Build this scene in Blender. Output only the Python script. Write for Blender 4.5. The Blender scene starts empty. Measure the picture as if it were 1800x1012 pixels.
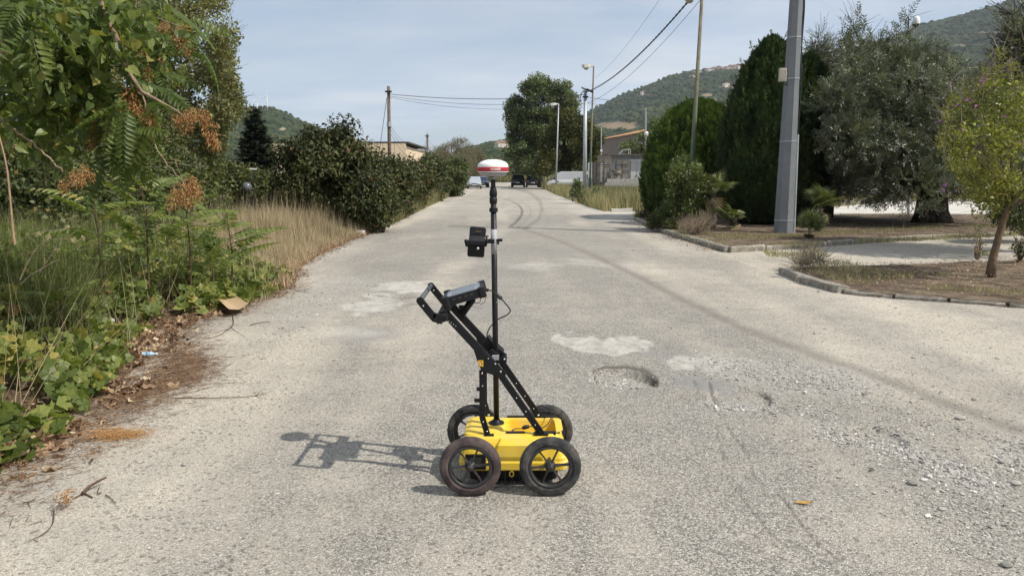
import bpy, math
import numpy as np
from mathutils import Vector, Matrix

rng = np.random.default_rng(11)
R = math.radians
SC = bpy.context.scene
COL = SC.collection

# ------------------------------------------------------------------ camera
CAM_H, PITCH, FOC = 1.58, R(8.66), 1300.0
cam_data = bpy.data.cameras.new('camera')
cam = bpy.data.objects.new('camera', cam_data)
COL.objects.link(cam)
cam.location = (0, 0, CAM_H)
cam.rotation_euler = (math.pi / 2 - PITCH, 0, 0)
cam_data.sensor_width = 36.0
cam_data.lens = 36.0 * FOC / 1800.0
cam_data.clip_start = 0.05
cam_data.clip_end = 20000
SC.camera = cam

# ------------------------------------------------------------------ sun + sky
to_sun = Vector((1.24, -0.576, 1.62)).normalized()
SUN_EL = math.asin(to_sun.z)
SUN_AZ = math.atan2(to_sun.x, to_sun.y)
sd = bpy.data.lights.new('sun', 'SUN')
sd.energy = 4.1
sd.angle = R(0.55)
sd.color = (1.0, 0.945, 0.86)
sun = bpy.data.objects.new('sun', sd)
COL.objects.link(sun)
sun.rotation_euler = to_sun.to_track_quat('Z', 'Y').to_euler()
sun.location = (20, -10, 30)

world = bpy.data.worlds.new('World')
SC.world = world
world.use_nodes = True
wn, wl = world.node_tree.nodes, world.node_tree.links
wn.clear()
wout = wn.new('ShaderNodeOutputWorld')
wbg = wn.new('ShaderNodeBackground')
sky = wn.new('ShaderNodeTexSky')
sky.sky_type = 'NISHITA'
sky.sun_disc = False
sky.sun_elevation = SUN_EL
sky.sun_rotation = SUN_AZ
sky.air_density = 1.0
sky.dust_density = 0.7
sky.ozone_density = 1.6
wtc = wn.new('ShaderNodeTexCoord')
wsep = wn.new('ShaderNodeSeparateXYZ')
wl.new(wtc.outputs['Generated'], wsep.inputs[0])
wadd = wn.new('ShaderNodeMath'); wadd.operation = 'MAXIMUM'; wadd.inputs[1].default_value = 0.0
wl.new(wsep.outputs['Z'], wadd.inputs[0])
wad2 = wn.new('ShaderNodeMath'); wad2.operation = 'ADD'; wad2.inputs[1].default_value = 0.16
wl.new(wadd.outputs[0], wad2.inputs[0])
wcomb = wn.new('ShaderNodeCombineXYZ')
for ax in ('X', 'Y'):
    dv = wn.new('ShaderNodeMath'); dv.operation = 'DIVIDE'
    wl.new(wsep.outputs[ax], dv.inputs[0]); wl.new(wad2.outputs[0], dv.inputs[1])
    wl.new(dv.outputs[0], wcomb.inputs[ax])
wmap = wn.new('ShaderNodeMapping'); wmap.inputs['Scale'].default_value = (0.55, 0.75, 1.0)
wmap.inputs['Location'].default_value = (3.1, 1.7, 0)
wl.new(wcomb.outputs[0], wmap.inputs['Vector'])
wno = wn.new('ShaderNodeTexNoise'); wno.inputs['Scale'].default_value = 1.0
wno.inputs['Detail'].default_value = 6; wno.inputs['Roughness'].default_value = 0.52
wno.inputs['Distortion'].default_value = 0.4
wl.new(wmap.outputs[0], wno.inputs['Vector'])
wr = wn.new('ShaderNodeValToRGB')
wr.color_ramp.elements[0].position = 0.36; wr.color_ramp.elements[0].color = (0.40, 0.40, 0.40, 1)
wr.color_ramp.elements[1].position = 0.66; wr.color_ramp.elements[1].color = (0.95, 0.95, 0.95, 1)
wl.new(wno.outputs['Fac'], wr.inputs[0])
wmix = wn.new('ShaderNodeMix'); wmix.data_type = 'RGBA'
wmix.inputs['B'].default_value = (5.75, 6.6, 8.2, 1)      # thin veil of high cloud
wcl = wn.new('ShaderNodeMix'); wcl.data_type = 'RGBA'      # bluish low, whiter and streaked with cloud higher up
wcl.inputs['A'].default_value = (4.8, 5.8, 7.4, 1); wcl.inputs['B'].default_value = (7.1, 7.5, 8.1, 1)
wn2 = wn.new('ShaderNodeTexNoise'); wn2.inputs['Scale'].default_value = 1.7; wn2.inputs['Detail'].default_value = 7; wn2.inputs['Roughness'].default_value = 0.6
wm2 = wn.new('ShaderNodeMapping'); wm2.inputs['Scale'].default_value = (0.45, 1.1, 1.0); wm2.inputs['Rotation'].default_value = (0, 0, .5); wm2.inputs['Location'].default_value = (5.3, 2.2, 0)
wl.new(wcomb.outputs[0], wm2.inputs['Vector']); wl.new(wm2.outputs[0], wn2.inputs['Vector'])
wel = wn.new('ShaderNodeMapRange'); wel.inputs['From Min'].default_value = 0.0; wel.inputs['From Max'].default_value = 0.30
wel.inputs['To Min'].default_value = -0.25; wel.inputs['To Max'].default_value = 0.45
wl.new(wsep.outputs['Z'], wel.inputs['Value'])
wms = wn.new('ShaderNodeMath'); wms.operation = 'MULTIPLY_ADD'; wms.inputs[1].default_value = 3.4; wms.inputs[2].default_value = -1.25
wl.new(wn2.outputs['Fac'], wms.inputs[0])
wad = wn.new('ShaderNodeMath'); wad.operation = 'ADD'; wad.use_clamp = True
wl.new(wms.outputs[0], wad.inputs[0]); wl.new(wel.outputs[0], wad.inputs[1])
wl.new(wad.outputs[0], wcl.inputs['Factor']); wl.new(wcl.outputs['Result'], wmix.inputs['B'])
wl.new(wr.outputs[0], wmix.inputs['Factor'])
wl.new(sky.outputs[0], wmix.inputs['A'])
wl.new(wmix.outputs['Result'], wbg.inputs['Color'])
wbg.inputs['Strength'].default_value = 0.095
wl.new(wbg.outputs[0], wout.inputs['Surface'])
world.cycles.sampling_method = 'AUTOMATIC'

SC.view_settings.view_transform = 'Standard'
SC.view_settings.look = 'None'
SC.view_settings.exposure = 0.22
SC.view_settings.gamma = 1.0
SC.view_settings.use_curve_mapping = False
try:
    SC.cycles.volume_bounces = 1
    SC.cycles.max_bounces = 8
    SC.cycles.transparent_max_bounces = 8
except Exception:
    pass

# ------------------------------------------------------------------ measuring helpers
cp, sp = math.cos(PITCH), math.sin(PITCH)
def ray(px, py):
    x = (px - 900) / FOC; u = -(py - 506) / FOC
    return np.array([x, cp + u * sp, -sp + u * cp])
def G(px, py, z=0.0):                       # point at height z seen at that place of the photograph
    d = ray(px, py); t = (z - CAM_H) / d[2]
    return np.array([d[0] * t, d[1] * t, z])
def D(px, py, Y):                           # point at distance Y
    d = ray(px, py); t = Y / d[1]
    return np.array([d[0] * t, Y, CAM_H + d[2] * t])
def proj(P):
    P = np.asarray(P, float); x = P[..., 0]; y = P[..., 1]; z = P[..., 2] - CAM_H
    f = y * cp - z * sp; u = y * sp + z * cp
    return 900 + FOC * x / f, 506 - FOC * u / f

def hash2(ix, iy, s):
    h = (ix.astype(np.int64) * 374761393 + iy.astype(np.int64) * 668265263 + s * 974634777) & 0xffffffff
    h = ((h ^ (h >> 13)) * 1274126177) & 0xffffffff
    return ((h ^ (h >> 16)) & 0xffffff) / float(0xffffff)
def vnoise(x, y, s=0):
    x = np.asarray(x, float); y = np.asarray(y, float)
    ix = np.floor(x); iy = np.floor(y); fx = x - ix; fy = y - iy
    fx = fx * fx * (3 - 2 * fx); fy = fy * fy * (3 - 2 * fy)
    a = hash2(ix, iy, s); b = hash2(ix + 1, iy, s); c = hash2(ix, iy + 1, s); d = hash2(ix + 1, iy + 1, s)
    return (a * (1 - fx) + b * fx) * (1 - fy) + (c * (1 - fx) + d * fx) * fy
def fbm(x, y, s=0, o=4):
    r = 0; a = 0.5; t = 0
    x = np.asarray(x, float); y = np.asarray(y, float)
    for k in range(o):
        r = r + a * vnoise(x * 2 ** k, y * 2 ** k, s + k); t += a; a *= 0.5
    return r / t

# ------------------------------------------------------------------ mesh builder
class MB:
    def __init__(self):
        self.v = []; self.f = []; self.m = []; self.t = []; self.n = 0
    def add(self, V, F, mat=0, tint=0.5):
        V = np.asarray(V, float).reshape(-1, 3)
        F = [F] if isinstance(F, np.ndarray) else list(F)
        groups = {}
        for f in F:
            f = np.asarray(f, int)
            if f.ndim == 1: groups.setdefault(len(f), []).append(f[None])
            else: groups.setdefault(f.shape[1], []).append(f)
        for k, fs in groups.items():
            fs = np.concatenate(fs) + self.n
            self.f.append(fs); self.m.append(np.full(len(fs), mat, np.int32))
        self.v.append(V)
        self.t.append(np.broadcast_to(np.asarray(tint, float), (len(V),)).copy())
        self.n += len(V)
    def box(self, c, s, mat=0, rz=0, tint=0.5, M=None):
        c = np.asarray(c, float); h = np.asarray(s, float) / 2
        V = np.array([[-1,-1,-1],[1,-1,-1],[1,1,-1],[-1,1,-1],[-1,-1,1],[1,-1,1],[1,1,1],[-1,1,1]], float) * h
        if M is not None: V = V @ np.asarray(M).T
        elif rz:
            ca, sa = math.cos(rz), math.sin(rz)
            V = V @ np.array([[ca, -sa, 0], [sa, ca, 0], [0, 0, 1]]).T
        self.add(V + c, np.array([[0,3,2,1],[4,5,6,7],[0,1,5,4],[1,2,6,5],[2,3,7,6],[3,0,4,7]]), mat, tint)
    def tube(self, pts, rad, sides=8, mat=0, tint=0.5, caps=True):
        P = np.asarray(pts, float); n = len(P)
        rad = np.broadcast_to(np.asarray(rad, float), (n,))
        T = np.gradient(P, axis=0); T /= np.linalg.norm(T, axis=1)[:, None] + 1e-12
        a = np.array([0, 0, 1.0]) if abs(T[0][2]) < 0.9 else np.array([1.0, 0, 0])
        V = []
        u = np.cross(T[0], a); u /= np.linalg.norm(u)
        ang = np.arange(sides) * 2 * math.pi / sides
        for i in range(n):
            u = u - T[i] * np.dot(u, T[i]); u /= np.linalg.norm(u) + 1e-12
            w = np.cross(T[i], u)
            V.append(P[i] + rad[i] * (np.cos(ang)[:, None] * u + np.sin(ang)[:, None] * w))
        V = np.concatenate(V)
        k = np.arange(sides); F = []
        for i in range(n - 1):
            F.append(np.stack([i * sides + k, i * sides + (k + 1) % sides, (i + 1) * sides + (k + 1) % sides, (i + 1) * sides + k], 1))
        F = [np.concatenate(F)]
        if caps and sides >= 3:
            F.append(np.arange(sides)[::-1].copy()); F.append((n - 1) * sides + np.arange(sides))
        tt = tint if np.ndim(tint) == 0 else np.repeat(tint, sides)
        self.add(V, F, mat, tt)
    def lathe(self, prof, c, seg=24, mat=0, axis='Z', tint=0.5, closed=False):
        prof = np.asarray(prof, float); n = len(prof)
        ang = np.arange(seg) * 2 * math.pi / seg
        V = np.zeros((n, seg, 3))
        V[..., 0] = prof[:, 0][:, None] * np.cos(ang); V[..., 1] = prof[:, 0][:, None] * np.sin(ang); V[..., 2] = prof[:, 1][:, None]
        if axis == 'Y': V = V[..., [0, 2, 1]] * np.array([1, 1, 1])
        if axis == 'X': V = V[..., [2, 0, 1]]
        F = []; k = np.arange(seg)
        for i in range(n if closed else n - 1):
            j = (i + 1) % n
            F.append(np.stack([i * seg + k, i * seg + (k + 1) % seg, j * seg + (k + 1) % seg, j * seg + k], 1))
        F = np.concatenate(F)
        if axis == 'Y': F = F[:, ::-1]
        self.add(V.reshape(-1, 3) + np.asarray(c, float), F, mat, tint)
    def sticks(self, A, B, r0, r1, mat=0, tint=0.5):
        A = np.asarray(A, float); B = np.asarray(B, float); n = len(A)
        if n == 0: return
        T = B - A; T /= np.linalg.norm(T, axis=1)[:, None] + 1e-9
        a = np.where(np.abs(T[:, 2:3]) < 0.9, np.array([[0, 0, 1.0]]), np.array([[1.0, 0, 0]]))
        u = np.cross(T, a); u /= np.linalg.norm(u, axis=1)[:, None]; w = np.cross(T, u)
        r0 = np.broadcast_to(r0, (n,)); r1 = np.broadcast_to(r1, (n,))
        V = np.zeros((n, 6, 3))
        for k in range(3):
            an = k * 2 * math.pi / 3
            o = math.cos(an) * u + math.sin(an) * w
            V[:, k] = A + o * r0[:, None]; V[:, 3 + k] = B + o * r1[:, None]
        F = np.array([[0, 1, 4, 3], [1, 2, 5, 4], [2, 0, 3, 5]])
        FF = (F[None] + (np.arange(n) * 6)[:, None, None]).reshape(-1, 4)
        tt = np.repeat(np.broadcast_to(tint, (n,)), 6)
        self.add(V.reshape(-1, 3), FF, mat, tt)
    def scatter(self, tpl, P, Y, N, S, tint=0.5, mat=0):
        """copies of a small template: local y along Y, local z towards N"""
        tv, tf = tpl
        P = np.asarray(P, float); n = len(P)
        if n == 0: return
        Y = Y / (np.linalg.norm(Y, axis=1)[:, None] + 1e-9)
        X = np.cross(Y, N); X /= np.linalg.norm(X, axis=1)[:, None] + 1e-9
        Z = np.cross(X, Y)
        S = np.asarray(S, float)
        if S.ndim == 0: S = np.full(n, float(S))
        if S.ndim == 1: S = np.stack([S, S, S], 1)
        V = (P[:, None] + tv[None, :, 0:1] * S[:, None, 0:1] * X[:, None] + tv[None, :, 1:2] * S[:, None, 1:2] * Y[:, None]
             + tv[None, :, 2:3] * S[:, None, 2:3] * Z[:, None])
        k = len(tv)
        Fs = []
        for f in tf:
            f = np.asarray(f)
            f = f[None] if f.ndim == 1 else f
            Fs.append((f[None] + (np.arange(n) * k)[:, None, None]).reshape(-1, f.shape[1]))
        self.add(V.reshape(-1, 3), Fs, mat, np.repeat(np.broadcast_to(tint, (n,)), k))
    def mesh(self, name, mats, smooth=False):
        me = bpy.data.meshes.new(name)
        V = np.concatenate(self.v) if self.v else np.zeros((0, 3))
        me.vertices.add(len(V)); me.vertices.foreach_set('co', V.astype(np.float32).ravel())
        L = np.concatenate([f.ravel() for f in self.f]); cnt = np.concatenate([np.full(len(f), f.shape[1]) for f in self.f])
        me.loops.add(len(L)); me.loops.foreach_set('vertex_index', L.astype(np.int32))
        me.polygons.add(len(cnt))
        st = np.concatenate([[0], np.cumsum(cnt)[:-1]])
        me.polygons.foreach_set('loop_start', st.astype(np.int32))
        me.polygons.foreach_set('material_index', np.concatenate(self.m))
        at = me.attributes.new('tint', 'FLOAT', 'POINT'); at.data.foreach_set('value', np.concatenate(self.t).astype(np.float32))
        for m in (mats if isinstance(mats, (list, tuple)) else [mats]): me.materials.append(m)
        me.update(calc_edges=True)
        me.polygons.foreach_set('use_smooth', np.full(len(cnt), bool(smooth)))
        return me
    def build(self, name, mats, parent=None, smooth=False, loc=None):
        o = bpy.data.objects.new(name, self.mesh(name, mats, smooth)); COL.objects.link(o)
        if loc is not None: o.location = loc
        if parent is not None: put(o, parent)
        return o

def put(o, parent):                         # parent, keeping world placement (things are only moved / turned about z)
    o.parent = parent
    o.matrix_parent_inverse = mat_of(parent).inverted()
def mat_of(o):
    return Matrix.Translation(o.location) @ o.rotation_euler.to_matrix().to_4x4() if o.parent is None else Matrix.Identity(4)
def tag(o, label=None, cat=None, group=None, kind=None):
    if label: o['label'] = label
    if cat: o['category'] = cat
    if group: o['group'] = group
    if kind: o['kind'] = kind
    return o
def thing(name, loc, label, cat, group=None, rz=0):
    o = bpy.data.objects.new(name, None); COL.objects.link(o)
    o.empty_display_size = 0.1
    o.location = loc; o.rotation_euler = (0, 0, rz)
    return tag(o, label, cat, group)
def share(name, me, parent, M, kind=None):   # a part that shares mesh data; M is its world matrix
    o = bpy.data.objects.new(name, me); COL.objects.link(o)
    o.parent = parent
    o.matrix_parent_inverse = mat_of(parent).inverted()
    o.matrix_basis = M
    return o
def unit(V): return V / (np.linalg.norm(V, axis=-1, keepdims=True) + 1e-9)
def rdir(n): return unit(rng.normal(size=(n, 3)))

# ------------------------------------------------------------------ materials
def newmat(name):
    m = bpy.data.materials.new(name); m.use_nodes = True
    nt = m.node_tree; b = nt.nodes['Principled BSDF']
    return m, nt.nodes, nt.links, b
def pmat(name, col, rough=0.6, metal=0.0, var=0.12, vs=8.0, bump=0.0, bs=60.0, spec=0.5, coat=0.0, dirt=None, dirt_s=3.0, dirt_a=0.5):
    m, N, L, b = newmat(name)
    tc = N.new('ShaderNodeTexCoord')
    no = N.new('ShaderNodeTexNoise'); no.inputs['Scale'].default_value = vs; no.inputs['Detail'].default_value = 5
    L.new(tc.outputs['Object'], no.inputs['Vector'])
    mr = N.new('ShaderNodeMapRange'); mr.inputs['From Min'].default_value = 0.3; mr.inputs['From Max'].default_value = 0.7
    mr.inputs['To Min'].default_value = 1 - var; mr.inputs['To Max'].default_value = 1 + var
    L.new(no.outputs['Fac'], mr.inputs['Value'])
    mul = N.new('ShaderNodeVectorMath'); mul.operation = 'SCALE'; mul.inputs[0].default_value = col[:3]
    L.new(mr.outputs[0], mul.inputs['Scale'])
    out = mul.outputs[0]
    if dirt:
        n2 = N.new('ShaderNodeTexNoise'); n2.inputs['Scale'].default_value = dirt_s; n2.inputs['Detail'].default_value = 7; n2.inputs['Roughness'].default_value = 0.65
        L.new(tc.outputs['Object'], n2.inputs['Vector'])
        cr = N.new('ShaderNodeMapRange'); cr.inputs['From Min'].default_value = 0.45; cr.inputs['From Max'].default_value = 0.68
        cr.inputs['To Min'].default_value = 0; cr.inputs['To Max'].default_value = dirt_a
        L.new(n2.outputs['Fac'], cr.inputs['Value'])
        mx = N.new('ShaderNodeMix'); mx.data_type = 'RGBA'; mx.inputs['B'].default_value = (*dirt, 1)
        L.new(cr.outputs[0], mx.inputs['Factor']); L.new(out, mx.inputs['A']); out = mx.outputs['Result']
    L.new(out, b.inputs['Base Color'])
    b.inputs['Roughness'].default_value = rough; b.inputs['Metallic'].default_value = metal
    b.inputs['Specular IOR Level'].default_value = spec
    if coat: b.inputs['Coat Weight'].default_value = coat
    if bump:
        n3 = N.new('ShaderNodeTexNoise'); n3.inputs['Scale'].default_value = bs; n3.inputs['Detail'].default_value = 4
        L.new(tc.outputs['Object'], n3.inputs['Vector'])
        bp = N.new('ShaderNodeBump'); bp.inputs['Strength'].default_value = bump; bp.inputs['Distance'].default_value = 0.01
        L.new(n3.outputs['Fac'], bp.inputs['Height']); L.new(bp.outputs[0], b.inputs['Normal'])
    return m
def leafmat(name, stops, rough=0.5, transl=0.28, spec=0.4, tcol=None):
    """colour ramp over the tint attribute of each leaf"""
    m, N, L, b = newmat(name)
    at = N.new('ShaderNodeAttribute'); at.attribute_name = 'tint'
    cr = N.new('ShaderNodeValToRGB'); e = cr.color_ramp.elements
    while len(e) > 1: e.remove(e[-1])
    e[0].position = stops[0][0]; e[0].color = (*stops[0][1], 1)
    for p, c in stops[1:]:
        k = e.new(p); k.color = (*c, 1)
    L.new(at.outputs['Fac'], cr.inputs[0])
    L.new(cr.outputs[0], b.inputs['Base Color'])
    b.inputs['Roughness'].default_value = rough; b.inputs['Specular IOR Level'].default_value = spec
    if transl > 0:
        tr = N.new('ShaderNodeBsdfTranslucent'); mx = N.new('ShaderNodeMixShader'); mx.inputs[0].default_value = transl
        g = N.new('ShaderNodeMix'); g.data_type = 'RGBA'; g.blend_type = 'MULTIPLY'; g.inputs['Factor'].default_value = 1
        g.inputs['B'].default_value = (*(tcol or (1.5, 1.6, 0.7)), 1)
        L.new(cr.outputs[0], g.inputs['A']); L.new(g.outputs['Result'], tr.inputs['Color'])
        L.new(b.outputs[0], mx.inputs[1]); L.new(tr.outputs[0], mx.inputs[2])
        L.new(mx.outputs[0], N['Material Output'].inputs['Surface'])
    return m

# ------------------------------------------------------------------ leaf templates (local y = leaf axis, unit length)
A_ = np.array
T_leaf2 = (A_([[0, 0, 0], [.19, .45, .05], [0, 1, -.06], [-.19, .45, .05]]), [A_([[0, 1, 2], [0, 2, 3]])])
T_broad = (A_([[0, 0, 0], [.30, .3, .05], [.28, .62, .03], [0, 1, -.08], [-.28, .62, .03], [-.30, .3, .05], [0, .45, -.03]]),
           [A_([[0, 1, 6], [1, 2, 6], [2, 3, 6], [3, 4, 6], [4, 5, 6], [5, 0, 6]])])
T_slim = (A_([[0, 0, 0], [.10, .45, .02], [0, 1, 0], [-.10, .45, .02]]), [A_([[0, 1, 2], [0, 2, 3]])])
T_round = (A_([[0, 0, 0], [.36, .42, .05], [0, 1, -.05], [-.36, .42, .05]]), [A_([[0, 1, 2], [0, 2, 3]])])
T_heart = (A_([[0, 0, 0], [.22, -.08, .03], [.42, .12, .08], [.40, .42, .07], [.20, .75, .01], [0, 1, -.12], [-.20, .75, .01], [-.40, .42, .07], [-.42, .12, .08], [-.22, -.08, .03], [0, .4, -.04]]),
           [A_([[0, 1, 10], [1, 2, 10], [2, 3, 10], [3, 4, 10], [4, 5, 10], [5, 6, 10], [6, 7, 10], [7, 8, 10], [8, 9, 10], [9, 0, 10]])])
def lobed(seed):                            # a lobed grape leaf: a cupped fan with veins of relief
    r = np.random.default_rng(seed)
    ang = np.array([-160, -128, -100, -72, -50, -28, 0, 28, 50, 72, 100, 128, 160]) * math.pi / 180
    rad = np.array([.40, .52, .40, .56, .44, .46, .62, .46, .44, .56, .40, .52, .40]) * r.uniform(.9, 1.1, 13)
    V = [[0, .35, -.05]]
    for a, q in zip(ang, rad): V.append([math.sin(a) * q, .35 + math.cos(a) * q, .05 * math.cos(a * 5) - .10 * (q ** 2)])
    V.append([0, .30, -.02])
    V = np.array(V); n = len(V)
    return (V, [np.array([[0, i + 1, i] for i in range(1, 13)] + [[0, 14, 13], [0, 1, 14]])])
T_vine = [lobed(s) for s in (1, 2, 3)]
def plume(seed):                            # flat spray of a cypress / arborvitae
    r = np.random.default_rng(seed); V = []; F = []
    for k in range(1, 4):
        a = (k - 2) * .42 + r.uniform(-.1, .1); l = 1 - abs(k - 2) * .22
        d = np.array([math.sin(a), math.cos(a), 0]); s = np.array([math.cos(a), -math.sin(a), 0]) * .085
        b = np.array([0, .08 * abs(k - 2), r.uniform(-.06, .06)]); o = len(V)
        V += [b - s * .4, b + d * l * .55 + s, b + d * l + np.array([0, 0, r.uniform(-.08, .08)]), b + d * l * .55 - s]
        F.append([o, o + 1, o + 2, o + 3])
    return (np.array(V), [np.array(F)])
T_plume = [plume(s) for s in (4, 5)]
def twigspray(seed, pairs=5, ll=.30, w=.07, spread=.9):    # twig with opposite narrow leaves (olive)
    r = np.random.default_rng(seed); V = []; F = []
    V += [[-.008, 0, 0], [.008, 0, 0], [0, 1, 0]]; T = [[0, 1, 2]]
    for k in range(pairs):
        y = .15 + .8 * k / pairs
        for s in (-1, 1):
            a = s * spread * r.uniform(.6, 1.1); z = r.uniform(-.5, .5)
            d = np.array([math.sin(a), math.cos(a), z]); d /= np.linalg.norm(d); l = ll * r.uniform(.75, 1.1) * (1 - .3 * k / pairs)
            sd_ = np.array([math.cos(a), -math.sin(a), r.uniform(-.5, .5)]) * w * .5
            b = np.array([0, y, 0.]); o = len(V)
            V += [b, b + d * l * .5 + sd_, b + d * l, b + d * l * .5 - sd_]; F.append([o, o + 1, o + 2, o + 3])
    return (np.array(V, float), [np.array(T), np.array(F)])
T_olive = [twigspray(s) for s in (7, 8, 9)]
def blade(curve=.35, seg=3):
    V = []; F = []
    for k in range(seg):
        t = k / seg; w = .5 * (1 - t ** 1.5)
        V += [[-w, t, curve * t * t], [w, t, curve * t * t]]
    V.append([0, 1, curve]); o = len(V) - 1
    for k in range(seg - 1): F.append([2 * k, 2 * k + 1, 2 * k + 3, 2 * k + 2])
    return (np.array(V, float), [np.array(F), np.array([[2 * seg - 2, 2 * seg - 1, o]])])
T_blade = blade(.35, 3); T_blade2 = blade(.15, 2)

def sprinkle(mb, tpls, P, Y, N, S, tint, mat=0):
    k = rng.integers(0, len(tpls), len(P))
    S = np.asarray(S, float); tint = np.broadcast_to(tint, (len(P),))
    for i, t in enumerate(tpls):
        s = k == i
        mb.scatter(t, P[s], Y[s], N[s], S[s] if S.ndim else S, tint[s], mat)
def in_clumps(cl, n, lo=.55, flat=1.0):
    """cl: rows x,y,z,r,(rz). Points in the outer shells of the clumps"""
    cl = np.asarray(cl, float); w = cl[:, 3] ** 2; w /= w.sum()
    i = rng.choice(len(cl), n, p=w); d = rdir(n)
    r = cl[i, 3] * (lo + (1 - lo) * rng.random(n) ** .6)
    P = cl[i, :3] + d * r[:, None] * np.array([1, 1, flat])
    return P, d, i
def grass(mb, P, h, w, lean=.35, tint=.5, mat=0, tpl=None, wind=(0, 0)):
    n = len(P); az = rng.random(n) * 2 * math.pi
    l = lean * rng.random(n)
    Y = np.stack([np.cos(az) * l + wind[0], np.sin(az) * l + wind[1], np.ones(n)], 1)
    N = np.stack([np.cos(az + rng.normal(0, .6, n)), np.sin(az + rng.normal(0, .6, n)), np.full(n, .2)], 1)
    h = np.broadcast_to(h, (n,)); w = np.broadcast_to(w, (n,))
    mb.scatter(tpl or T_blade2, P, Y, N, np.stack([w, h, h * rng.uniform(.3, 1.3, n)], 1), tint, mat)
def poly_points(poly, n):
    poly = np.asarray(poly, float); lo = poly[:, :2].min(0); hi = poly[:, :2].max(0)
    out = []
    tot = 0
    while tot < n:
        p = lo + (hi - lo) * rng.random((n * 2, 2)); p = p[inside(p, poly)]
        out.append(p); tot += len(p)
    return np.concatenate(out)[:n]
def inside(p, poly):
    x, y = p[:, 0], p[:, 1]; c = np.zeros(len(p), bool); m = len(poly)
    for i in range(m):
        x1, y1 = poly[i][:2]; x2, y2 = poly[(i + 1) % m][:2]
        if y1 == y2: continue
        t = ((y1 > y) != (y2 > y)) & (x < (x2 - x1) * (y - y1) / (y2 - y1) + x1); c ^= t
    return c
def flat_poly(name, pts, z, mat, skirt=0.0):
    mb = MB(); P = np.asarray(pts, float)[:, :2]; n = len(P)
    import mathutils.geometry as mg
    V = np.column_stack([P, np.full(n, z)])
    tr = mg.tessellate_polygon([[Vector(v) for v in V]])
    area = 0.5 * np.sum(P[:, 0] * np.roll(P[:, 1], -1) - np.roll(P[:, 0], -1) * P[:, 1])
    T = []
    for t in tr:
        a, b, c = (V[i] for i in t)
        T.append(list(t) if np.cross(b - a, c - a)[2] > 0 else list(t)[::-1])
    mb.add(V, np.array(T))
    if skirt:
        W = np.concatenate([V, V - np.array([0, 0, skirt])]); k = np.arange(n); k2 = (k + 1) % n
        F = np.stack([k, k + n, k2 + n, k2], 1)
        if area < 0: F = F[:, ::-1]
        mb.add(W, F)
    o = mb.build(name, mat); tag(o, kind='structure'); return o
# ================================================================== LAND
# left edge of the carriageway (photo measurements taken to the ground)
_le = np.array([G(*p)[:2] for p in [(0, 872), (100, 818), (200, 742), (290, 665), (335, 600), (345, 572), (430, 548), (505, 505), (520, 470), (560, 445),
                                    (620, 420), (655, 405), (700, 388), (740, 368), (775, 352), (812, 335)]])
_le = np.vstack([[_le[0][0] + .15, 1.0], _le, [-5.2, 110], [-6, 200]])
def edgeX(Y): return np.interp(Y, _le[:, 1], _le[:, 0])

soil = pmat('dry_soil', (.17, .13, .095), .95, var=.35, vs=2.2, bump=.5, bs=35, spec=.15, dirt=(.26, .21, .15), dirt_s=6, dirt_a=.7)
soil_dark = pmat('leaf_mould', (.085, .06, .042), .95, var=.4, vs=5, bump=.6, bs=40, spec=.1, dirt=(.16, .11, .07), dirt_s=9, dirt_a=.7)
field = pmat('far_field', (.13, .13, .06), .95, var=.3, vs=.15, spec=.1, dirt=(.24, .20, .11), dirt_s=.06, dirt_a=.8)

# terrain sheet to the horizon
mb = MB(); rr = np.concatenate([[0.0], np.geomspace(20, 5200, 26)]); nseg = 64
ang = np.arange(nseg) * 2 * math.pi / nseg
V = np.stack([rr[:, None] * np.sin(ang), rr[:, None] * np.cos(ang), np.full((len(rr), nseg), -.2)], -1)
F = []
for i in range(1, len(rr) - 1):
    k = np.arange(nseg); F.append(np.stack([i * nseg + k, (i + 1) * nseg + k, (i + 1) * nseg + (k + 1) % nseg, i * nseg + (k + 1) % nseg], 1))
mb.add(V.reshape(-1, 3), F + [nseg + np.arange(nseg)[::-1]])
o = mb.build('ground', field); tag(o, kind='structure')

# ---------------- road: a fine sheet with real potholes, patches and worn areas
ys = np.concatenate([[-8, -4, -1, .3, 1.0, 1.5, 1.9], 1 / np.linspace(1 / 2.3, 1 / 165, 430)])
us = np.concatenate([[-3, -2, -1.5, -1.2], np.linspace(-1, 1, 680), [1.2, 1.5, 2, 3]])
NR, NC = len(ys), len(us)
road_w = lambda Y: .74 * np.maximum(Y, 2.3) + .3
Yg = np.repeat(ys[:, None], NC, 1); Xg = us[None] * road_w(Yg)
Pg = np.stack([Xg, Yg, np.zeros_like(Xg)], -1)
pu, pv = proj(np.stack([Xg, np.maximum(Yg, 1.9), Yg * 0], -1))
def ell(cx, cy, rx, ry, rot=0, soft=.35, rough=.5, s=3, f=2.2):
    dx = (pu - cx); dy = (pv - cy); c, q = math.cos(rot), math.sin(rot)
    a = (dx * c + dy * q) / rx; b = (-dx * q + dy * c) / ry
    d = np.sqrt(a * a + b * b) + (fbm(Xg * f, Yg * f, s, 4) - .5) * rough * 2
    return np.clip((1 - d) / soft + .5, 0, 1)
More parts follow.
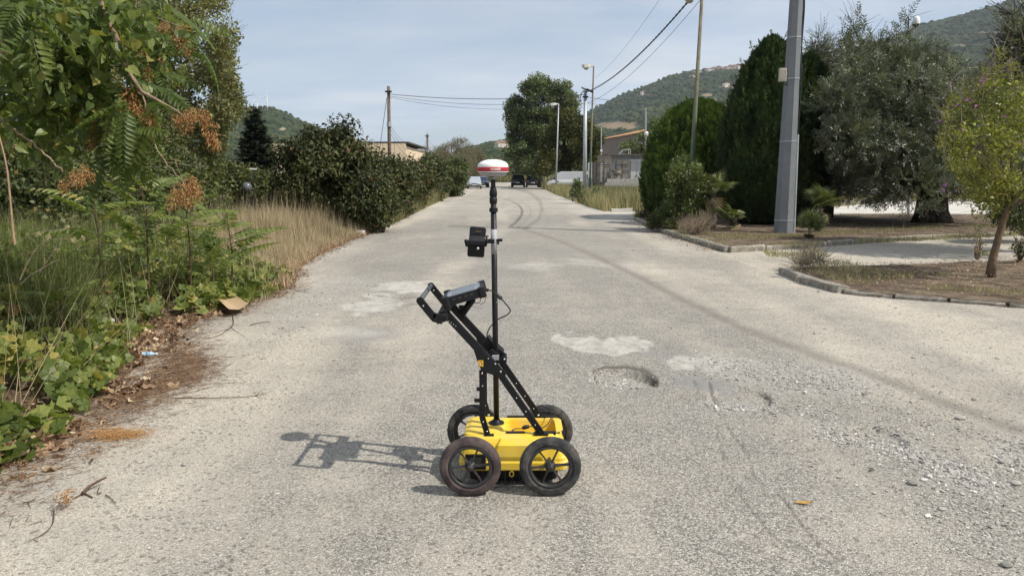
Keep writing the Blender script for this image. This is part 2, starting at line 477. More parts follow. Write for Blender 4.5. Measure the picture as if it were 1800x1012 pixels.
def pline(pts, w0, w1, soft=1.2, wob=0):
    pts = np.array(pts, float); best = np.full(pu.shape, 1e9); ln = len(pts) - 1
    wx = ((vnoise(Xg * 3.2, Yg * 3.2, 77) - .5) + .35 * (vnoise(Xg * 11, Yg * 11, 78) - .5)) * wob
    for i in range(ln):
        a, b = pts[i], pts[i + 1]; d = b - a; qx = pu + wx; t = np.clip(((qx - a[0]) * d[0] + (pv - a[1]) * d[1]) / (d @ d), 0, 1)
        q = np.hypot(qx - a[0] - t * d[0], pv - a[1] - t * d[1]) / (w0 + (w1 - w0) * (i + t) / ln)
        best = np.minimum(best, q)
    return np.clip((1 + soft / 2 - best) / soft, 0, 1)
white = np.maximum.reduce([ell(712, 505, 62, 9, 0, .3, .8, 3, 4), ell(655, 538, 55, 11, -.1, .3, .8, 4, 4), ell(672, 520, 34, 6, 0, .3, .8, 9, 4),
                           ell(1095, 606, 44, 17, .05, .14, .6, 5, 4.5), ell(1030, 606, 50, 13, .25, .18, .8, 6, 5), ell(1196, 636, 30, 13, .05, .16, .8, 8, 5), ell(1246, 640, 34, 12, .1, .16, .8, 18, 5),
                           .6 * ell(945, 470, 45, 7, 0, .6, .7, 12), .5 * ell(1060, 465, 60, 6, .1, .6, .7, 13), .5 * ell(600, 585, 55, 8, 0, .6, .7, 14)])
white *= (.45 + .55 * np.clip(fbm(Xg * 11, Yg * 11, 31, 4) * 3.2 - 1.0, 0, 1))
darkp = np.maximum.reduce([.9 * ell(1240, 674, 54, 11, .12, .5, .25, 21), .55 * ell(640, 590, 60, 12, -.1, .6, .5, 22), .45 * ell(1165, 620, 45, 10, 0, .7, .5, 23),
                           .5 * ell(830, 545, 70, 12, -.05, .6, .6, 24)])
line = np.maximum.reduce([pline([(895, 328), (930, 338), (948, 352), (953, 368), (947, 385), (921, 403)], 2.2, 2.6, 1.5),
                          pline([(921, 403), (985, 424), (1050, 452), (1130, 490), (1200, 527), (1300, 575), (1400, 613), (1500, 648), (1620, 692), (1820, 768)], 1.8, 8, 1.6),
                          .35 * pline([(948, 365), (965, 385), (955, 402)], 2, 2, 1.5)])
crack_rim = np.maximum.reduce([pline([(1215, 668), (1262, 735), (1300, 790), (1345, 845), (1385, 885), (1425, 935), (1465, 985), (1500, 1040)], 1.0, 1.9, .9, 24),
                           .8 * pline([(1255, 760), (1290, 850), (1330, 900), (1380, 960)], 1.3, 2.6, 1.2, 30),
                           .6 * pline([(1300, 790), (1360, 800), (1420, 790)], 1.2, 1.4, 1.2, 22),
                           1.0 * pline([(790, 397), (880, 400), (930, 401)], 1.3, 1.3, 1.2, 4),
                           .6 * pline([(690, 540), (740, 533), (800, 535), (850, 541)], 1.4, 1.4, 1.2, 20),
                           .7 * pline([(655, 520), (700, 524), (735, 521)], 1.5, 1.5, 1.2, 20),
                           .6 * pline([(1010, 583), (1050, 585), (1075, 590), (1120, 612)], 1.4, 1.4, 1.2, 16)])
crack_rim = crack_rim * np.clip(fbm(Xg * 3.5, Yg * 3.5, 92, 3) * 2.6 - .55, .12, .62)
rim = np.maximum.reduce([pline([(1040, 650), (1060, 643), (1100, 642), (1128, 648)], 1.8, 3.0, .8, 6), pline([(1128, 648), (1147, 660), (1154, 675)], 5.0, 4.5, .7, 6), .6 * pline([(1344, 690), (1352, 698), (1350, 710)], 2.0, 2.2, .8, 8), .7 * pline([(1242, 672), (1250, 690), (1262, 705)], 2, 2.5, .8, 8)])  # dark broken edges of the hollows, with the right rims' shade painted in
crack_rim = np.maximum(crack_rim, rim)
# dust: pale sand on the shoulders and on the wide apron, grey asphalt in the wheel tracks
lx = Xg - edgeX(Yg)
dust = np.clip(1.15 - lx / 1.5, 0, 1) * .72
xr = 1.55 + .012 * Yg + (fbm(Xg * .0 + 3, Yg * .35, 41, 3) - .5) * .9
dust = np.maximum(dust, np.clip((Xg - xr) / 1.3, 0, 1) * (.45 + .55 * fbm(Xg * .5, Yg * .9, 42, 4)))
dust = np.maximum(dust, .55 * np.exp(-((Xg + .55 + .3 * np.sin(Yg * .18)) / .45) ** 2) * np.clip(Yg / 8, 0, 1))
streak = fbm(Xg * 1.7, Yg * .16, 43, 4)
dust = np.clip(dust - .12 + (streak - .5) * 1.5 + (fbm(Xg * .5, Yg * .35, 44, 4) - .5) * 1.1, 0, 1)
dust = np.where(Yg > 30, np.maximum(dust, .35), dust)
chalk = np.clip((Xg - 2.2 - .4 * fbm(Xg, Yg, 46, 3)) / 1.2, 0, 1) * np.clip((Yg - 22) / 5, 0, 1) * np.clip((60 - Yg) / 15, 0, 1) * (.35 + .6 * fbm(Xg * .8, Yg * .5, 47, 3))
chalk = np.maximum(chalk, np.clip(1 - np.abs(Xg - edgeX(Yg) - .9) / .5, 0, 1) * np.clip((Yg - 20) / 8, 0, 1) * .7 * fbm(Xg * .8, Yg * .4, 48, 3))
white = np.maximum(white, chalk * .8)
dust = np.where((Yg > 12) & (Yg < 20) & (Xg > 4.2), np.maximum(dust, .85), dust)
dust = dust * (1 - .8 * ell(1330, 900, 130, 150, .5, .8, .5, 50))
grav = np.maximum.reduce([ell(1320, 650, 110, 24, .12, .5, .6, 61), ell(1440, 668, 80, 26, .15, .6, .6, 62), ell(1090, 664, 58, 14, .1, .4, .3, 63),
                          ell(1295, 712, 62, 13, .05, .5, .3, 64), ell(1600, 792, 60, 18, .4, .6, .6, 65), ell(1690, 835, 90, 26, .3, .6, .6, 66),
                          ell(1790, 800, 50, 36, 0, .6, .6, 67), .7 * ell(1480, 770, 60, 14, .3, .6, .6, 68), .6 * ell(560, 530, 90, 26, -.3, .8, .6, 69)])
# relief
z = (fbm(Xg * .35, Yg * .35, 1, 3) - .5) * .02 * np.clip((Yg - 1) / 6, .3, 1) + (fbm(Xg * 6, Yg * 6, 2, 3) - .5) * .006
def bowl(cx, cy, rx, ry, depth, rot=0, s=5):
    return -depth * np.clip(ell(cx, cy, rx, ry, rot, .12, .18, s, 5), 0, 1)
z += bowl(1094, 664, 58, 16, .06, .12, 71) + bowl(1298, 702, 54, 19, .028, .05, 72) + bowl(560, 640, 60, 12, .008) + bowl(1545, 770, 50, 16, .02, .3, 73)
z += -.012 * np.clip(crack_rim, 0, 1) - .006 * line - .010 * ell(705, 524, 60, 4, 0, .4, .6, 9)
z += white * (.004 + (fbm(Xg * 22, Yg * 22, 91, 3) - .5) * .022) + grav * (fbm(Xg * 30, Yg * 30, 4, 2) - .4) * .012
z += np.clip((Xg - 2.5) / 3, 0, 1) * (fbm(Xg * 2.5, Yg * 2.5, 5, 4) - .5) * .03 * np.clip(1.6 - Yg / 14, .2, 1)
# lower the sheet where soil beds and verges stand on it
Pg[..., 2] = z
mb = MB(); idx = np.arange(NR * NC).reshape(NR, NC)
mb.add(Pg.reshape(-1, 3), np.stack([idx[:-1, :-1], idx[:-1, 1:], idx[1:, 1:], idx[1:, :-1]], -1).reshape(-1, 4))

def road_material():
    m, N, L, b = newmat('worn_asphalt')
    def attr(n):
        a = N.new('ShaderNodeAttribute'); a.attribute_name = n; return a.outputs['Fac']
    tc = N.new('ShaderNodeTexCoord')
    def mixc(f, a, c):
        x = N.new('ShaderNodeMix'); x.data_type = 'RGBA'
        for s, v in (('Factor', f), ('A', a), ('B', c)):
            if isinstance(v, (tuple, float)): x.inputs[s].default_value = v if isinstance(v, float) else (*v, 1)
            else: L.new(v, x.inputs[s])
        return x.outputs['Result']
    def math_(op, a, c, cl=False):
        x = N.new('ShaderNodeMath'); x.operation = op; x.use_clamp = cl
        for i, v in enumerate((a, c)):
            if isinstance(v, (int, float)): x.inputs[i].default_value = v
            else: L.new(v, x.inputs[i])
        return x.outputs[0]
    def noise(s, d=4, r=.5):
        x = N.new('ShaderNodeTexNoise'); x.inputs['Scale'].default_value = s; x.inputs['Detail'].default_value = d; x.inputs['Roughness'].default_value = r
        L.new(tc.outputs['Object'], x.inputs['Vector']); return x.outputs['Fac']
    def vor(s):
        x = N.new('ShaderNodeTexVoronoi'); x.inputs['Scale'].default_value = s; L.new(tc.outputs['Object'], x.inputs['Vector']); return x
    v1 = vor(165); v2 = vor(60)
    sep = N.new('ShaderNodeSeparateColor'); L.new(v1.outputs['Color'], sep.inputs[0])
    sep2 = N.new('ShaderNodeSeparateColor'); L.new(v2.outputs['Color'], sep2.inputs[0])
    cr = N.new('ShaderNodeValToRGB'); e = cr.color_ramp.elements           # aggregate stones
    e[0].position = 0; e[0].color = (.095, .088, .078, 1); e[1].position = 1; e[1].color = (.62, .58, .51, 1)
    k = e.new(.28); k.color = (.215, .20, .175, 1); k = e.new(.78); k.color = (.385, .358, .31, 1)
    L.new(sep.outputs[0], cr.inputs[0])
    cd = N.new('ShaderNodeValToRGB'); e = cd.color_ramp.elements           # the same stones under dust
    e[0].position = 0; e[0].color = (.29, .258, .208, 1); e[1].position = 1; e[1].color = (.69, .63, .53, 1)
    k = e.new(.5); k.color = (.48, .43, .348, 1)
    L.new(sep.outputs[1], cd.inputs[0])
    dn = math_('ADD', attr('dust'), math_('MULTIPLY', math_('SUBTRACT', noise(2.4, 6, .62), .5), 1.3), True)
    c = mixc(dn, cr.outputs[0], cd.outputs[0])
    dk = math_('MULTIPLY', math_('GREATER_THAN', sep2.outputs[1], .93), math_('MULTIPLY', noise(1.3, 3), 1.3, True))
    c = mixc(dk, c, (.16, .145, .125))
    c = mixc(math_('MULTIPLY', attr('patch'), .85), c, (.27, .262, .25))
    wn_ = mixc(noise(34, 5, .7), (.33, .31, .27), (.76, .72, .65))
    c = mixc(math_('MULTIPLY', attr('white'), .85), c, wn_)
    c = mixc(math_('MULTIPLY', attr('line'), .62), c, (.195, .175, .15))
    c = mixc(math_('MULTIPLY', attr('grit'), .45), c, (.43, .41, .375))
    c = mixc(math_('MULTIPLY', attr('crack_rim'), .85), c, (.10, .09, .075))
    big = noise(.35, 4)
    sc = N.new('ShaderNodeVectorMath'); sc.operation = 'SCALE'; L.new(c, sc.inputs[0])
    mr = N.new('ShaderNodeMapRange'); mr.inputs['From Min'].default_value = .3; mr.inputs['From Max'].default_value = .7
    mr.inputs['To Min'].default_value = .90; mr.inputs['To Max'].default_value = 1.10
    L.new(big, mr.inputs['Value']); L.new(mr.outputs[0], sc.inputs['Scale'])
    L.new(sc.outputs[0], b.inputs['Base Color'])
    b.inputs['Roughness'].default_value = .92; b.inputs['Specular IOR Level'].default_value = .2
    h = math_('ADD', math_('MULTIPLY', v1.outputs['Distance'], -1.0), math_('MULTIPLY', noise(260, 2), .6))
    bp = N.new('ShaderNodeBump'); bp.inputs['Strength'].default_value = .9; bp.inputs['Distance'].default_value = .004
    L.new(h, bp.inputs['Height']); L.new(bp.outputs[0], b.inputs['Normal'])
    return m
road_mat = road_material()
road = mb.build('road', road_mat, smooth=True); tag(road, kind='structure')
for nme, arr in (('dust', dust), ('white', white), ('patch', darkp), ('line', line), ('crack_rim', crack_rim), ('grit', grav)):
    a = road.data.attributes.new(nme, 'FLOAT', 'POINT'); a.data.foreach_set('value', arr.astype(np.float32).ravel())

# ---------------- left verge: soil bank
def verge_height(X, Y):
    d = edgeX(Y) - X
    return -.03 + np.clip(d, 0, 1.2) * .10 + np.clip(d - 1.2, 0, 6) * .04 + (fbm(X * 1.5, Y * 1.5, 8, 3) - .5) * .10 * np.clip(d, 0, 1)
ysv = np.concatenate([np.arange(.8, 30, .2), np.geomspace(30, 170, 60)]); ds = np.concatenate([np.linspace(-.12, 3, 40), np.geomspace(3.1, 60, 24)])
wob = (fbm(ysv * 1.8, ysv * 0, 9, 3) - .5) * .35
XX = edgeX(ysv)[:, None] - ds[None] + wob[:, None]; YY = np.repeat(ysv[:, None], len(ds), 1)
ZZ = verge_height(XX, YY); ZZ[:, 0] = -.05
mb = MB(); idx = np.arange(XX.size).reshape(XX.shape)
mb.add(np.stack([XX, YY, ZZ], -1).reshape(-1, 3), np.stack([idx[:-1, :-1], idx[1:, :-1], idx[1:, 1:], idx[:-1, 1:]], -1).reshape(-1, 4))
o = mb.build('verge', soil_dark, smooth=True); tag(o, kind='structure')

# ---------------- right: grass verge, planting beds with kerb stones
def gp(l, z=0): return [G(x, y, z) for x, y in l]
verge_r = gp([(940, 324), (975, 341), (1005, 352), (1035, 364), (1062, 371), (1140, 371)]) + [np.array([16, 37, 0]), np.array([22, 44, 0]), np.array([20, 95, 0]), np.array([5, 120, 0])]
flat_poly('verge', verge_r, .035, pmat('straw_soil', (.22, .19, .11), .95, var=.3, vs=1.5, spec=.1, dirt=(.12, .12, .05), dirt_s=2, dirt_a=.8), .1)
bedsoil = pmat('bed_soil', (.125, .095, .070), .95, var=.35, vs=3, bump=.8, bs=28, spec=.1, dirt=(.23, .185, .125), dirt_s=3, dirt_a=.75)
kerbmat = pmat('kerb_concrete', (.33, .305, .26), .9, var=.3, vs=7, bump=.9, bs=45, spec=.15, dirt=(.15, .12, .09), dirt_s=9, dirt_a=.9)
bed1_pts = gp([(1118, 382), (1160, 401), (1205, 414), (1281, 435), (1340, 432), (1420, 427), (1520, 420), (1640, 413), (1800, 407), (1960, 402)], .1)
bed1 = flat_poly('planting_bed', bed1_pts + gp([(1990, 378), (1500, 377), (1160, 378)], .1), .10, bedsoil, .15)
bed2_pts = gp([(1378, 469), (1400, 480), (1432, 490), (1484, 503), (1560, 510), (1660, 517), (1800, 527), (2000, 540)], .1)
bed2_back = gp([(1378, 467), (1480, 463), (1620, 459), (1800, 452), (2060, 446)], .1)
bed2 = flat_poly('planting_bed', bed2_pts + bed2_back[::-1], .055, bedsoil, .15)
def kerb(bed, pts, w=.13, h=.135, length=1.0, rng_gap=.018, skip=()):
    pts = [np.asarray(p)[:2] for p in pts]; segs = []
    L_ = [np.linalg.norm(pts[i + 1] - pts[i]) for i in range(len(pts) - 1)]; tot = sum(L_); n = max(1, int(round(tot / length)))
    cum = np.concatenate([[0], np.cumsum(L_)])
    at = lambda s: np.array([np.interp(s, cum, [p[k] for p in pts]) for k in (0, 1)])
    for i in range(n):
        if i in skip: continue
        a, b = at(tot * i / n), at(tot * (i + 1) / n); d = b - a; l = np.linalg.norm(d); c = (a + b) / 2
        m = MB(); L2 = l / 2 - rng_gap - .006 * rng.random(); w2 = w / 2; ch = .02
        prof = np.array([[-w2, -.06], [w2, -.06], [w2, h - ch], [w2 - ch, h], [-w2 + ch, h], [-w2, h - ch]])
        nx = 4; V = np.concatenate([np.column_stack([np.full(6, x), prof[:, 0] + rng.normal(0, .005, 6), prof[:, 1] + rng.normal(0, .006, 6)]) for x in np.linspace(-L2, L2, nx)])
        F = [[j * 6 + q, j * 6 + (q + 1) % 6, (j + 1) * 6 + (q + 1) % 6, (j + 1) * 6 + q] for j in range(nx - 1) for q in range(6)]
        m.add(V, [np.array(F)[:, ::-1], np.arange(6), (np.arange(6) + 6 * (nx - 1))[::-1].copy()])
        me = m.mesh('kerb_stone', kerbmat)
        share('kerb_stone', me, bed, Matrix.Translation((c[0], c[1], rng.normal(0, .006))) @ Matrix.Rotation(math.atan2(d[1], d[0]) + rng.normal(0, .008), 4, 'Z'))
kerb(bed1, bed1_pts[:4], w=.14, h=.115)
kerb(bed1, bed1_pts[3:], w=.10, h=.108)
kerb(bed1, gp([(1430, 377), (1990, 378)], .1), w=.14)
kerb(bed2, bed2_pts[:4], w=.17, h=.10)
kerb(bed2, bed2_pts[3:], w=.12, h=.055, length=.62)
kerb(bed2, bed2_back, w=.10, h=.06)
# the pale concrete yard and service strip beyond the beds
conc = pmat('pale_concrete', (.56, .53, .47), .9, var=.12, vs=.8, bump=.2, bs=40, spec=.2, dirt=(.40, .36, .30), dirt_s=1.2, dirt_a=.6)
flat_poly('pavement', [G(1425, 376), (60, 31.0, 0), (60, 50, 0), (14, 50, 0)], .012, conc, .04)
bed3 = flat_poly('verge', [(9, 44.5, 0), (60, 46, 0), (60, 60, 0), (16, 62, 0), (9, 50, 0)], .06, pmat('straw_strip', (.34, .28, .17), .95, var=.25, vs=1.2, spec=.1), .1)
kerb(bed3, [(13, 44.4, 0), (40, 45.2, 0)], w=.15, length=2)

# ---------------- hills
def hill_mat(name, forest, patchc, scale=.004, amt=.55):
    m, N, L, b = newmat(name)
    tc = N.new('ShaderNodeTexCoord')
    def noise(s, d=5, r=.55):
        x = N.new('ShaderNodeTexNoise'); x.inputs['Scale'].default_value = s; x.inputs['Detail'].default_value = d; x.inputs['Roughness'].default_value = r
        L.new(tc.outputs['Object'], x.inputs['Vector']); return x.outputs['Fac']
    cr = N.new('ShaderNodeValToRGB'); e = cr.color_ramp.elements
    e[0].position = .35; e[0].color = (*[c * .55 for c in forest], 1); e[1].position = .68; e[1].color = (*[c * 1.5 for c in forest], 1)
    L.new(noise(.045, 5, .7), cr.inputs[0])
    at = N.new('ShaderNodeAttribute'); at.attribute_name = 'field'
    g = N.new('ShaderNodeMath'); g.operation = 'ADD'; L.new(at.outputs['Fac'], g.inputs[0])
    n2 = N.new('ShaderNodeMath'); n2.operation = 'MULTIPLY_ADD'; n2.inputs[1].default_value = 1.2; n2.inputs[2].default_value = -.6; L.new(noise(.02, 5, .65), n2.inputs[0])
    L.new(n2.outputs[0], g.inputs[1])
    mr = N.new('ShaderNodeMapRange'); mr.inputs['From Min'].default_value = .42; mr.inputs['From Max'].default_value = .55; L.new(g.outputs[0], mr.inputs['Value'])
    mx = N.new('ShaderNodeMix'); mx.data_type = 'RGBA'; L.new(mr.outputs[0], mx.inputs['Factor']); L.new(cr.outputs[0], mx.inputs['A'])
    pc = N.new('ShaderNodeMix'); pc.data_type = 'RGBA'; L.new(noise(.01, 3), pc.inputs['Factor'])
    pc.inputs['A'].default_value = (*patchc, 1); pc.inputs['B'].default_value = (*[c * .7 for c in patchc], 1)
    L.new(pc.outputs['Result'], mx.inputs['B']); L.new(mx.outputs['Result'], b.inputs['Base Color'])
    b.inputs['Roughness'].default_value = 1; b.inputs['Specular IOR Level'].default_value = .05
    return m
forest_leaf = leafmat('far_forest', [(0, (.018, .028, .010)), (.5, (.038, .055, .019)), (1, (.075, .085, .032))], .8, 0, .1)
def hill(ctrl, r0, r1, az0, az1, na, nr, mat, fields, trees, tsize, seed, base=0.0, back=1.35, tcut=.5):
    """ctrl: ridge line in photo px -> elevation; slope rises from r0 to the ridge at r1"""
    ctrl = np.array(ctrl, float)
    dirs = np.array([ray(x, y) for x, y in ctrl]); az = np.arctan2(dirs[:, 0], dirs[:, 1]); el = dirs[:, 2] / np.hypot(dirs[:, 0], dirs[:, 1])
    A = np.linspace(az0, az1, na); E = np.interp(A, az, el)
    T = np.concatenate([np.linspace(0, 1, nr), np.linspace(1.02, back, 12)])
    rad = r0 + (r1 - r0) * T
    H1 = E * r1 + CAM_H
    AA = np.repeat(A[:, None], len(T), 1); RR = np.repeat(rad[None], na, 0)
    X, Y = RR * np.sin(AA), RR * np.cos(AA)
    t = np.clip(T, 0, 1); prof = t ** 1.15
    n_ = (fbm(X / 260, Y / 260, seed, 4) - .5)
    H = base + (H1[:, None] - base) * prof[None]
    H += n_ * H1[:, None] * .22 * (np.sin(np.pi * t))[None] ** .8
    drop = np.clip((T - 1) / (back - 1), 0, 1); H -= (H1[:, None]) * (drop ** 1.3)[None] * .8
    # tree-sized lumps
    fld = np.zeros_like(X); U, Vv = proj(np.stack([X, Y, H], -1))
    for (cx, cy, rx, ry, s) in fields:
        fld = np.maximum(fld, s * np.clip(1.4 - np.hypot((U - cx) / rx, (Vv - cy) / ry), 0, 1) / 1.0)
    lump = (vnoise(X / tsize, Y / tsize, seed + 5) + .5 * vnoise(X / tsize * 2.1, Y / tsize * 2.1, seed + 6)) * tsize * .45
    H += lump * (1 - np.clip(fld * 2, 0, 1)) * np.clip(prof * 4, 0, 1)[None]
    mb = MB(); idx = np.arange(X.size).reshape(X.shape)
    mb.add(np.stack([X, Y, H], -1).reshape(-1, 3), np.stack([idx[:-1, :-1], idx[1:, :-1], idx[1:, 1:], idx[:-1, 1:]], -1).reshape(-1, 4))
    o = mb.build('hill', mat, smooth=False); tag(o, kind='structure')
    a = o.data.attributes.new('field', 'FLOAT', 'POINT'); a.data.foreach_set('value', fld.astype(np.float32).ravel())
    # woods standing on it
    if trees:
        i = rng.integers(0, na, trees * 3); j = (rng.random(trees * 3) ** .8 * (nr + 2)).astype(int)
        ok = (fld[i, j] < .25) & (fbm(X[i, j] / 55, Y[i, j] / 55, seed + 9, 3) > tcut - .12)
        i, j = i[ok][:trees], j[ok][:trees]
        P = np.stack([X[i, j], Y[i, j], H[i, j]], 1) + rng.normal(0, 1, (len(i), 3)) * np.array([tsize * .3, tsize * .3, 0])
        ico = bumpball(3)
        s = tsize * rng.uniform(.28, .62, len(i))
        tm = MB(); tm.scatter(ico, P, np.tile([[0, 0, 1.]], (len(i), 1)), rdir(len(i)), np.stack([s, s * rng.uniform(.8, 1.15, len(i)), s], 1),
                              np.clip(fbm(P[:, 0] / 70, P[:, 1] / 70, seed + 3, 3) * 1.3 - .2 + rng.normal(0, .16, len(i)), 0, 1))
        w = tm.build('woodland', forest_leaf, o); tag(w, kind='stuff')
    return o
def bumpball(seed):
    r = np.random.default_rng(seed); t = (1 + 5 ** .5) / 2
    v = np.array([[-1, t, 0], [1, t, 0], [-1, -t, 0], [1, -t, 0], [0, -1, t], [0, 1, t], [0, -1, -t], [0, 1, -t], [t, 0, -1], [t, 0, 1], [-t, 0, -1], [-t, 0, 1]], float)
    v = unit(v) * r.uniform(.8, 1.15, (12, 1))
    f = [[0, 11, 5], [0, 5, 1], [0, 1, 7], [0, 7, 10], [0, 10, 11], [1, 5, 9], [5, 11, 4], [11, 10, 2], [10, 7, 6], [7, 1, 8], [3, 9, 4], [3, 4, 2], [3, 2, 6], [3, 6, 8], [3, 8, 9], [4, 9, 5], [2, 4, 11], [6, 2, 10], [8, 6, 7], [9, 8, 1]]
    return (v, [np.array(f)])
hm = hill_mat('wooded_hillside', (.036, .05, .02), (.30, .225, .14))
H_R = hill([(880, 262), (960, 235), (1040, 198), (1075, 178), (1110, 163), (1150, 148), (1185, 134), (1240, 125), (1305, 117), (1350, 108), (1400, 102), (1470, 92), (1560, 70), (1640, 40),
            (1700, 26), (1760, 10), (1800, 0), (1900, -20), (2200, -30)], 900, 2300, R(-2), R(42), 430, 150, hm,
           [(1270, 154, 28, 3, .7), (1245, 168, 14, 3, .8), (1300, 160, 12, 3, .8), (1250, 177, 16, 4, .8), (1130, 168, 26, 3, .6), (1085, 222, 45, 9, .75), (1285, 188, 25, 4, .9),
            (1740, 60, 30, 4, .8), (1690, 80, 22, 4, .5), (1760, 95, 40, 4, .6), (1700, 120, 30, 4, .5), (1165, 178, 20, 2.5, .6), (1210, 160, 12, 2, .6), (1340, 175, 30, 4, .6), (1450, 140, 30, 4, .5)],
           14000, 12, 5)
H_L = hill([(150, 200), (300, 190), (400, 195), (455, 192), (470, 191), (490, 196), (515, 209), (540, 220), (580, 236), (640, 258), (720, 285), (820, 305)],
           700, 1500, R(-36), R(-3), 220, 100, hill_mat('left_hillside', (.034, .05, .018), (.30, .26, .17)), [(497, 227, 9, 4, .8), (508, 232, 10, 3, .5), (520, 240, 14, 3, .4)], 5000, 9, 15)
H_C = hill([(700, 300), (800, 272), (830, 262), (860, 255), (890, 249), (930, 246), (1000, 243), (1100, 243), (1200, 250)],
           420, 1300, R(-8), R(13), 220, 110, hill_mat('middle_hillside', (.034, .05, .018), (.30, .26, .17)), [], 3500, 8, 25)
# the stubble slope in front of the wooded mountain
H_S = hill([(1040, 262), (1090, 246), (1120, 240), (1160, 224), (1200, 207), (1240, 192), (1283, 183), (1330, 182), (1400, 215), (1500, 240), (1700, 250), (2000, 255)],
           240, 520, R(7), R(40), 160, 60, hill_mat('stubble_slope', (.12, .10, .045), (.36, .26, .155)), [(1300, 230, 700, 90, 1.0)], 0, 5, 35)
# ================================================================== FAR THINGS
wallc = [pmat('village_wall', c, .9, var=.06, vs=.3) for c in ((.62, .55, .46), (.70, .64, .56), (.52, .40, .31))]
rooft = pmat('village_roof', (.36, .20, .13), .9, var=.1, vs=.5)
winm = pmat('dark_window', (.03, .035, .04), .3)
def ground_at(hillo, px, py):                # where the line of sight meets the hill
    d = Vector(ray(px, py)).normalized(); hit, loc, nrm, _ = hillo.ray_cast(Vector((0, 0, CAM_H)), d)
    return np.array(loc) if hit else None
def small_house(name, c, w, d, h, rz, wm, label, group):
    m = MB(); m.box((0, 0, h / 2 - 3), (w, d, h + 6), 0)
    rh = w * .22; e = .5
    V = [[-w/2-e, -d/2-e, h], [w/2+e, -d/2-e, h], [w/2+e, d/2+e, h], [-w/2-e, d/2+e, h], [0, -d/2-e, h+rh], [0, d/2+e, h+rh]]
    m.add(V, [np.array([[0, 4, 5, 3], [1, 2, 5, 4], [0, 3, 2, 1]]), np.array([[0, 1, 4], [2, 3, 5]])], 1)
    for s in (-1, 1):
        for fl in range(max(1, int(h // 3))): m.box((s * w * .25, -d / 2 - .05, 1.7 + fl * 3), (1.1, .2, 1.5), 2)
    o = m.build(name, [wm, rooft, winm]); o.location = c; o.rotation_euler = (0, 0, rz)
    return tag(o, label, 'house', group)
bpy.context.view_layer.update()
k = 0
for px in np.concatenate([np.linspace(1243, 1306, 15), [1252, 1263, 1271, 1281, 1290, 1299, 1228, 1221]]):
    ridge = np.interp(px, [1185, 1240, 1305, 1350], [134, 125, 117, 108])
    c = ground_at(H_R, px, ridge + rng.uniform(1.0, 4.5))
    if c is None: continue
    small_house('village_house', c - np.array([0, 0, 1]), rng.uniform(9, 15), rng.uniform(8, 12), rng.uniform(6, 11), rng.uniform(-.6, .6), wallc[k % 3],
                'small pale tiled house in the far village along the crest of the right hill', 'houses of the hilltop village'); k += 1
for (px, py, s, lab) in [(1276, 152, 1.1, 'lone white farmhouse halfway up the wooded hill below the village'),
                         (1131, 166, 1.2, 'small white hut on the bare patch of the hill ridge above the brown warehouse'),
                         (1217, 137, 1.0, 'pale farmhouse on the crest just left of the rusty leaning lamp post'),
                         (1290, 157, .9, 'tiny pale farmhouse beside the sand coloured terrace under the village')]:
    c = ground_at(H_R, px, py)
    if c is not None: small_house('farmhouse', c - np.array([0, 0, 1]), 12 * s, 9 * s, 6 * s, .4, wallc[1], lab, None)
c = ground_at(H_C, 882, 262)
if c is not None: small_house('farmhouse', c + np.array([0, 0, -1]), 15, 10, 8, .5, wallc[0], 'pale orange house at the foot of the middle hill beyond the end of the road', None)

# wind turbines on the left hill
whm = pmat('turbine_white', (.78, .80, .82), .5, var=.02)
def turbine(px, py, h, label, rot):
    c = ground_at(H_L, px, py)
    if c is None: c = D(px, py, 1450)
    t = thing('wind_turbine', c - np.array([0, 0, 3]), label, 'wind turbine')
    c = c - np.array([0, 0, 3]); top = c + np.array([0, 0, h])
    m = MB(); m.tube([c, c + np.array([0, 0, h * .5]), top], [1.5, 1.2, .8], 10); m.build('tower', whm, t, True)
    m = MB(); m.box(top + np.array([0, 1, .8]), (1.8, 5, 2)); m.build('nacelle', whm, t)
    m = MB(); m.lathe([[.05, -1.6], [.9, -.8], [1.1, .3], [.6, .8]], top + np.array([0, -2.3, .8]), 12, 0, 'Y'); m.build('hub', whm, t, True)
    for b in range(3):
        a = rot + b * 2 * math.pi / 3; d = np.array([math.sin(a), 0, math.cos(a)]); s = np.array([math.cos(a), 0, -math.sin(a)])
        o0 = top + np.array([0, -2.4, .8]); L_ = h * .52
        V = []
        for q, w in ((.0, .7), (.12, 1.5), (.5, .95), (1, .25)):
            p = o0 + d * L_ * q
            V += [p - s * w * .4, p + np.array([0, -.25, 0]), p + s * w * .8, p + np.array([0, .25, 0])]
        F = [[j * 4 + q, j * 4 + (q + 1) % 4, (j + 1) * 4 + (q + 1) % 4, (j + 1) * 4 + q] for j in range(3) for q in range(4)]
        m = MB(); m.add(np.array(V), np.array(F)); m.build('blade', whm, t)
turbine(470, 192, 24, 'white wind turbine on the summit of the left hill', .15)
turbine(452, 193, 17, 'smaller white wind turbine half hidden by the left summit beside the spruce top', .9)

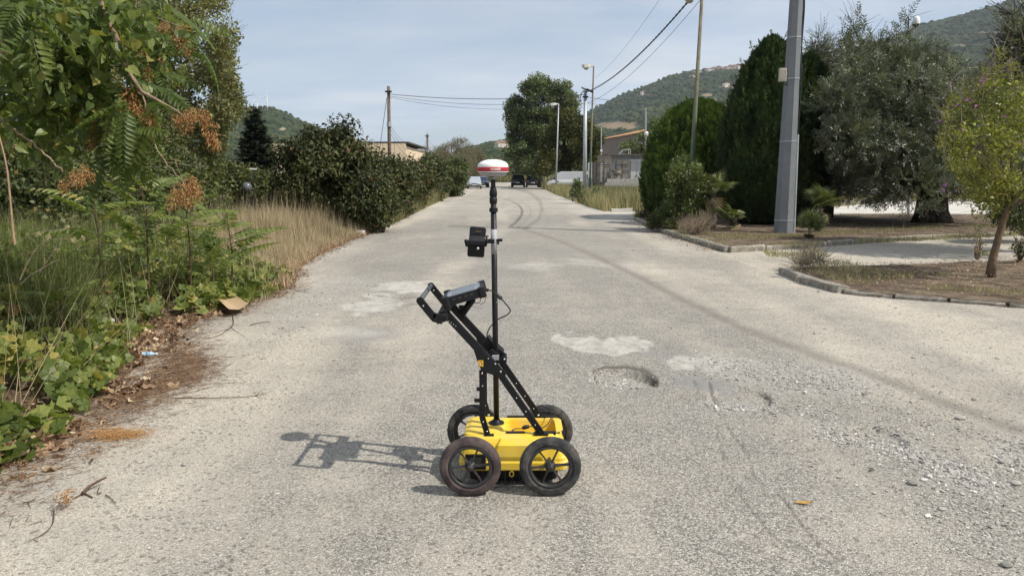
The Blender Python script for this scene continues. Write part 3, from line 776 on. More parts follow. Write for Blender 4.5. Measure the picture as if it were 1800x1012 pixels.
# beige flat-roofed building behind the left hedge
bw = pmat('beige_render', (.74, .60, .42), .85, var=.05, vs=.5)
cap = pmat('roof_edge', (.09, .085, .08), .7)
t = thing('beige_building', (-17, 70, 0), 'long low beige building with a dark flat roof edge behind the hedge', 'building')
yb = 70.0
x0, x1 = D(470, 256, yb)[0], D(714, 256, yb)[0]; zt = D(600, 252, yb)[2]
npan = 12
for i in range(npan):
    a = x0 + (x1 - x0) * i / npan; b = x0 + (x1 - x0) * (i + 1) / npan
    m = MB(); m.box(((a + b) / 2, yb, zt / 2), (b - a - .03, .25, zt)); m.build('wall_panel', bw, t)
m = MB(); m.box(((x0 + x1) / 2, yb + 8, zt / 2 - .1), (x1 - x0 - .3, 15.7, zt - .25)); m.build('wall', bw, t)
m = MB(); m.box(((x0 + x1) / 2, yb + 7.9, zt + .09), (x1 - x0 + .5, 16.1, .12)); m.build('roof', cap, t)

# corrugated warehouse with orange roof
def corrugated(P0, P1, z0a, z1a, z1b, pitch=.5, depth=.06, tint=.5):
    """a ribbed wall from P0 to P1, bottom z0a, top from z1a to z1b; returns mesh data"""
    P0 = np.array(P0[:2], float); P1 = np.array(P1[:2], float); L_ = np.linalg.norm(P1 - P0); d = (P1 - P0) / L_; nrm = np.array([d[1], -d[0]])
    n = int(L_ / pitch); s = []
    for i in range(n):
        for q, o in ((0, 0), (.15, depth), (.5, depth), (.65, 0)): s.append(((i + q) * L_ / n, o))
    s.append((L_, 0)); s = np.array(s)
    XY = P0 + s[:, :1] * d + s[:, 1:] * nrm; zt = z1a + (z1b - z1a) * s[:, 0] / L_
    k = len(s); V = np.concatenate([np.column_stack([XY, np.full(k, z0a)]), np.column_stack([XY, zt])])
    i = np.arange(k - 1); return V, np.stack([i, i + 1, i + k + 1, i + k], 1)
brown = pmat('brown_sheet', (.205, .165, .135), .6, var=.06, vs=.6)
tan = pmat('tan_sheet', (.36, .31, .25), .7, var=.06, vs=.6)
orange = pmat('orange_tiles', (.42, .235, .12), .9, var=.15, vs=1.5, dirt=(.30, .17, .10), dirt_s=.8)
A = D(1058, 262, 150); B = D(1128, 262, 118); Cc = D(1215, 262, 112)
zA, zB, zC = D(1058, 246, 150)[2], D(1112, 238, 125)[2], D(1200, 232, 112)[2]
t = thing('warehouse', (*(A[:2]), 0), 'brown corrugated warehouse with an orange roof behind the pallet yard', 'building')
m = MB(); m.add(*corrugated(A, B, 0, zA, zB, .9, .1)); m.build('side_wall', brown, t)
m = MB(); m.add(*corrugated(B, Cc, 0, zB, zB + .3, .9, .1)); m.build('end_wall', tan, t)
m = MB(); a = np.array([A[0], A[1], zA + .02]) + [-.5, 0, 0]; b = np.array([B[0], B[1], zB + .02]) + [-.4, -.5, 0]; c = np.array([Cc[0], Cc[1], zB + .32]) + [0, -.5, 0]
a2 = a + np.array([10, 3, 2.2]); b2 = np.array([b[0] + 11, b[1] + 3, zB + 2.5]); c2 = c + np.array([3, 3, 3.0])
m.add([a, b, b2, a2], np.array([[0, 1, 2, 3]])); m.add([b, c, c2, b2], np.array([[0, 1, 2, 3]]))
for i in range(14):
    f = i / 13; p = a + (b - a) * f; q = a2 + (b2 - a2) * f; m.tube([p + [0, 0, .05], q + [0, 0, .05]], .09, 4)
m.build('roof', orange, t)
for f in (.25, .55, .8):
    p = np.array(A) * (1 - f) + np.array(B) * f; m = MB(); m.box((p[0] - .3, p[1] - .3, zA * .55), (.5, .3, .3)); m.build('wall_lamp', whm, t)

# low grey shed with white doors, and its blockwork wall
grey = pmat('grey_sheet', (.30, .32, .34), .55, var=.08, vs=1, dirt=(.2, .18, .16), dirt_s=1.5)
grey2 = pmat('pale_sheet', (.46, .47, .48), .5, var=.06, vs=1)
ys_ = 74.0
xa, xb = D(1070, 300, ys_)[0], D(1150, 300, ys_)[0]; zt = D(1100, 274, ys_)[2]
t = thing('tool_shed', ((xa + xb) / 2, ys_, 0), 'low grey corrugated shed with pale double doors beside the pallets', 'shed')
m = MB(); m.add(*corrugated((xa, ys_), (xb, ys_), 0, zt, zt, .4, .05)); m.build('front_wall', grey, t)
m = MB(); m.box(((xa + xb) / 2, ys_ + 3, zt / 2 - .05), (xb - xa - .1, 5.8, zt - .1)); m.build('body', grey, t)
m = MB(); m.box(((xa + xb) / 2, ys_ + 2.8, zt + .08), (xb - xa + .6, 7, .14)); m.build('roof', cap, t)
zd = D(1110, 283, ys_)[2]
for px in (1113.5, 1124.5):
    x = D(px, 300, ys_)[0]; m = MB(); m.box((x, ys_ - .12, zd / 2 + .2), (.58, .06, zd - .4)); d_ = m.build('door', grey2, t)
    m = MB(); m.box((x + .2, ys_ - .17, zd / 2), (.05, .05, .2)); m.build('handle', cap, d_)
m = MB(); m.box((D(1119, 300, ys_)[0], ys_ - .14, zd + .07), (1.5, .1, .1)); m.build('lintel', whm, t)
# clutter on the shed roof
rail = pmat('pale_rail', (.45, .46, .45), .5)
t = thing('metal_rack', (D(1100, 270, 75)[0], 75, zt + .15), 'thin metal rack lying on the roof of the grey shed', 'rack')
m = MB(); z0 = zt + .17; xs = [D(1090, 270, 75)[0], D(1108, 270, 75)[0]]
for yy in (75, 76.2):
    m.tube([(xs[0], yy, z0), (xs[1], yy, z0)], .03, 4); m.tube([(xs[0] + .3, yy, z0 + .42), (xs[1], yy, z0 + .5)], .03, 4)
    m.tube([(xs[0], yy, z0), (xs[0] + .3, yy, z0 + .42)], .03, 4); m.tube([(xs[1], yy, z0), (xs[1], yy, z0 + .5)], .03, 4)
m.build('frame', rail, t)
blockm = pmat('concrete_block', (.40, .385, .35), .9, var=.15, vs=2, bump=.3, bs=20, dirt=(.24, .21, .17), dirt_s=2)
t = thing('block_wall', (D(1090, 318, 62)[0], 62, 0), 'low pale concrete block wall in front of the pallets', 'wall')
xw0, xw1 = D(1063, 318, 62)[0], D(1127, 318, 62)[0]; zw = D(1090, 314, 62)[2]
bm_ = None
cols, rows = 8, 4
for r_ in range(rows):
    for c_ in range(cols):
        w_ = (xw1 - xw0) / cols; m = MB(); sh = .5 * w_ if r_ % 2 else 0
        ww = w_ - .02 if not (c_ == cols - 1 and r_ % 2) else w_ / 2 - .02
        m.box((xw0 + c_ * w_ + sh + ww / 2, 62 + rng.normal(0, .006), zw * (r_ + .5) / rows), (ww, .22, zw / rows - .015)); m.build('block', blockm, t)
t = thing('pillar', (D(1078, 318, 61)[0], 61, 0), 'short pale concrete plinth standing before the low block wall', 'plinth')
m = MB(); m.box((D(1084, 320, 61)[0], 61.3, .35), (.9, .5, .7)); m.build('plinth_block', blockm, t); m = MB(); m.box((D(1084, 320, 61)[0], 61.3, .74), (1.0, .6, .07)); m.build('cap', blockm, t)
t = thing('sheet_fence', (D(1051, 300, 66)[0], 66, 0), 'grey sheet metal fence with a dark gap between lamp post and pallets', 'fence')
for (pa, pb, mt) in ((1033, 1041, grey2), (1042, 1048, cap), (1048.3, 1054, cap), (1054.3, 1059.5, grey2), (1060, 1065, grey2)):  # the two dark panels stand in for the darkness of the gap
    xa_, xb_ = D(pa, 300, 66)[0], D(pb, 300, 66)[0]; m = MB(); m.add(*corrugated((xa_, 66), (xb_, 66), 0, D(1050, 286, 66)[2], D(1050, 285, 66)[2], .2, .03)); m.build('panel', mt, t)

# pallets: one of each kind, then copies
wood = pmat('weathered_wood', (.27, .235, .19), .9, var=.25, vs=3, spec=.15)
def pallet_mesh():
    m = MB()
    for i in range(6): m.box((0, -.36 + i * .145, .145), (1.2, .10, .045))
    for y in (-.35, 0, .35):
        m.box((0, y, .02), (1.2, .10, .03))
        for x in (-.55, 0, .55): m.box((x, y + (.02 if y < 0 else 0), .078), (.09, .08, .086))
    for x in (-.55, 0, .55): m.box((x, 0, .118), (.09, .8, .006))
    return m.mesh('pallet', wood)
pme = pallet_mesh()
def pallet(M, lab, grp):
    o = bpy.data.objects.new('pallet', pme); COL.objects.link(o); o.matrix_world = M; tag(o, lab, 'pallet', grp); return o
yp = 65.0
for (px, n, dz) in ((1062, 18, .178), (1094, 16, .178)):
    x = D(px, 300, yp)[0]; z = .0
    for i in range(n):
        pallet(Matrix.Translation((x + rng.normal(0, .05), yp + rng.normal(0, .05), z + i * dz)) @ Matrix.Rotation(rng.normal(0, .05), 4, 'Z') @ Matrix.Diagonal((.95, .95, 1, 1)),
               'grey wooden pallet lying in the ' + ('taller left' if px < 1080 else 'lower right') + ' upright stack in front of the grey shed', 'pallets of the ' + ('left' if px < 1080 else 'right') + ' stack')
for i in range(5):
    x = D(1072 + i * 2.6, 300, yp - .8)[0]
    pallet(Matrix.Translation((x, yp - .95, .9 + .2 * i)) @ Matrix.Rotation(-.55 if i % 2 else .5, 4, 'Y') @ Matrix.Rotation(.15 * i, 4, 'Z'),
           'grey wooden pallet thrown askew on the heap between the pallet stacks', 'heaped pallets')

# ---------------- cars
def glassmat(): return pmat('car_glass', (.02, .028, .035), .08, var=.02, spec=.9)
carglass = glassmat(); tyre = pmat('car_tyre', (.02, .02, .02), .9); chrome = pmat('car_trim', (.45, .46, .48), .3, .8)
red = pmat('tail_lamp', (.35, .02, .02), .3); lampc = pmat('head_lamp', (.75, .77, .8), .15); platem = pmat('number_plate', (.75, .75, .72), .5)
blackp = pmat('black_plastic', (.025, .025, .027), .6)
def car(name, loc, rz, col, label, L_=4.2, W=1.72, H=1.45, kind='saloon', metal=.4, cat='car'):
    """length runs along local y, nose towards -y"""
    t = thing(name, loc, label, cat, None, rz)
    X = Matrix.Translation(loc) @ Matrix.Rotation(rz, 4, 'Z')
    paint = pmat('car_paint_' + name, col, .25, metal, var=.03, coat=.6)
    def fin(m, n, mt, par=None, smooth=False):
        for i in range(len(m.v)): m.v[i] = m.v[i] @ np.array(X.to_3x3()).T + np.array(loc)
        o = m.build(n, mt, None, smooth)
        if par is None: put(o, t)
        else: o.parent = par; o.matrix_parent_inverse = Matrix.Identity(4)
        return o
    zb = .28; belt = H * .62 if kind != 'van' else 1.12
    # lower body loft along y
    if kind == 'van': ksec = [(-.5, .78, .55, .80), (-.47, .93, .38, .92), (-.36, 1, .28, 1.08), (-.28, 1, .28, 1.14), (0, 1, .28, 1.15), (.46, 1, .28, 1.15), (.5, .97, .34, 1.13)]
    else: ksec = [(-.5, .72, .42, .60), (-.485, .88, .30, .68), (-.44, .97, .24, .74), (-.26, 1, .24, .86), (-.1, 1, .22, .90), (.2, 1, .22, .92), (.40, .99, .24, .93), (.48, .93, .30, .90), (.5, .84, .42, .80)]
    m = MB(); V = []; 
    for (y, w, z0, z1) in ksec:
        hw = W / 2 * w
        V += [[-hw * .93, y * L_, z0], [-hw, y * L_, z0 + .14], [-hw, y * L_, z1 - .12], [-hw * .9, y * L_, z1], [0, y * L_, z1 + .03], [hw * .9, y * L_, z1], [hw, y * L_, z1 - .12], [hw, y * L_, z0 + .14], [hw * .93, y * L_, z0]]
    n = len(ksec); F = [[j * 9 + q, j * 9 + (q + 1) % 9, (j + 1) * 9 + (q + 1) % 9, (j + 1) * 9 + q] for j in range(n - 1) for q in range(9)]
    m.add(np.array(V), [np.array(F), np.arange(9)[::-1].copy(), np.arange(9) + 9 * (n - 1)])
    body = fin(m, 'body', paint, None, True)
    # cabin
    if kind == 'van': ca = [(-.40, 1.05, .80, .80), (-.27, H - .12, .84, .84), (-.16, H, .86, .9), (.44, H, .86, .9), (.49, H - .1, .85, .9)]; top = ca
    m = MB()
    if kind == 'van': rows_ = [(-.37, 1.08, H * .60), (-.25, 1.08, H - .16), (-.15, 1.08, H), (.45, 1.08, H), (.495, 1.08, H - .12)]
    elif kind == 'suv': rows_ = [(-.24, .86, .9), (-.10, .88, H - .05), (.05, .88, H), (.38, .9, H - .02), (.47, .9, 1.0)]
    else: rows_ = [(-.23, .85, .88), (-.07, .88, H - .05), (.06, .88, H), (.22, .9, H - .04), (.38, .9, .95)]
    V = []
    for (y, z0, z1) in rows_:
        wt = W / 2 * (.78 if kind != 'van' else .88); wb = W / 2 * .95
        f = (z1 - z0) / (H - z0); w_ = wb + (wt - wb) * f
        V += [[-wb, y * L_, z0 - .05], [-w_, y * L_, z1 - .03], [-w_ * .85, y * L_, z1], [w_ * .85, y * L_, z1], [w_, y * L_, z1 - .03], [wb, y * L_, z0 - .05]]
    n = len(rows_); F = [[j * 6 + q, j * 6 + (q + 1) % 6, (j + 1) * 6 + (q + 1) % 6, (j + 1) * 6 + q] for j in range(n - 1) for q in range(6)]
    m.add(np.array(V), [np.array(F), np.arange(6)[::-1].copy(), np.arange(6) + 6 * (n - 1)])
    fin(m, 'cabin', paint)
    V = np.array(V).reshape(n, 6, 3)
    def quad(a, b, c, d, inset, off):
        q = np.array([a, b, c, d]); ctr = q.mean(0); nn = np.cross(q[1] - q[0], q[3] - q[0]); nn /= np.linalg.norm(nn)
        q = ctr + (q - ctr) * inset
        mm = MB(); mm.add(np.concatenate([q + nn * off, q - nn * .02]), np.array([[0, 1, 2, 3], [0, 4, 5, 1], [1, 5, 6, 2], [2, 6, 7, 3], [3, 7, 4, 0]])); return mm
    fin(quad(V[0, 1], V[0, 4], V[1, 4], V[1, 1], .9, .012), 'windscreen', carglass)
    if kind != 'van': fin(quad(V[-1, 4], V[-1, 1], V[-2, 1], V[-2, 4], .85, .012), 'rear_window', carglass)
    else:
        for s in (-1, 1): mm = MB(); mm.box((s * W * .2, L_ * .497, H * .75), (W * .3, .05, .42)); fin(mm, 'rear_window', carglass)
    for s, (ia, ib) in ((-1, (0, 1)), (1, (5, 4))):
        for j in range(0, 1 if kind == 'van' else n - 1):
            a, b, c, d = V[j, ia].copy(), V[j + 1, ia].copy(), V[j + 1, ib].copy(), V[j, ib].copy()
            a[2] += .06; b[2] += .06
            q = (b, a, d, c) if s < 0 else (a, b, c, d)
            fin(quad(*q, .84, .012), 'side_window', carglass)
    # wheels
    wr_ = .31 if kind == 'saloon' else .34
    for sx in (-1, 1):
        for y in (-.31, .31):
            m = MB(); c = (sx * (W / 2 - .1), y * L_, wr_)
            m.lathe([[wr_ * .6, -.1], [wr_ * .95, -.1], [wr_, -.07], [wr_, .07], [wr_ * .95, .1], [wr_ * .6, .1]], c, 20, 0, 'X', closed=True); w_ = fin(m, 'wheel', tyre, None, False)
            m = MB(); m.lathe([[.01, .06], [wr_ * .35, .07], [wr_ * .6, .09], [wr_ * .6, -.09], [wr_ * .35, -.07], [.01, -.06]], c, 14, 0, 'X'); fin(m, 'rim', chrome, w_)
            m = MB(); m.lathe([[wr_ * 1.02, -.012], [wr_ * 1.18, -.012], [wr_ * 1.18, .012], [wr_ * 1.02, .012]], (sx * (W / 2 - .008), y * L_, wr_), 20, 0, 'X', closed=True); fin(m, 'wheel_arch', blackp)
    zl = .62 if kind != 'van' else .8
    for s in (-1, 1):
        m = MB(); m.box((s * W * .34, -L_ * .478, zl), (W * .22, .12, .15)); fin(m, 'headlight', lampc)
        m = MB(); m.box((s * W * .38, L_ * .487, zl + .15), (W * .14, .1, .22)); fin(m, 'tail_light', red)
        m = MB(); m.box((s * (W / 2 + .08), -L_ * .2, .95), (.18, .1, .12)); fin(m, 'mirror', blackp)
    m = MB(); m.box((0, -L_ * .497, zl - .04), (W * .36, .06, .1)); fin(m, 'grille', blackp)
    m = MB(); m.box((0, -L_ * .497, .38), (W * .9, .1, .1)); fin(m, 'bumper', blackp)
    m = MB(); m.box((0, -L_ * .505, .46), (.5, .02, .11)); fin(m, 'number_plate', platem)
    m = MB(); m.box((0, L_ * .505, .62), (.5, .02, .11)); fin(m, 'number_plate', platem)
    return t
car('silver_car', (D(834, 330, 90)[0], 90, 0), .05, (.50, .53, .56), 'silver car parked facing down the left side of the road, nearer of the pair', H=1.42, L_=4.1)
car('blue_car', (D(847, 328, 101)[0], 101, 0), .12, (.06, .09, .15), 'dark blue car parked just behind the silver car', H=1.4, L_=4.1)
car('dark_car', (D(911, 327, 100)[0], 100, 0), math.pi - .04, (.03, .03, .035), 'black off-road car parked at the right roadside under the big tree', L_=4.2, W=1.8, H=1.68, kind='suv')
car('shaded_car', (D(937, 325, 96)[0], 99, 0), math.pi, (.035, .045, .06), 'dark car in deep shade beneath the big tree, right of the black one', H=1.5, kind='suv')
car('white_van', (D(1000, 318, 78)[0], 78, 0), -math.pi / 2 - .42, (.78, .78, .77), 'white panel van parked beneath the trees behind the tall grass', L_=4.3, W=1.8, H=1.95, kind='van', metal=0, cat='van')
# ================================================================== POLES, LAMPS, WIRES
galv = pmat('galvanised_steel', (.42, .44, .46), .5, .3, var=.08, vs=3, dirt=(.30, .30, .30), dirt_s=4, dirt_a=.5)
conc_p = pmat('grey_pole_paint', (.185, .20, .21), .75, var=.10, vs=5, bump=.25, bs=60, spec=.3, dirt=(.20, .20, .195), dirt_s=2.5, dirt_a=.7)
woodpole = pmat('pole_wood', (.15, .12, .095), .95, var=.3, vs=6, spec=.1)
cable = pmat('black_cable', (.022, .022, .025), .6)
lampgrey = pmat('lamp_housing', (.50, .49, .44), .5, var=.1, vs=10)
lensm = pmat('lamp_lens', (.42, .38, .31), .3, var=.15, vs=12)
pvc = pmat('beige_plastic', (.50, .46, .38), .5, var=.05)
def rustpole():
    m, N, L, b = newmat('green_rusty_paint')
    tc = N.new('ShaderNodeTexCoord'); sp_ = N.new('ShaderNodeSeparateXYZ'); L.new(tc.outputs['Object'], sp_.inputs[0])
    no = N.new('ShaderNodeTexNoise'); no.inputs['Scale'].default_value = 3; no.inputs['Detail'].default_value = 8; no.inputs['Roughness'].default_value = .7; L.new(tc.outputs['Object'], no.inputs['Vector'])
    ad = N.new('ShaderNodeMath'); ad.operation = 'MULTIPLY_ADD'; ad.inputs[1].default_value = .062; L.new(sp_.outputs['Z'], ad.inputs[0]); L.new(no.outputs['Fac'], ad.inputs[2])
    cr = N.new('ShaderNodeValToRGB'); e = cr.color_ramp.elements; e[0].position = .60; e[0].color = (.105, .165, .115, 1); e[1].position = .96; e[1].color = (.13, .10, .07, 1)
    k = e.new(.78); k.color = (.20, .195, .12, 1)
    L.new(ad.outputs[0], cr.inputs[0]); L.new(cr.outputs[0], b.inputs['Base Color']); b.inputs['Roughness'].default_value = .85
    return m
rusty = rustpole()

# big octagonal pole in the planting bed
pb = G(1377, 409, .1); px_, py_ = pb[0], pb[1]
H8 = 9.2
t = thing('utility_pole', (px_, py_, .1), 'massive grey octagonal pole in the bed with cables and a beige box on it', 'utility pole')
m = MB(); m.lathe([[.26, 0], [.255, .02], [.115, H8], [.11, H8 + .01], [.01, H8 + .02]], (px_, py_, .08), 8); m.build('shaft', conc_p, t)
for z_ in (.35, 2.35, 3.9, 4.9, 6.0):
    r_ = .262 - (.145) * z_ / H8; m = MB(); m.lathe([[r_ - .004, -.012], [r_ + .006, -.012], [r_ + .006, .012], [r_ - .004, .012]], (px_, py_, z_ + .08), 8, closed=True); m.build('steel_band', galv, t)
m = MB(); m.tube([(px_ + .235, py_ - .10, .1), (px_ + .195, py_ - .09, 2.6)], .035, 8); m.build('conduit', galv, t)
for k in range(3):
    m = MB(); zz = np.linspace(2.5, H8, 16)
    m.tube(np.column_stack([px_ + .20 - .012 * zz + .02 * k + .012 * np.sin(zz * (1.7 + k)), py_ - .10 + .02 * np.cos(zz * 2.1 + k), zz]), .010 + .003 * k, 5); m.build('cable', cable, t)
bz = D(1380, 132, py_ - .1)
m = MB(); m.box((bz[0] - .06, py_ - .1, bz[2]), (.16, .12, .32)); b_ = m.build('junction_box', pvc, t)
for i in range(4): m = MB(); m.box((bz[0] - .115 + .037 * i, py_ - .165, bz[2]), (.012, .02, .27)); m.build('rib', pvc, b_)
m = MB(); m.box((bz[0] + .05, py_ - .07, bz[2] + .02), (.12, .05, .06)); m.build('bracket', galv, t)
m = MB(); m.tube([(bz[0] - .02, py_ - .1, bz[2] - .16), (bz[0] - .02, py_ - .1, bz[2] - .22), (bz[0] + .1, py_ - .13, bz[2] - .26)], .012, 5); m.build('cable', cable, t)

def lamp_head(t, P, dirx=-1, s=1.0, mat=None):
    L_ = .62 * s; x = P[0]
    m = MB(); sec = []
    for f, w, h0, h1 in ((0, .05, -.03, .03), (.25, .07, -.05, .05), (.45, .15, -.09, .07), (.8, .15, -.10, .08), (1, .05, -.05, .04)):
        sec += [[x + dirx * f * L_, P[1] - w * s, P[2] + h0 * s], [x + dirx * f * L_, P[1] + w * s, P[2] + h0 * s], [x + dirx * f * L_, P[1] + w * .7 * s, P[2] + h1 * s], [x + dirx * f * L_, P[1] - w * .7 * s, P[2] + h1 * s]]
    F = [[j * 4 + q, j * 4 + (q + 1) % 4, (j + 1) * 4 + (q + 1) % 4, (j + 1) * 4 + q] for j in range(4) for q in range(4)]
    m.add(np.array(sec), [np.array(F), np.arange(4), np.arange(4) + 16]); h = m.build('lamp_head', mat or lampgrey, t)
    m = MB(); m.lathe([[.13 * s, 0], [.12 * s, -.06 * s], [.07 * s, -.11 * s], [.01, -.125 * s]], (x + dirx * L_ * .63, P[1], P[2] - .09 * s), 14); m.build('lens', lensm, h, True)
def street_lamp(base_px, top_px, Y, label, mat, s=1.0, head=-1, r=.07, group=None, z0=.0, Ytop=None):
    b = D(base_px, 320, Y); tp = D(top_px[0], top_px[1], Ytop or Y)
    b = np.array([b[0], Y, z0])
    t = thing('street_lamp', tuple(b), label, 'street lamp', group)
    m = MB(); m.tube([b, b * .55 + tp * .45, tp], [r, r * .85, r * .6], 12); m.build('pole', mat, t, True)
    m = MB(); m.tube([b, b + np.array([0, 0, .06])], [r * 1.9, r * 1.8], 12); m.build('base_plate', mat, t)
    if head: lamp_head(t, tp, head, s)
    return t
paint_g = rusty
street_lamp(1036.5, (1043.5, 116), 50, 'leaning street lamp with yellowed pole beside the steel pole in the tall grass', rusty, 1.25, r=.075)
street_lamp(977, (982, 183), 76, 'straight pale street lamp in front of the big tree, second along the road', galv, 1.5, r=.085)
street_lamp(950, (952, 214), 108, 'farthest street lamp, its white head against the big tree crown', galv, 1.6, r=.09)
lt = street_lamp(1213, (1234, -6), 24.5, 'green and rust streaked lamp post rising from the shrubs beside the cypresses', rusty, 1.0, r=.085, z0=.1)
t = thing('steel_pole', (D(1028, 330, 48)[0], 48, 0), 'galvanised steel pole with slanted black bracket and cable clamps, right of the big tree', 'utility pole')
sx = D(1029, 158, 48); sb = np.array([D(1028, 330, 48)[0], 48, 0.])
m = MB(); m.tube([sb, sx], [.14, .10], 12); m.build('shaft', galv, t, True)
a, b = D(1022, 154, 47.8), D(1043, 163, 47.8); d_ = (b - a); m = MB()
m.tube([a, b], .045, 4); m.box((a + b) / 2 + np.array([.15, .0, -.02]), (.45, .3, .05), M=np.array(Matrix.Rotation(.4, 3, 'Y'))); m.build('bracket', cable, t)
m = MB(); q = D(1020, 172, 47.9); m.tube([sx + np.array([-.1, -.1, -.05]), (sx + q) / 2 + [-.1, 0, 0], q, D(1019, 180, 47.9)], .03, 5); m.build('cable', cable, t)
m = MB(); m.box(sx - np.array([0, .1, .45]), (.34, .2, .1)); m.build('clamp', cable, t)

def wood_pole(px, top, base_y, Y, r, label, crown=True):
    b = D(px + 2, 320, Y); b = np.array([b[0], Y, 0]); tp = D(px, top, Y)
    t = thing('utility_pole', tuple(b), label, 'utility pole')
    m = MB(); m.tube([b, tp], [r, r * .75], 10); m.build('shaft', woodpole if crown else galv, t, True)
    m = MB(); m.box(tp + np.array([.0, -r, -.35]), (.42 if Y < 60 else .6, .1, .12)); m.build('crossarm', cable, t)
    m = MB(); m.tube([tp - np.array([0, r, 2.3]), tp - np.array([0, r, 2.6])], r * 1.2, 8); m.build('sleeve', galv, t)
    return t, tp
w1, tp1 = wood_pole(683, 152, 0, 50, .135, 'tall dark wooden pole rising behind the left hedge, nearest of the row')
w2, tp2 = wood_pole(751, 235, 0, 105, .17, 'dark wooden pole further along the left hedge, second of the row')
w3, tp3 = wood_pole(793, 251, 0, 150, .15, 'distant wooden pole beside the bare pale trees, third of the row')
w4, tp4 = wood_pole(806, 268, 0, 190, .14, 'pale short post farthest down the left side of the road', False)
m = MB(); m.tube([D(680, 172, 50), D(662, 300, 52)], .018, 4); m.build('guy_wire', cable, w1)
# thin pale mast with a white fitting, right
t = thing('mast', (D(1136, 300, 60)[0], 60, 0), 'thin pale mast with a small white fitting behind the round cypress', 'mast')
m = MB(); m.tube([(D(1136, 300, 60)[0], 60, 0), D(1135, 190, 60)], [.07, .055], 8); m.build('shaft', galv, t)
whp = pmat('white_plastic', (.78, .78, .76), .35)
m = MB(); m.lathe([[.01, .22], [.16, .16], [.2, 0], [.12, -.16], [.01, -.2]], D(1136.5, 236, 59.8), 12); m.build('antenna_head', whp, t, True)
t = thing('mast', (D(1058, 300, 80)[0], 80, 0), 'thin short mast at the left end of the brown warehouse', 'mast')
m = MB(); m.tube([(D(1057, 300, 80)[0], 80, 0), D(1057, 222, 80)], [.06, .05], 8); m.build('shaft', galv, t); m = MB(); m.box(D(1057, 265, 79.9), (.25, .12, .16)); m.build('clamp', whp, t)
# camera mast behind the olive
t = thing('camera_post', (D(1607, 300, 30)[0], 30, 0), 'white domed security camera on a pole above the olive tree', 'security camera')
cpt = D(1606, 38, 30)
m = MB(); m.tube([(D(1603, 300, 30)[0], 30, 0), D(1605, 60, 30), cpt - [.03, 0, .0]], [.06, .05, .04], 8); m.build('pole', galv, t)
m = MB(); m.lathe([[.01, .2], [.07, .19], [.125, .1], [.14, -.02], [.13, -.1]], cpt + [.05, -.1, -.02], 16); m.build('housing', whp, t, True)
m = MB(); m.lathe([[.12, 0], [.10, -.08], [.01, -.13]], cpt + [.05, -.1, -.12], 16); m.build('dome', blackp, t, True)
# globe lamp and lamp in the left shrubs
t = thing('globe_lamp', (D(434, 360, 19.6)[0], 19.6, 0), 'smoky glass globe lamp on a short post sunk in the left shrubs', 'globe lamp')
gl = D(434, 329, 19.6); m = MB(); m.tube([(gl[0], gl[1], 0), gl - [0, 0, .1]], .03, 8); m.build('post', cable, t)
m = MB(); an = np.linspace(-1.4, 1.5, 12); m.lathe(np.column_stack([np.cos(an) * .13, np.sin(an) * .13]), gl, 20); m.build('globe', pmat('smoky_globe', (.12, .13, .135), .15, var=.05), t, True)
t = thing('fluorescent_batten', (D(445, 297, 17)[0], 17, 0), 'short white strip lamp on a thin post at the foot of the spruce', 'lamp')
g2 = D(445, 297, 19.8); m = MB(); m.tube([(g2[0], g2[1], 0), g2], .015, 6); m.build('post', cable, t); m = MB(); m.box(g2, (.17, .06, .035), M=np.array(Matrix.Rotation(.06, 3, 'Y'))); m.build('tube', whp, t)

# ---------------- overhead wires
def wire(name, a, b, sag, r, label, n=26, twist=0):
    a = np.array(a, float); b = np.array(b, float); s = np.linspace(0, 1, n)[:, None]
    P = a * (1 - s) + b * s; P[:, 2] -= 4 * sag * (s * (1 - s))[:, 0]
    m = MB()
    if twist:
        s2 = np.linspace(0, 1, 160)[:, None]; P2 = a * (1 - s2) + b * s2; P2[:, 2] -= 4 * sag * (s2 * (1 - s2))[:, 0]
        for k in range(2):
            ph = s2[:, 0] * twist + k * math.pi; Q = P2.copy(); Q[:, 0] += .022 * np.cos(ph); Q[:, 2] += .022 * np.sin(ph); m.tube(Q, r, 4)
    else: m.tube(P, r, 4)
    o = m.build(name, cable); tag(o, label, 'wire'); return o
ptop = np.array([px_, py_, H8 - .1])
wire('power_cable', D(1031, 162, 48), ptop + [-.05, -.1, .2], .95, .02, 'thick twisted black cable curving up from the steel pole to the octagonal pole', twist=230)
wire('power_cable', D(1031, 182, 48), ptop + [.12, -.1, .1], 1.0, .011, 'thin single cable hanging just below the thick twisted cable on the right')
wire('telephone_wire', D(1046, 138, 50), np.array([5.9, 14, 10.2]), .9, .007, 'fine wire climbing steeply from the leaning street lamp to the top of the sky')
wire('overhead_wire', tp1 - [0, .1, .5], sx - [0, .1, .30], .30, .018, 'upper wire crossing the road between wooden pole and steel pole')
wire('overhead_wire', tp1 - [0, .1, .62], sx - [0, .1, .62], .42, .011, 'middle wire crossing the road just below the upper one')
wire('overhead_wire', tp1 - [0, .1, .70], sx - [0, .1, .85], .55, .009, 'lowest wire crossing the road in front of the big tree')
wire('overhead_wire', sx - [0, .1, .45], (28, 60, 7.3), .7, .012, 'wire running right from the steel pole towards the cypress')
wire('overhead_wire', sx - [0, .1, .8], (28, 60, 6.9), .8, .009, 'fainter lower wire running right from the steel pole towards the cypress')
for k, dz in enumerate((2.45, 2.65, 2.9)):
    wire('overhead_wire', tp1 - [0, .1, dz], tp2 - [0, .1, .7 + .12 * k], 1.5 + .35 * k, .013,
         ('upper', 'middle', 'lowest')[k] + ' of three slack wires between the first and second wooden poles')
wire('overhead_wire', tp2 - [0, .1, .8], tp3 - [0, 0, .4], 1.2, .02, 'slack wire from the second to the third wooden pole above the hedge end')
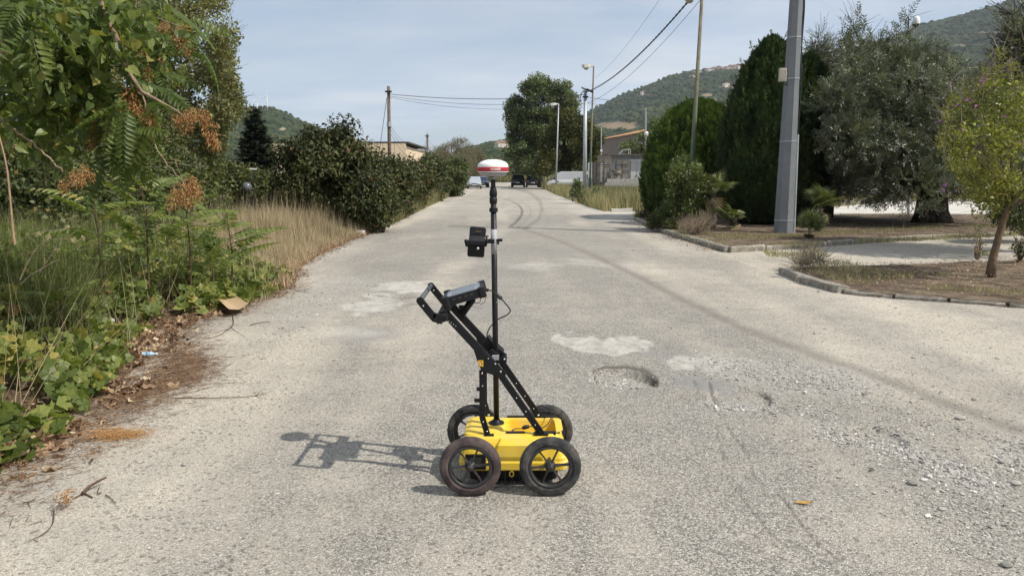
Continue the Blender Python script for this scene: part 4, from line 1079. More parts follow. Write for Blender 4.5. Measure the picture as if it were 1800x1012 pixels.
wire('overhead_wire', tp3 - [0, .1, .6], (14, 150, 4.2), 1.0, .03, 'distant low wire crossing the road behind the antenna')
# ================================================================== SURVEY CART
yellow = pmat('yellow_plastic', (.80, .55, .045), .48, var=.04, vs=14, bump=.05, bs=300, spec=.45, dirt=(.60, .49, .24), dirt_s=9, dirt_a=.5)
blackm = pmat('black_powder_coat', (.008, .0085, .010), .5, spec=.3, var=.15, vs=30, bump=.06, bs=500, dirt=(.02, .019, .018), dirt_s=14, dirt_a=.4)
rubber = pmat('tyre_rubber', (.036, .036, .037), .85, var=.2, vs=24, bump=.15, bs=220, spec=.3, dirt=(.14, .128, .108), dirt_s=12, dirt_a=.75)
rubber_red = pmat('worn_reddish_rubber', (.058, .042, .042), .85, var=.25, vs=18, bump=.15, bs=220, spec=.3, dirt=(.15, .115, .10), dirt_s=9, dirt_a=.8)
rimm = pmat('rim_plastic', (.024, .024, .026), .5, var=.15, vs=30, dirt=(.06, .055, .05), dirt_s=15, dirt_a=.5)
steelb = pmat('bright_bolt', (.62, .62, .60), .28, .9)
carbon = pmat('carbon_pole', (.010, .010, .011), .45, spec=.35, var=.2, vs=40, dirt=(.035, .034, .032), dirt_s=20, dirt_a=.4)
tape = pmat('grey_tape', (.36, .36, .38), .6, var=.08, vs=60)
gripm = pmat('grip_foam', (.085, .09, .10), .7, var=.1, vs=80)
screenm = pmat('screen_glass', (.075, .09, .105), .18, var=.05, vs=4, spec=.8)
bezel = pmat('screen_margin', (.24, .25, .27), .35)
redp = pmat('red_plastic', (.42, .02, .03), .4); whitep = pmat('white_radome', (.82, .82, .79), .35, var=.03, vs=20); greyp = pmat('grey_radome', (.34, .34, .345), .5, var=.05, vs=20)
stick = pmat('orange_sticker', (.75, .42, .03), .5, var=.03); ink = pmat('black_ink', (.02, .02, .02), .6); winkt = pmat('white_ink', (.85, .83, .82), .5)

cart = thing('survey_cart', (0, 3.78, 0), 'yellow four-wheeled ground radar cart with black push frame standing on the road', 'survey cart')
XL, XR, YN, YF, RW = -.207, .190, 3.497, 4.015, .1535
ncut = 48
def wheel(x, y, tyre_mat, label, side):
    m = MB(); r = RW; w = .024
    m.lathe([[.108, -w * .8], [.125, -w], [r - .014, -w * .92], [r - .004, -w * .55], [r, -w * .2], [r, w * .2], [r - .004, w * .55], [r - .014, w * .92], [.125, w], [.108, w * .8]], (x, y, RW - .001), ncut, 0, 'Y', closed=True)
    t = m.build('wheel', tyre_mat, cart, True)
    if label: tag(t, label)
    m = MB(); m.lathe([[.094, -.016], [.098, -.021], [.109, -.020], [.112, 0], [.109, .020], [.098, .021], [.094, .016]], (x, y, RW), ncut, 0, 'Y', closed=True)
    rm = m.build('rim', rimm, t, True)
    m = MB(); m.lathe([[.002, -.034], [.014, -.033], [.017, -.028], [.019, -.010], [.026, -.008], [.028, .008], [.018, .020], [.002, .021]], (x, y, RW), 24, 0, 'Y'); m.build('hub', rimm, t, True)
    m = MB(); m.lathe([[.118, -.0245], [.121, -.0262], [.124, -.0245]], (x, y, RW), ncut, 0, 'Y'); m.build('sidewall_ridge', tyre_mat, t, True)
    ph = rng.uniform(0, 1) if side is None else side
    for k in range(6):
        a = ph + k * math.pi / 3; d = np.array([math.cos(a), 0, math.sin(a)]); s = np.array([-math.sin(a), 0, math.cos(a)])
        c0 = np.array([x, y, RW]) + d * .020; c1 = np.array([x, y, RW]) + d * .098; V = []
        for c, hw, hy in ((c0, .0058, .012), ((c0 + c1) / 2, .0042, .009), (c1, .0052, .011)):
            V += [c - s * hw + [0, hy, 0], c + s * hw + [0, hy, 0], c + s * hw * .5 - [0, hy, 0], c - s * hw * .5 - [0, hy, 0]]
        F = [[j * 4 + q, j * 4 + (q + 1) % 4, (j + 1) * 4 + (q + 1) % 4, (j + 1) * 4 + q] for j in range(2) for q in range(4)]
        m = MB(); m.add(np.array(V), np.array(F)); m.build('spoke', rimm, t)
wheel(XL, YN, rubber_red, 'worn wheel with a reddish brown tyre', .1)
wheel(XR, YN, rubber, None, .1)
wheel(XL - .006, YF, rubber, None, .42)
wheel(XR, YF, rubber, None, .3)
for x in (XL, XR):
    m = MB(); m.tube([(x, YN + .01, RW), (x, YF - .01, RW)], .009, 10); m.build('axle', rimm, cart)

# hull
def rrect(cx, cy, hx, hy, rad, z, n=5, cut=None):
    P = []
    for (sx_, sy_, a0) in ((1, 1, 0), (-1, 1, 90), (-1, -1, 180), (1, -1, 270)):
        for k in range(n):
            a = R(a0 + 90 * k / (n - 1)); P.append([cx + sx_ * (hx - rad) + rad * math.cos(a), cy + sy_ * (hy - rad) + rad * math.sin(a), z])
    return P
BX, BY = .008, 3.775
def loft(rings, cap_top=False, cap_bot=False):
    V = np.concatenate([np.array(r) for r in rings]); n = len(rings[0]); k = np.arange(n); F = []
    for i in range(len(rings) - 1): F.append(np.stack([i * n + k, i * n + (k + 1) % n, (i + 1) * n + (k + 1) % n, (i + 1) * n + k], 1))
    F = [np.concatenate(F)]
    if cap_bot: F.append(np.arange(n)[::-1].copy())
    if cap_top: F.append((len(rings) - 1) * n + k)
    return V, F
rc = (.112, 3.80, .143, .098)                # recess centre and half size
rings = [rrect(BX, BY, .268, .176, .034, .088), rrect(BX, BY, .278, .186, .040, .096), rrect(BX, BY, .280, .188, .042, .132), rrect(BX, BY, .276, .183, .042, .140),
         rrect(BX, BY, .275, .182, .042, .152), rrect(BX, BY, .270, .178, .044, .162), rrect(BX, BY, .258, .168, .052, .205), rrect(BX, BY, .246, .158, .056, .228), rrect(BX, BY, .234, .148, .056, .246),
         rrect(BX, BY, .222, .138, .052, .256), rrect(BX + .02, BY + .01, .203, .127, .044, .262),
         rrect(rc[0], rc[1], rc[2] + .012, rc[3] + .012, .034, .264), rrect(rc[0], rc[1], rc[2] + .003, rc[3] + .003, .03, .261), rrect(rc[0], rc[1], rc[2], rc[3], .028, .252),
         rrect(rc[0], rc[1], rc[2] - .008, rc[3] - .008, .026, .172), rrect(rc[0], rc[1], rc[2] - .018, rc[3] - .018, .02, .165)]
m = MB(); m.add(*loft(rings, cap_top=True, cap_bot=True)); hull = m.build('hull', yellow, cart)
bv = hull.modifiers.new('bevel', 'BEVEL'); bv.width = .004; bv.segments = 3; bv.limit_method = 'ANGLE'; bv.angle_limit = R(12)
# raised left deck, pole boss and front ledge
m = MB(); V, F = loft([rrect(-.150, 3.79, .098, .135, .03, .248), rrect(-.150, 3.79, .094, .130, .03, .262), rrect(-.145, 3.80, .075, .105, .03, .272), rrect(-.145, 3.80, .07, .10, .028, .274)], True); m.add(V, F)
m.build('raised_deck', yellow, cart)
m = MB(); m.lathe([[.062, -.03], [.058, .0], [.05, .006], [.036, .007]], (-.082, 3.765, .276), 28); m.build('pole_boss', yellow, cart, True)
m = MB(); m.lathe([[.040, 0], [.041, .006], [.036, .010], [.02, .011], [.02, .022], [.0165, .024]], (-.082, 3.765, .282), 28); m.build('pole_flange', blackm, cart, True)
m = MB(); V, F = loft([rrect(.03, 3.604, .135, .014, .01, .150), rrect(.03, 3.606, .128, .020, .01, .166), rrect(.03, 3.612, .105, .024, .012, .225), rrect(.03, 3.63, .09, .02, .012, .25)], True); m.add(V, F); m.build('side_bulge', yellow, cart)
# wheel-side panel frame with black latch seen through the left wheel
for yy, s in ((3.583, -1), (3.965, 1)):
    m = MB(); m.box((-.185, yy, .142), (.105, .012, .078)); m.build('latch_plate', blackm, cart)
    m = MB(); m.box((-.185, yy + s * .009, .142), (.055, .01, .045)); m.build('latch', rimm, cart)
m = MB(); m.tube([(-.0, 3.588, .092), (-.012, 3.585, .082), (-.012, 3.585, .068), (-.003, 3.585, .062), (.008, 3.585, .068), (.008, 3.585, .082), (0, 3.588, .092)], .0035, 6); m.build('tie_ring', yellow, cart)
# underside skid
m = MB(); V, F = loft([rrect(BX, BY, .20, .13, .03, .016), rrect(BX, BY, .225, .15, .03, .03), rrect(BX, BY, .235, .160, .03, .09)], False, True); m.add(V, F)
m.build('skid_plate', blackm, cart)
for i in range(9):
    m = MB(); m.box((-.15 + i * .038, 3.616, .055), (.004, .006, .06)); m.build('skid_rib', rimm, cart)
# rubber strips along the recess, holes and screws
for (x, y, l) in ((.018, 3.672, .050), (.172, 3.672, .058), (.03, 3.925, .058), (.185, 3.925, .062)):
    m = MB(); V, F = loft([rrect(x, y, l, .010, .008, .262), rrect(x, y, l, .010, .008, .268), rrect(x, y, l - .004, .007, .006, .271)], True); m.add(V, F); m.build('rubber_strip', blackm, cart)
for y in (3.70, 3.76, 3.82, 3.88):
    m = MB(); m.box((.243, y, .2525), (.014, .006, .004)); m.build('vent_slot', ink, cart)
for (x, y) in ((.222, 3.66), (.222, 3.90), (-.20, 3.70), (-.2, 3.88)):
    m = MB(); m.lathe([[.005, -.004], [.005, .002], [.0005, .003]], (x, y, .262), 10); m.build('screw', blackm, cart)
m = MB(); P = np.array([(.00, 3.70, .266), (.02, 3.74, .262), (.05, 3.76, .255), (.085, 3.77, .262), (.12, 3.765, .267), (.16, 3.76, .258), (.19, 3.80, .262), (.214, 3.86, .285), (.205, 3.91, .315), (.16, 3.935, .325), (.13, 3.93, .31)])
s_ = np.linspace(0, len(P) - 1, 40); m.tube(np.column_stack([np.interp(s_, range(len(P)), P[:, k]) for k in range(3)]), .0028, 6); m.build('cable', blackm, cart, True)
m = MB(); m.tube([(.055, 3.762, .256), (.072, 3.767, .261), (.09, 3.771, .263)], [.009, .0115, .009], 12); m.build('cable_connector', blackm, cart)

# frame
def flatbar(m, A, B, w, th, yn):           # bar in the x-z plane, thickness along y
    A = np.array(A, float); B = np.array(B, float); d = (B - A); d = d / np.linalg.norm(d); s = np.array([-d[2], 0, d[0]]) * w / 2; y = np.array([0, th / 2, 0])
    V = [A - s - y, A + s - y, A + s + y, A - s + y, B - s - y, B + s - y, B + s + y, B - s + y]
    m.add(V, np.array([[0, 1, 2, 3], [4, 7, 6, 5], [0, 4, 5, 1], [1, 5, 6, 2], [2, 6, 7, 3], [3, 7, 4, 0]]))
def bevel(o, w=.002):
    b = o.modifiers.new('bevel', 'BEVEL'); b.width = w; b.segments = 2; b.limit_method = 'ANGLE'; return o
def bolt(x, y, z, r=.005, s=-1, par=None, mt=None):
    m = MB(); m.lathe([[.0005, s * .0045], [r * .7, s * .0042], [r, s * .001], [r, -s * .002]], (x, y, z), 12, 0, 'Y')
    if s < 0:
        m.f = [f[:, ::-1] for f in m.f]
    m.build('bolt', mt or steelb, cart if par is None else par, True)
FN, FF = 3.655, 3.925                       # near and far side planes of the frame
for yy, sgn in ((FN, -1), (FF, 1)):
    yb_ = yy + sgn * .013
    lo, piv, el, top = (.152, yy, .268), (-.035, yy, .560), (-.332, yy, .895), None
    m = MB(); flatbar(m, (.150, yy, .268), (-.09, yy, .625), .034, .018, sgn); br = bevel(m.build('brace', blackm, cart))
    for f in (.13, .33, .53): bolt(.150 - .24 * f, yy - .009 if sgn < 0 else yy - .009, .268 + .357 * f, .0038, -1, br)
    bolt(.145, yy - .010, .276, .0075, -1, br)
    m = MB(); flatbar(m, (-.070, yy + .004, .600), (-.335, yy + .004, .895), .040, .022, sgn); ra = bevel(m.build('rail', blackm, cart))
    for f in (.08, .2): bolt(-.07 - .265 * f, yy - .008, .600 + .295 * f, .004, -1, ra)
    # gusset plate
    m = MB(); pl = [(-.205, .742), (-.165, .722), (-.075, .640), (-.028, .585), (-.045, .560), (-.115, .585), (-.155, .600), (-.175, .650)]
    n = len(pl); V = [[x, yy - .013, z_] for x, z_ in pl] + [[x, yy - .007, z_] for x, z_ in pl]; k = np.arange(n)
    m.add(V, [np.arange(n), (np.arange(n) + n)[::-1].copy(), np.stack([k, k + n, (k + 1) % n + n, (k + 1) % n], 1)]); gs = bevel(m.build('gusset', blackm, cart), .0012)
    for (bx, bz_, rr_) in ((-.085, .637, .0055), (-.058, .597, .006), (-.162, .635, .004), (-.12, .665, .0035)): bolt(bx, yy - .014, bz_, rr_, -1, gs)
    # upright with kink, and its hooks
    m = MB(); flatbar(m, (-.152, yy, .602), (-.152, yy, .345), .030, .012, sgn); flatbar(m, (-.152, yy, .350), (-.127, yy, .262), .030, .012, sgn); up = m.build('upright', blackm, cart); bevel(up)
    for (bx, bz_) in ((-.150, .52), (-.148, .33)): bolt(bx, yy - .007, bz_, .0042, -1, up)
    bolt(-.129, yy - .007, .276, .0075, -1, up)
    m = MB(); m.lathe([[.009, -.006], [.009, .006], [.0005, .0065]], (-.152, yy - .006, .588), 14, 0, 'Y'); m.build('red_washer', redp, up)
    bolt(-.152, yy - .014, .588, .005, -1, up)
    if sgn < 0:
        for zz, l in ((.502, .014), (.442, .026)):
            m = MB(); m.box((-.167 - l / 2, yy, zz), (l, .010, .018)); m.build('hook', blackm, up)
    # feet
    m = MB(); m.box((-.118, yy, .259), (.05, .034, .008)); m.box((-.126, yy + sgn * .010, .270), (.02, .006, .02)); m.build('foot', blackm, cart)
    m = MB(); m.box((.150, yy, .266), (.075, .034, .008)); m.box((.150, yy + sgn * .013, .274), (.03, .006, .02)); m.build('foot', blackm, cart)
m = MB(); m.box((-.158, FN - .0145, .632 + .008), (.026, .001, .032)); st = m.build('warning_label', stick, cart)
m = MB(); V = [[-.158, FN - .0155, .653], [-.168, FN - .0155, .636], [-.148, FN - .0155, .636]]; m.add(V, np.array([[0, 1, 2]])); m.build('warning_triangle', ink, st)
m = MB(); V = [[-.158, FN - .0159, .6485], [-.1635, FN - .0159, .6385], [-.1525, FN - .0159, .6385]]; m.add(V, np.array([[0, 1, 2]])); m.box((-.158, FN - .0155, .629), (.018, .0005, .003)); m.build('warning_triangle', stick, st)
# cross members
for (x, z_, r_) in ((-.10, .615, .008), (-.152, .56, .006)):
    m = MB(); m.tube([(x, FN, z_), (x, FF, z_)], r_, 10); m.build('crossbar', blackm, cart)
m = MB(); m.box((-.345, (3.50 + 4.07) / 2 - .02, .893), (.045, .30, .035), M=np.array(Matrix.Rotation(-.5, 3, 'Y'))); bevel(m.build('handle_yoke', blackm, cart))
for yy, s in ((3.535, -1), (4.02, 1)):
    m = MB(); flatbar(m, (-.335, yy, .885), (-.385, yy, .900), .045, .014, s); flatbar(m, (-.378, yy, .893), (-.450, yy, .985), .036, .014, s)
    h = bevel(m.build('handle_arm', blackm, cart)); bolt(-.43, yy - .008, .955, .0045, -1, h)
    m = MB(); m.lathe([[.0005, -.009], [.017, -.008], [.018, 0], [.017, .008], [.0005, .009]], (-.446, yy, .980), 18, 0, 'Y'); m.build('end_cap', blackm, h)
    # link from handle arm to rail
    m = MB(); yr = FN if s < 0 else FF; m.box((-.345, (yy + yr) / 2, .885), (.05, abs(yy - yr), .03), M=np.array(Matrix.Rotation(-.35, 3, 'Y'))); m.build('link', blackm, h)
m = MB(); m.tube([(-.446, 3.54, .980), (-.446, 4.015, .980)], .0125, 16); m.build('grip', gripm, cart, True)
for k in range(5):
    bolt(-.33 + .012 * k, FN - .016, .865 - .008 * k, .003, -1)
# cable box, clamp bracket behind the gusset
m = MB(); m.box((-.10, 3.79, .655), (.06, .10, .05), M=np.array(Matrix.Rotation(.75, 3, 'Y'))); bevel(m.build('control_box', blackm, cart), .004)
m = MB(); m.box((-.085, 3.735, .648), (.035, .03, .022)); m.build('connector_block', tape, cart)
m = MB(); flatbar(m, (-.14, 3.83, .72), (-.06, 3.83, .64), .05, .10, 1); m.build('cross_plate', blackm, cart)
m = MB(); flatbar(m, (-.105, 3.735, .632), (-.035, 3.735, .640), .022, .016, 1); flatbar(m, (-.105, 3.80, .632), (-.035, 3.80, .640), .022, .016, 1); m.box((-.040, 3.767, .638), (.026, .075, .030)); m.build('pole_clamp', blackm, cart)
bolt(-.040, 3.726, .640, .006)
m = MB(); m.tube([(-.035, 3.767, .655), (-.055, 3.767, .672)], .006, 8); m.build('clamp_knob', blackm, cart)

# tablet on its ball mount: rests on the frame, a thing of its own
tb = thing('tablet', (-.245, 3.77, .93), 'rugged black tablet with its grey screen tilted towards the cart handle', 'tablet')
Rt = Matrix.Rotation(-.27, 3, 'Y') @ Matrix.Rotation(.04, 3, 'Z'); TC = np.array([-.246, 3.765, .984]); Rn = np.array(Rt)
def tl(p): return TC + Rn @ np.array(p, float)
m = MB(); V, F = loft([np.array(rrect(0, 0, .107, .130, .016, z_)) for z_ in (-.030, -.024, .012)] + [np.array(rrect(0, 0, .105, .128, .016, .0145)), np.array(rrect(0, 0, .101, .124, .014, .0145))], True, True)
m.add(np.array([tl(v) for v in V]), F); case = m.build('case', blackm, tb)
m = MB(); m.box(tl((0, 0, .0150)), (.172, .225, .001), M=Rn); m.build('screen_margin', bezel, tb)
m = MB(); m.box(tl((.0, 0, .0158)), (.118, .195, .001), M=Rn); m.build('screen', screenm, tb)
for sx_ in (-1, 1):
    for sy_ in (-1, 1):
        m = MB(); V, F = loft([np.array(rrect(sx_ * .094, sy_ * .114, .018, .022, .010, z_)) for z_ in (-.034, -.030, .016)] + [np.array(rrect(sx_ * .094, sy_ * .114, .016, .020, .010, .019))], True, True)
        m.add(np.array([tl(v) for v in V]), F); m.build('corner_bumper', blackm, tb)
for k in range(4): m = MB(); m.box(tl((-.05 + k * .03, -.1285, -.002)), (.018, .004, .010), M=Rn); m.build('port_cover', rimm, tb)
m = MB(); m.box(tl((0, 0, -.026)), (.09, .10, .012), M=Rn); m.build('back_plate', blackm, tb)
a = tl((.03, 0, -.045)); b = np.array([-.262, 3.75, .872])
m = MB(); m.lathe([[.001, -.018], [.014, -.012], [.018, 0], [.014, .012], [.001, .018]], a, 16); m.build('ball', rimm, tb, True)
m = MB(); m.tube([a, (a + b) / 2 + [.004, 0, 0], b], [.021, .017, .022], 14); m.build('mount_arm', blackm, tb, True)
m = MB(); m.tube([(a + b) / 2 + [0, 0, 0], (a + b) / 2 + [-.035, -.02, .0]], [.006, .012], 10); m.build('mount_knob', blackm, tb, True)
m = MB(); P = np.array([tl((.07, -.08, -.02)), tl((.075, -.08, -.05)), tl((.06, -.085, -.062)), tl((.04, -.08, -.055))]); m.tube(P, .0022, 6)
P = np.array([tl((.095, -.08, -.02)), tl((.10, -.08, -.045)), tl((.09, -.085, -.065)), tl((.065, -.085, -.07))]); m.tube(P, .0018, 6); m.build('tether', blackm, tb)
def smooth_path(P, n=60):
    P = np.array(P, float); t_ = np.arange(len(P)); s_ = np.linspace(0, len(P) - 1, n); out = np.zeros((n, 3))
    for j, s in enumerate(s_):
        i = min(int(s), len(P) - 2); f = s - i; p0, p1, p2, p3 = P[max(i - 1, 0)], P[i], P[i + 1], P[min(i + 2, len(P) - 1)]
        out[j] = .5 * ((2 * p1) + (-p0 + p2) * f + (2 * p0 - 5 * p1 + 4 * p2 - p3) * f ** 2 + (-p0 + 3 * p1 - 3 * p2 + p3) * f ** 3)
    return out
cabP = [D(853, 509, 3.68), D(864, 511, 3.68), D(876, 520, 3.68), D(890, 535, 3.70), D(897, 546, 3.74), D(890, 554, 3.79), D(874, 562, 3.82), D(860, 577, 3.82), D(856, 592, 3.80), D(860, 606, 3.79), D(868, 622, 3.79)]
m = MB(); m.tube(smooth_path(cabP), .0032, 8); m.build('cable', blackm, tb, True)
m = MB(); m.tube([D(852, 509, 3.68), D(859, 510, 3.68)], .008, 10); m.build('plug', blackm, tb)
m = MB(); q0, q1 = D(873, 518, 3.68), D(882, 525, 3.685); m.tube([q0, q0 * .8 + q1 * .2, q0 * .5 + q1 * .5, q0 * .2 + q1 * .8, q1], [.006, .011, .0095, .011, .007], 12); m.build('ferrite_bead', rimm, tb, True)

# ---------------- GNSS antenna on its pole
PB = np.array([-.082, 3.765, .29]); PT = np.array([-.0955, 3.765, 1.585])
pp = lambda f: PB + (PT - PB) * f
pz = lambda z_: PB + (PT - PB) * ((z_ - PB[2]) / (PT[2] - PB[2]))
ra_ = thing('antenna_pole', tuple(PB), 'tall black pole with grey tape band standing upright in the survey cart', 'antenna pole')
m = MB(); m.tube([PB - [0, 0, .0], pz(1.49)], .0148, 20); m.build('lower_tube', carbon, ra_, True)
m = MB(); m.tube([pz(1.49), pz(1.583)], .0118, 20); m.build('upper_tube', carbon, ra_, True)
m = MB(); zc = D(868, 341, 3.765)[2]; m.lathe([[.0148, -.05], [.019, -.045], [.0195, -.02], [.017, -.018], [.0165, -.012], [.0195, -.01], [.0195, .008], [.0145, .03], [.0118, .034]], pz(zc), 20); m.build('twist_collar', blackm, ra_, True)
m = MB(); zc = D(868, 369, 3.765)[2]; m.lathe([[.0148, -.011], [.0215, -.010], [.0215, .010], [.0148, .011]], pz(zc), 20); m.build('stop_ring', blackm, ra_)
z0_, z1_ = D(868, 446, 3.765)[2], D(868, 403, 3.765)[2]
m = MB(); m.tube([pz(z0_), pz(z1_)], .0156, 24); m.build('tape_band', tape, ra_, True)
for zz in (D(870, 530, 3.765)[2], D(870, 390, 3.765)[2]): m = MB(); m.box(pz(zz) + [.010, -.0115, 0], (.003, .004, .008)); m.build('notch', steelb, ra_)
an_ = thing('satellite_antenna', tuple(pz(1.59)), 'white domed satellite positioning antenna with a red band on top of the pole', 'antenna')
AC = pz(1.607)
m = MB(); m.lathe([[.077, .012], [.0775, .020], [.073, .030], [.060, .040], [.040, .0475], [.02, .0505], [.0005, .051]], AC, 48); m.build('radome', whitep, an_, True)
m = MB(); m.lathe([[.070, -.009], [.0785, -.008], [.0795, -.004], [.0795, .009], [.0775, .0125], [.07, .0125]], AC, 48); m.build('red_band', redp, an_, True)
m = MB(); m.lathe([[.0005, -.034], [.050, -.034], [.062, -.030], [.074, -.012], [.0765, -.0085]], AC, 48); m.build('underside', greyp, an_, True)
m = MB(); m.lathe([[.077, -.0112], [.0785, -.0112], [.0785, -.0088], [.077, -.0088]], AC, 48, closed=True); m.build('seam', whitep, an_)
m = MB(); m.lathe([[.013, -.048], [.013, -.034]], AC, 16); m.build('thread_mount', greyp, an_); m = MB(); m.box(AC + [-.006, -.035, -.036], (.014, .012, .006)); m.build('latch', ink, an_)
fc = bpy.data.curves.new('lettering', 'FONT'); fc.body = 'STONEX'; fc.size = .013; fc.align_x = 'CENTER'; fc.align_y = 'CENTER'; fc.extrude = .0006; fc.offset = .0003
tmp = bpy.data.objects.new('lettering_tmp', fc); COL.objects.link(tmp)
bpy.context.view_layer.update(); dg = bpy.context.evaluated_depsgraph_get(); tme = bpy.data.meshes.new_from_object(tmp.evaluated_get(dg))
bpy.data.objects.remove(tmp)
co = np.zeros(len(tme.vertices) * 3); tme.vertices.foreach_get('co', co); co = co.reshape(-1, 3)
# bend the letters round the band
ang_ = co[:, 0] / .0795 + .20
cx_ = AC[0] + (.0800 + co[:, 2]) * np.sin(ang_); cy_ = AC[1] - (.0800 + co[:, 2]) * np.cos(ang_); cz_ = AC[2] + .0015 + co[:, 1]
tme.vertices.foreach_set('co', np.column_stack([cx_, cy_, cz_]).ravel().astype(np.float32)); tme.materials.clear(); tme.materials.append(winkt); tme.update()
o = bpy.data.objects.new('lettering', tme); COL.objects.link(o); put(o, an_)

# ---------------- field controller on its pole bracket
fcn = thing('field_controller', (-.18, 3.745, 1.25), 'black handheld controller seen from behind in a bracket on the pole', 'field controller')
C0 = D(838, 424, 3.73)
def rbox(c, s, rad, rx, rz_, name, mt, par, ry=0):
    M_ = np.array(Matrix.Rotation(ry, 3, 'Y') @ Matrix.Rotation(rx, 3, 'X') @ Matrix.Rotation(rz_, 3, 'Z')); m = MB()
    hx, hz, hy = s[0] / 2, s[2] / 2, s[1] / 2
    def ring(y, ins):
        P = np.array(rrect(0, 0, hx - ins, hz - ins, rad, 0)); return np.column_stack([P[:, 0], np.full(len(P), y), P[:, 1]])
    V, F = loft([ring(hy, .003), ring(hy - .003, 0), ring(-hy + .003, 0), ring(-hy, .003)], True, True)
    F = [f for f in F]; m.add(V @ M_.T + np.array(c), F); return m.build(name, mt, par)
up_c = C0 + [.0045, -.004, .032]
rbox(up_c, (.082, .022, .080), .010, -.20, 0, 'body', blackm, fcn, .07)
rbox(C0 + [-.004, .010, -.042], (.086, .020, .078), .010, .22, 0, 'keypad_body', blackm, fcn, .07)
rbox(up_c + [0, -.013, -.020], (.076, .008, .030), .004, -.20, 0, 'battery_cover', rimm, fcn, .07)
rbox(up_c + [.006, -.014, .018], (.028, .002, .004), .0015, -.20, 0, 'logo_strip', pmat('dull_gold', (.16, .11, .05), .4), fcn, .07)
m = MB(); m.lathe([[.004, -.001], [.004, .002], [.001, .002]], up_c + [-.020, -.0125, .010], 12, 0, 'Y'); m.build('camera_lens', screenm, fcn)
rbox(C0 + [-.002, -.008, -.006], (.108, .034, .022), .008, 0, 0, 'clamp_frame', blackm, fcn, .05)
for s in (-1, 1): rbox(C0 + [-.002 + s * .050, -.004, -.008], (.014, .045, .036), .006, 0, 0, 'clamp_jaw', blackm, fcn, s * .25)
m = MB(); m.lathe([[.0005, -.006], [.006, -.006], [.007, 0], [.004, .004]], C0 + [.007, -.024, -.034], 16, 0, 'Y'); m.build('thumbscrew', steelb, fcn, True)
m = MB(); m.tube([C0 + [.007, -.004, -.028], C0 + [.007, -.018, -.032]], .012, 12); m.build('joint', blackm, fcn)
pa = pz(C0[2])
m = MB(); m.box(((C0[0] + .045 + pa[0]) / 2, 3.745, C0[2] - .001), (pa[0] - C0[0] - .040, .020, .022)); bevel(m.build('bracket_arm', blackm, fcn), .003)
m = MB(); m.lathe([[.0148, -.012], [.0225, -.010], [.0225, .010], [.0148, .012]], (pa[0], pa[1] + .006, C0[2]), 20); m.build('pole_ring', tape, fcn)
m = MB(); m.tube([(-.128, 3.742, C0[2] + .008), (-.128, 3.742, C0[2] + .022)], .004, 8); m.tube([(-.128, 3.742, C0[2] + .022), (-.128, 3.742, C0[2] + .027)], .010, 12); m.build('thumb_knob', blackm, fcn)
m = MB(); m.box((pa[0] + .028, 3.76, C0[2] + .003), (.030, .018, .014)); m.box((pa[0] + .022, 3.758, C0[2] - .010), (.010, .012, .018)); m.build('lever', blackm, fcn)
# ================================================================== PLANTS
bark = pmat('bark', (.115, .092, .07), .95, var=.35, vs=14, bump=.7, bs=45, spec=.1)
bark_dark = pmat('dark_bark', (.05, .042, .034), .95, var=.4, vs=12, bump=.8, bs=30, spec=.1)
bark_red = pmat('ochre_lichen_bark', (.15, .115, .085), .95, var=.4, vs=16, bump=.9, bs=50, spec=.1, dirt=(.20, .11, .035), dirt_s=4, dirt_a=.55)
twigm = pmat('pale_twig', (.25, .20, .15), .9, var=.3, vs=30, spec=.1)
twigd = pmat('brown_twig', (.11, .07, .045), .9, var=.3, vs=30, spec=.1)
L_laurel = leafmat('laurel_leaf', [(0, (.022, .031, .010)), (.45, (.054, .067, .021)), (.8, (.115, .125, .043)), (.90, (.12, .12, .045)), (.93, (.12, .065, .03)), (1, (.17, .11, .05))], .5, .12, .25)
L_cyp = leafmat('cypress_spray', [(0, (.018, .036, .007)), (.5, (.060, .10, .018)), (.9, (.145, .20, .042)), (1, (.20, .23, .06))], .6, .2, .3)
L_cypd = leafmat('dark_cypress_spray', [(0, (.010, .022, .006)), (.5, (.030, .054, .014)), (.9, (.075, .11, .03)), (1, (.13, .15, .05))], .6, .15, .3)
L_olive = leafmat('olive_leaf', [(0, (.05, .058, .036)), (.5, (.12, .135, .085)), (.85, (.25, .27, .185)), (1, (.38, .41, .31))], .42, .2, .5)
L_poplar = leafmat('poplar_leaf', [(0, (.075, .082, .032)), (.5, (.165, .17, .070)), (.85, (.27, .255, .115)), (1, (.40, .33, .14))], .45, .35, .35)
L_plane = leafmat('plane_leaf', [(0, (.035, .05, .018)), (.5, (.085, .115, .038)), (.9, (.19, .225, .095)), (1, (.25, .27, .12))], .45, .22, .5)
L_plane2 = leafmat('golden_green_leaf', [(0, (.024, .032, .009)), (.5, (.075, .082, .020)), (.9, (.16, .155, .04)), (1, (.2, .18, .06))], .5, .22, .3)
L_spruce = leafmat('spruce_needles', [(0, (.010, .018, .009)), (.5, (.022, .034, .018)), (1, (.05, .066, .036))], .6, .05, .3)
L_bright = leafmat('yellow_green_leaf', [(0, (.07, .085, .016)), (.5, (.175, .19, .032)), (.88, (.30, .295, .065)), (1, (.42, .39, .13))], .42, .35, .5)
L_vine = leafmat('vine_leaf', [(0, (.05, .072, .016)), (.4, (.12, .16, .034)), (.75, (.25, .275, .075)), (.88, (.32, .30, .08)), (.94, (.42, .32, .10)), (1, (.36, .20, .10))], .45, .36, .35)
L_ail = leafmat('ailanthus_leaf', [(0, (.042, .066, .016)), (.5, (.10, .14, .034)), (.9, (.20, .235, .065)), (1, (.30, .26, .07))], .42, .38, .35)
L_seed = leafmat('dry_samara', [(0, (.19, .09, .032)), (.5, (.40, .205, .075)), (1, (.62, .40, .18))], .6, .22, .3, (1.2, 1, .8))
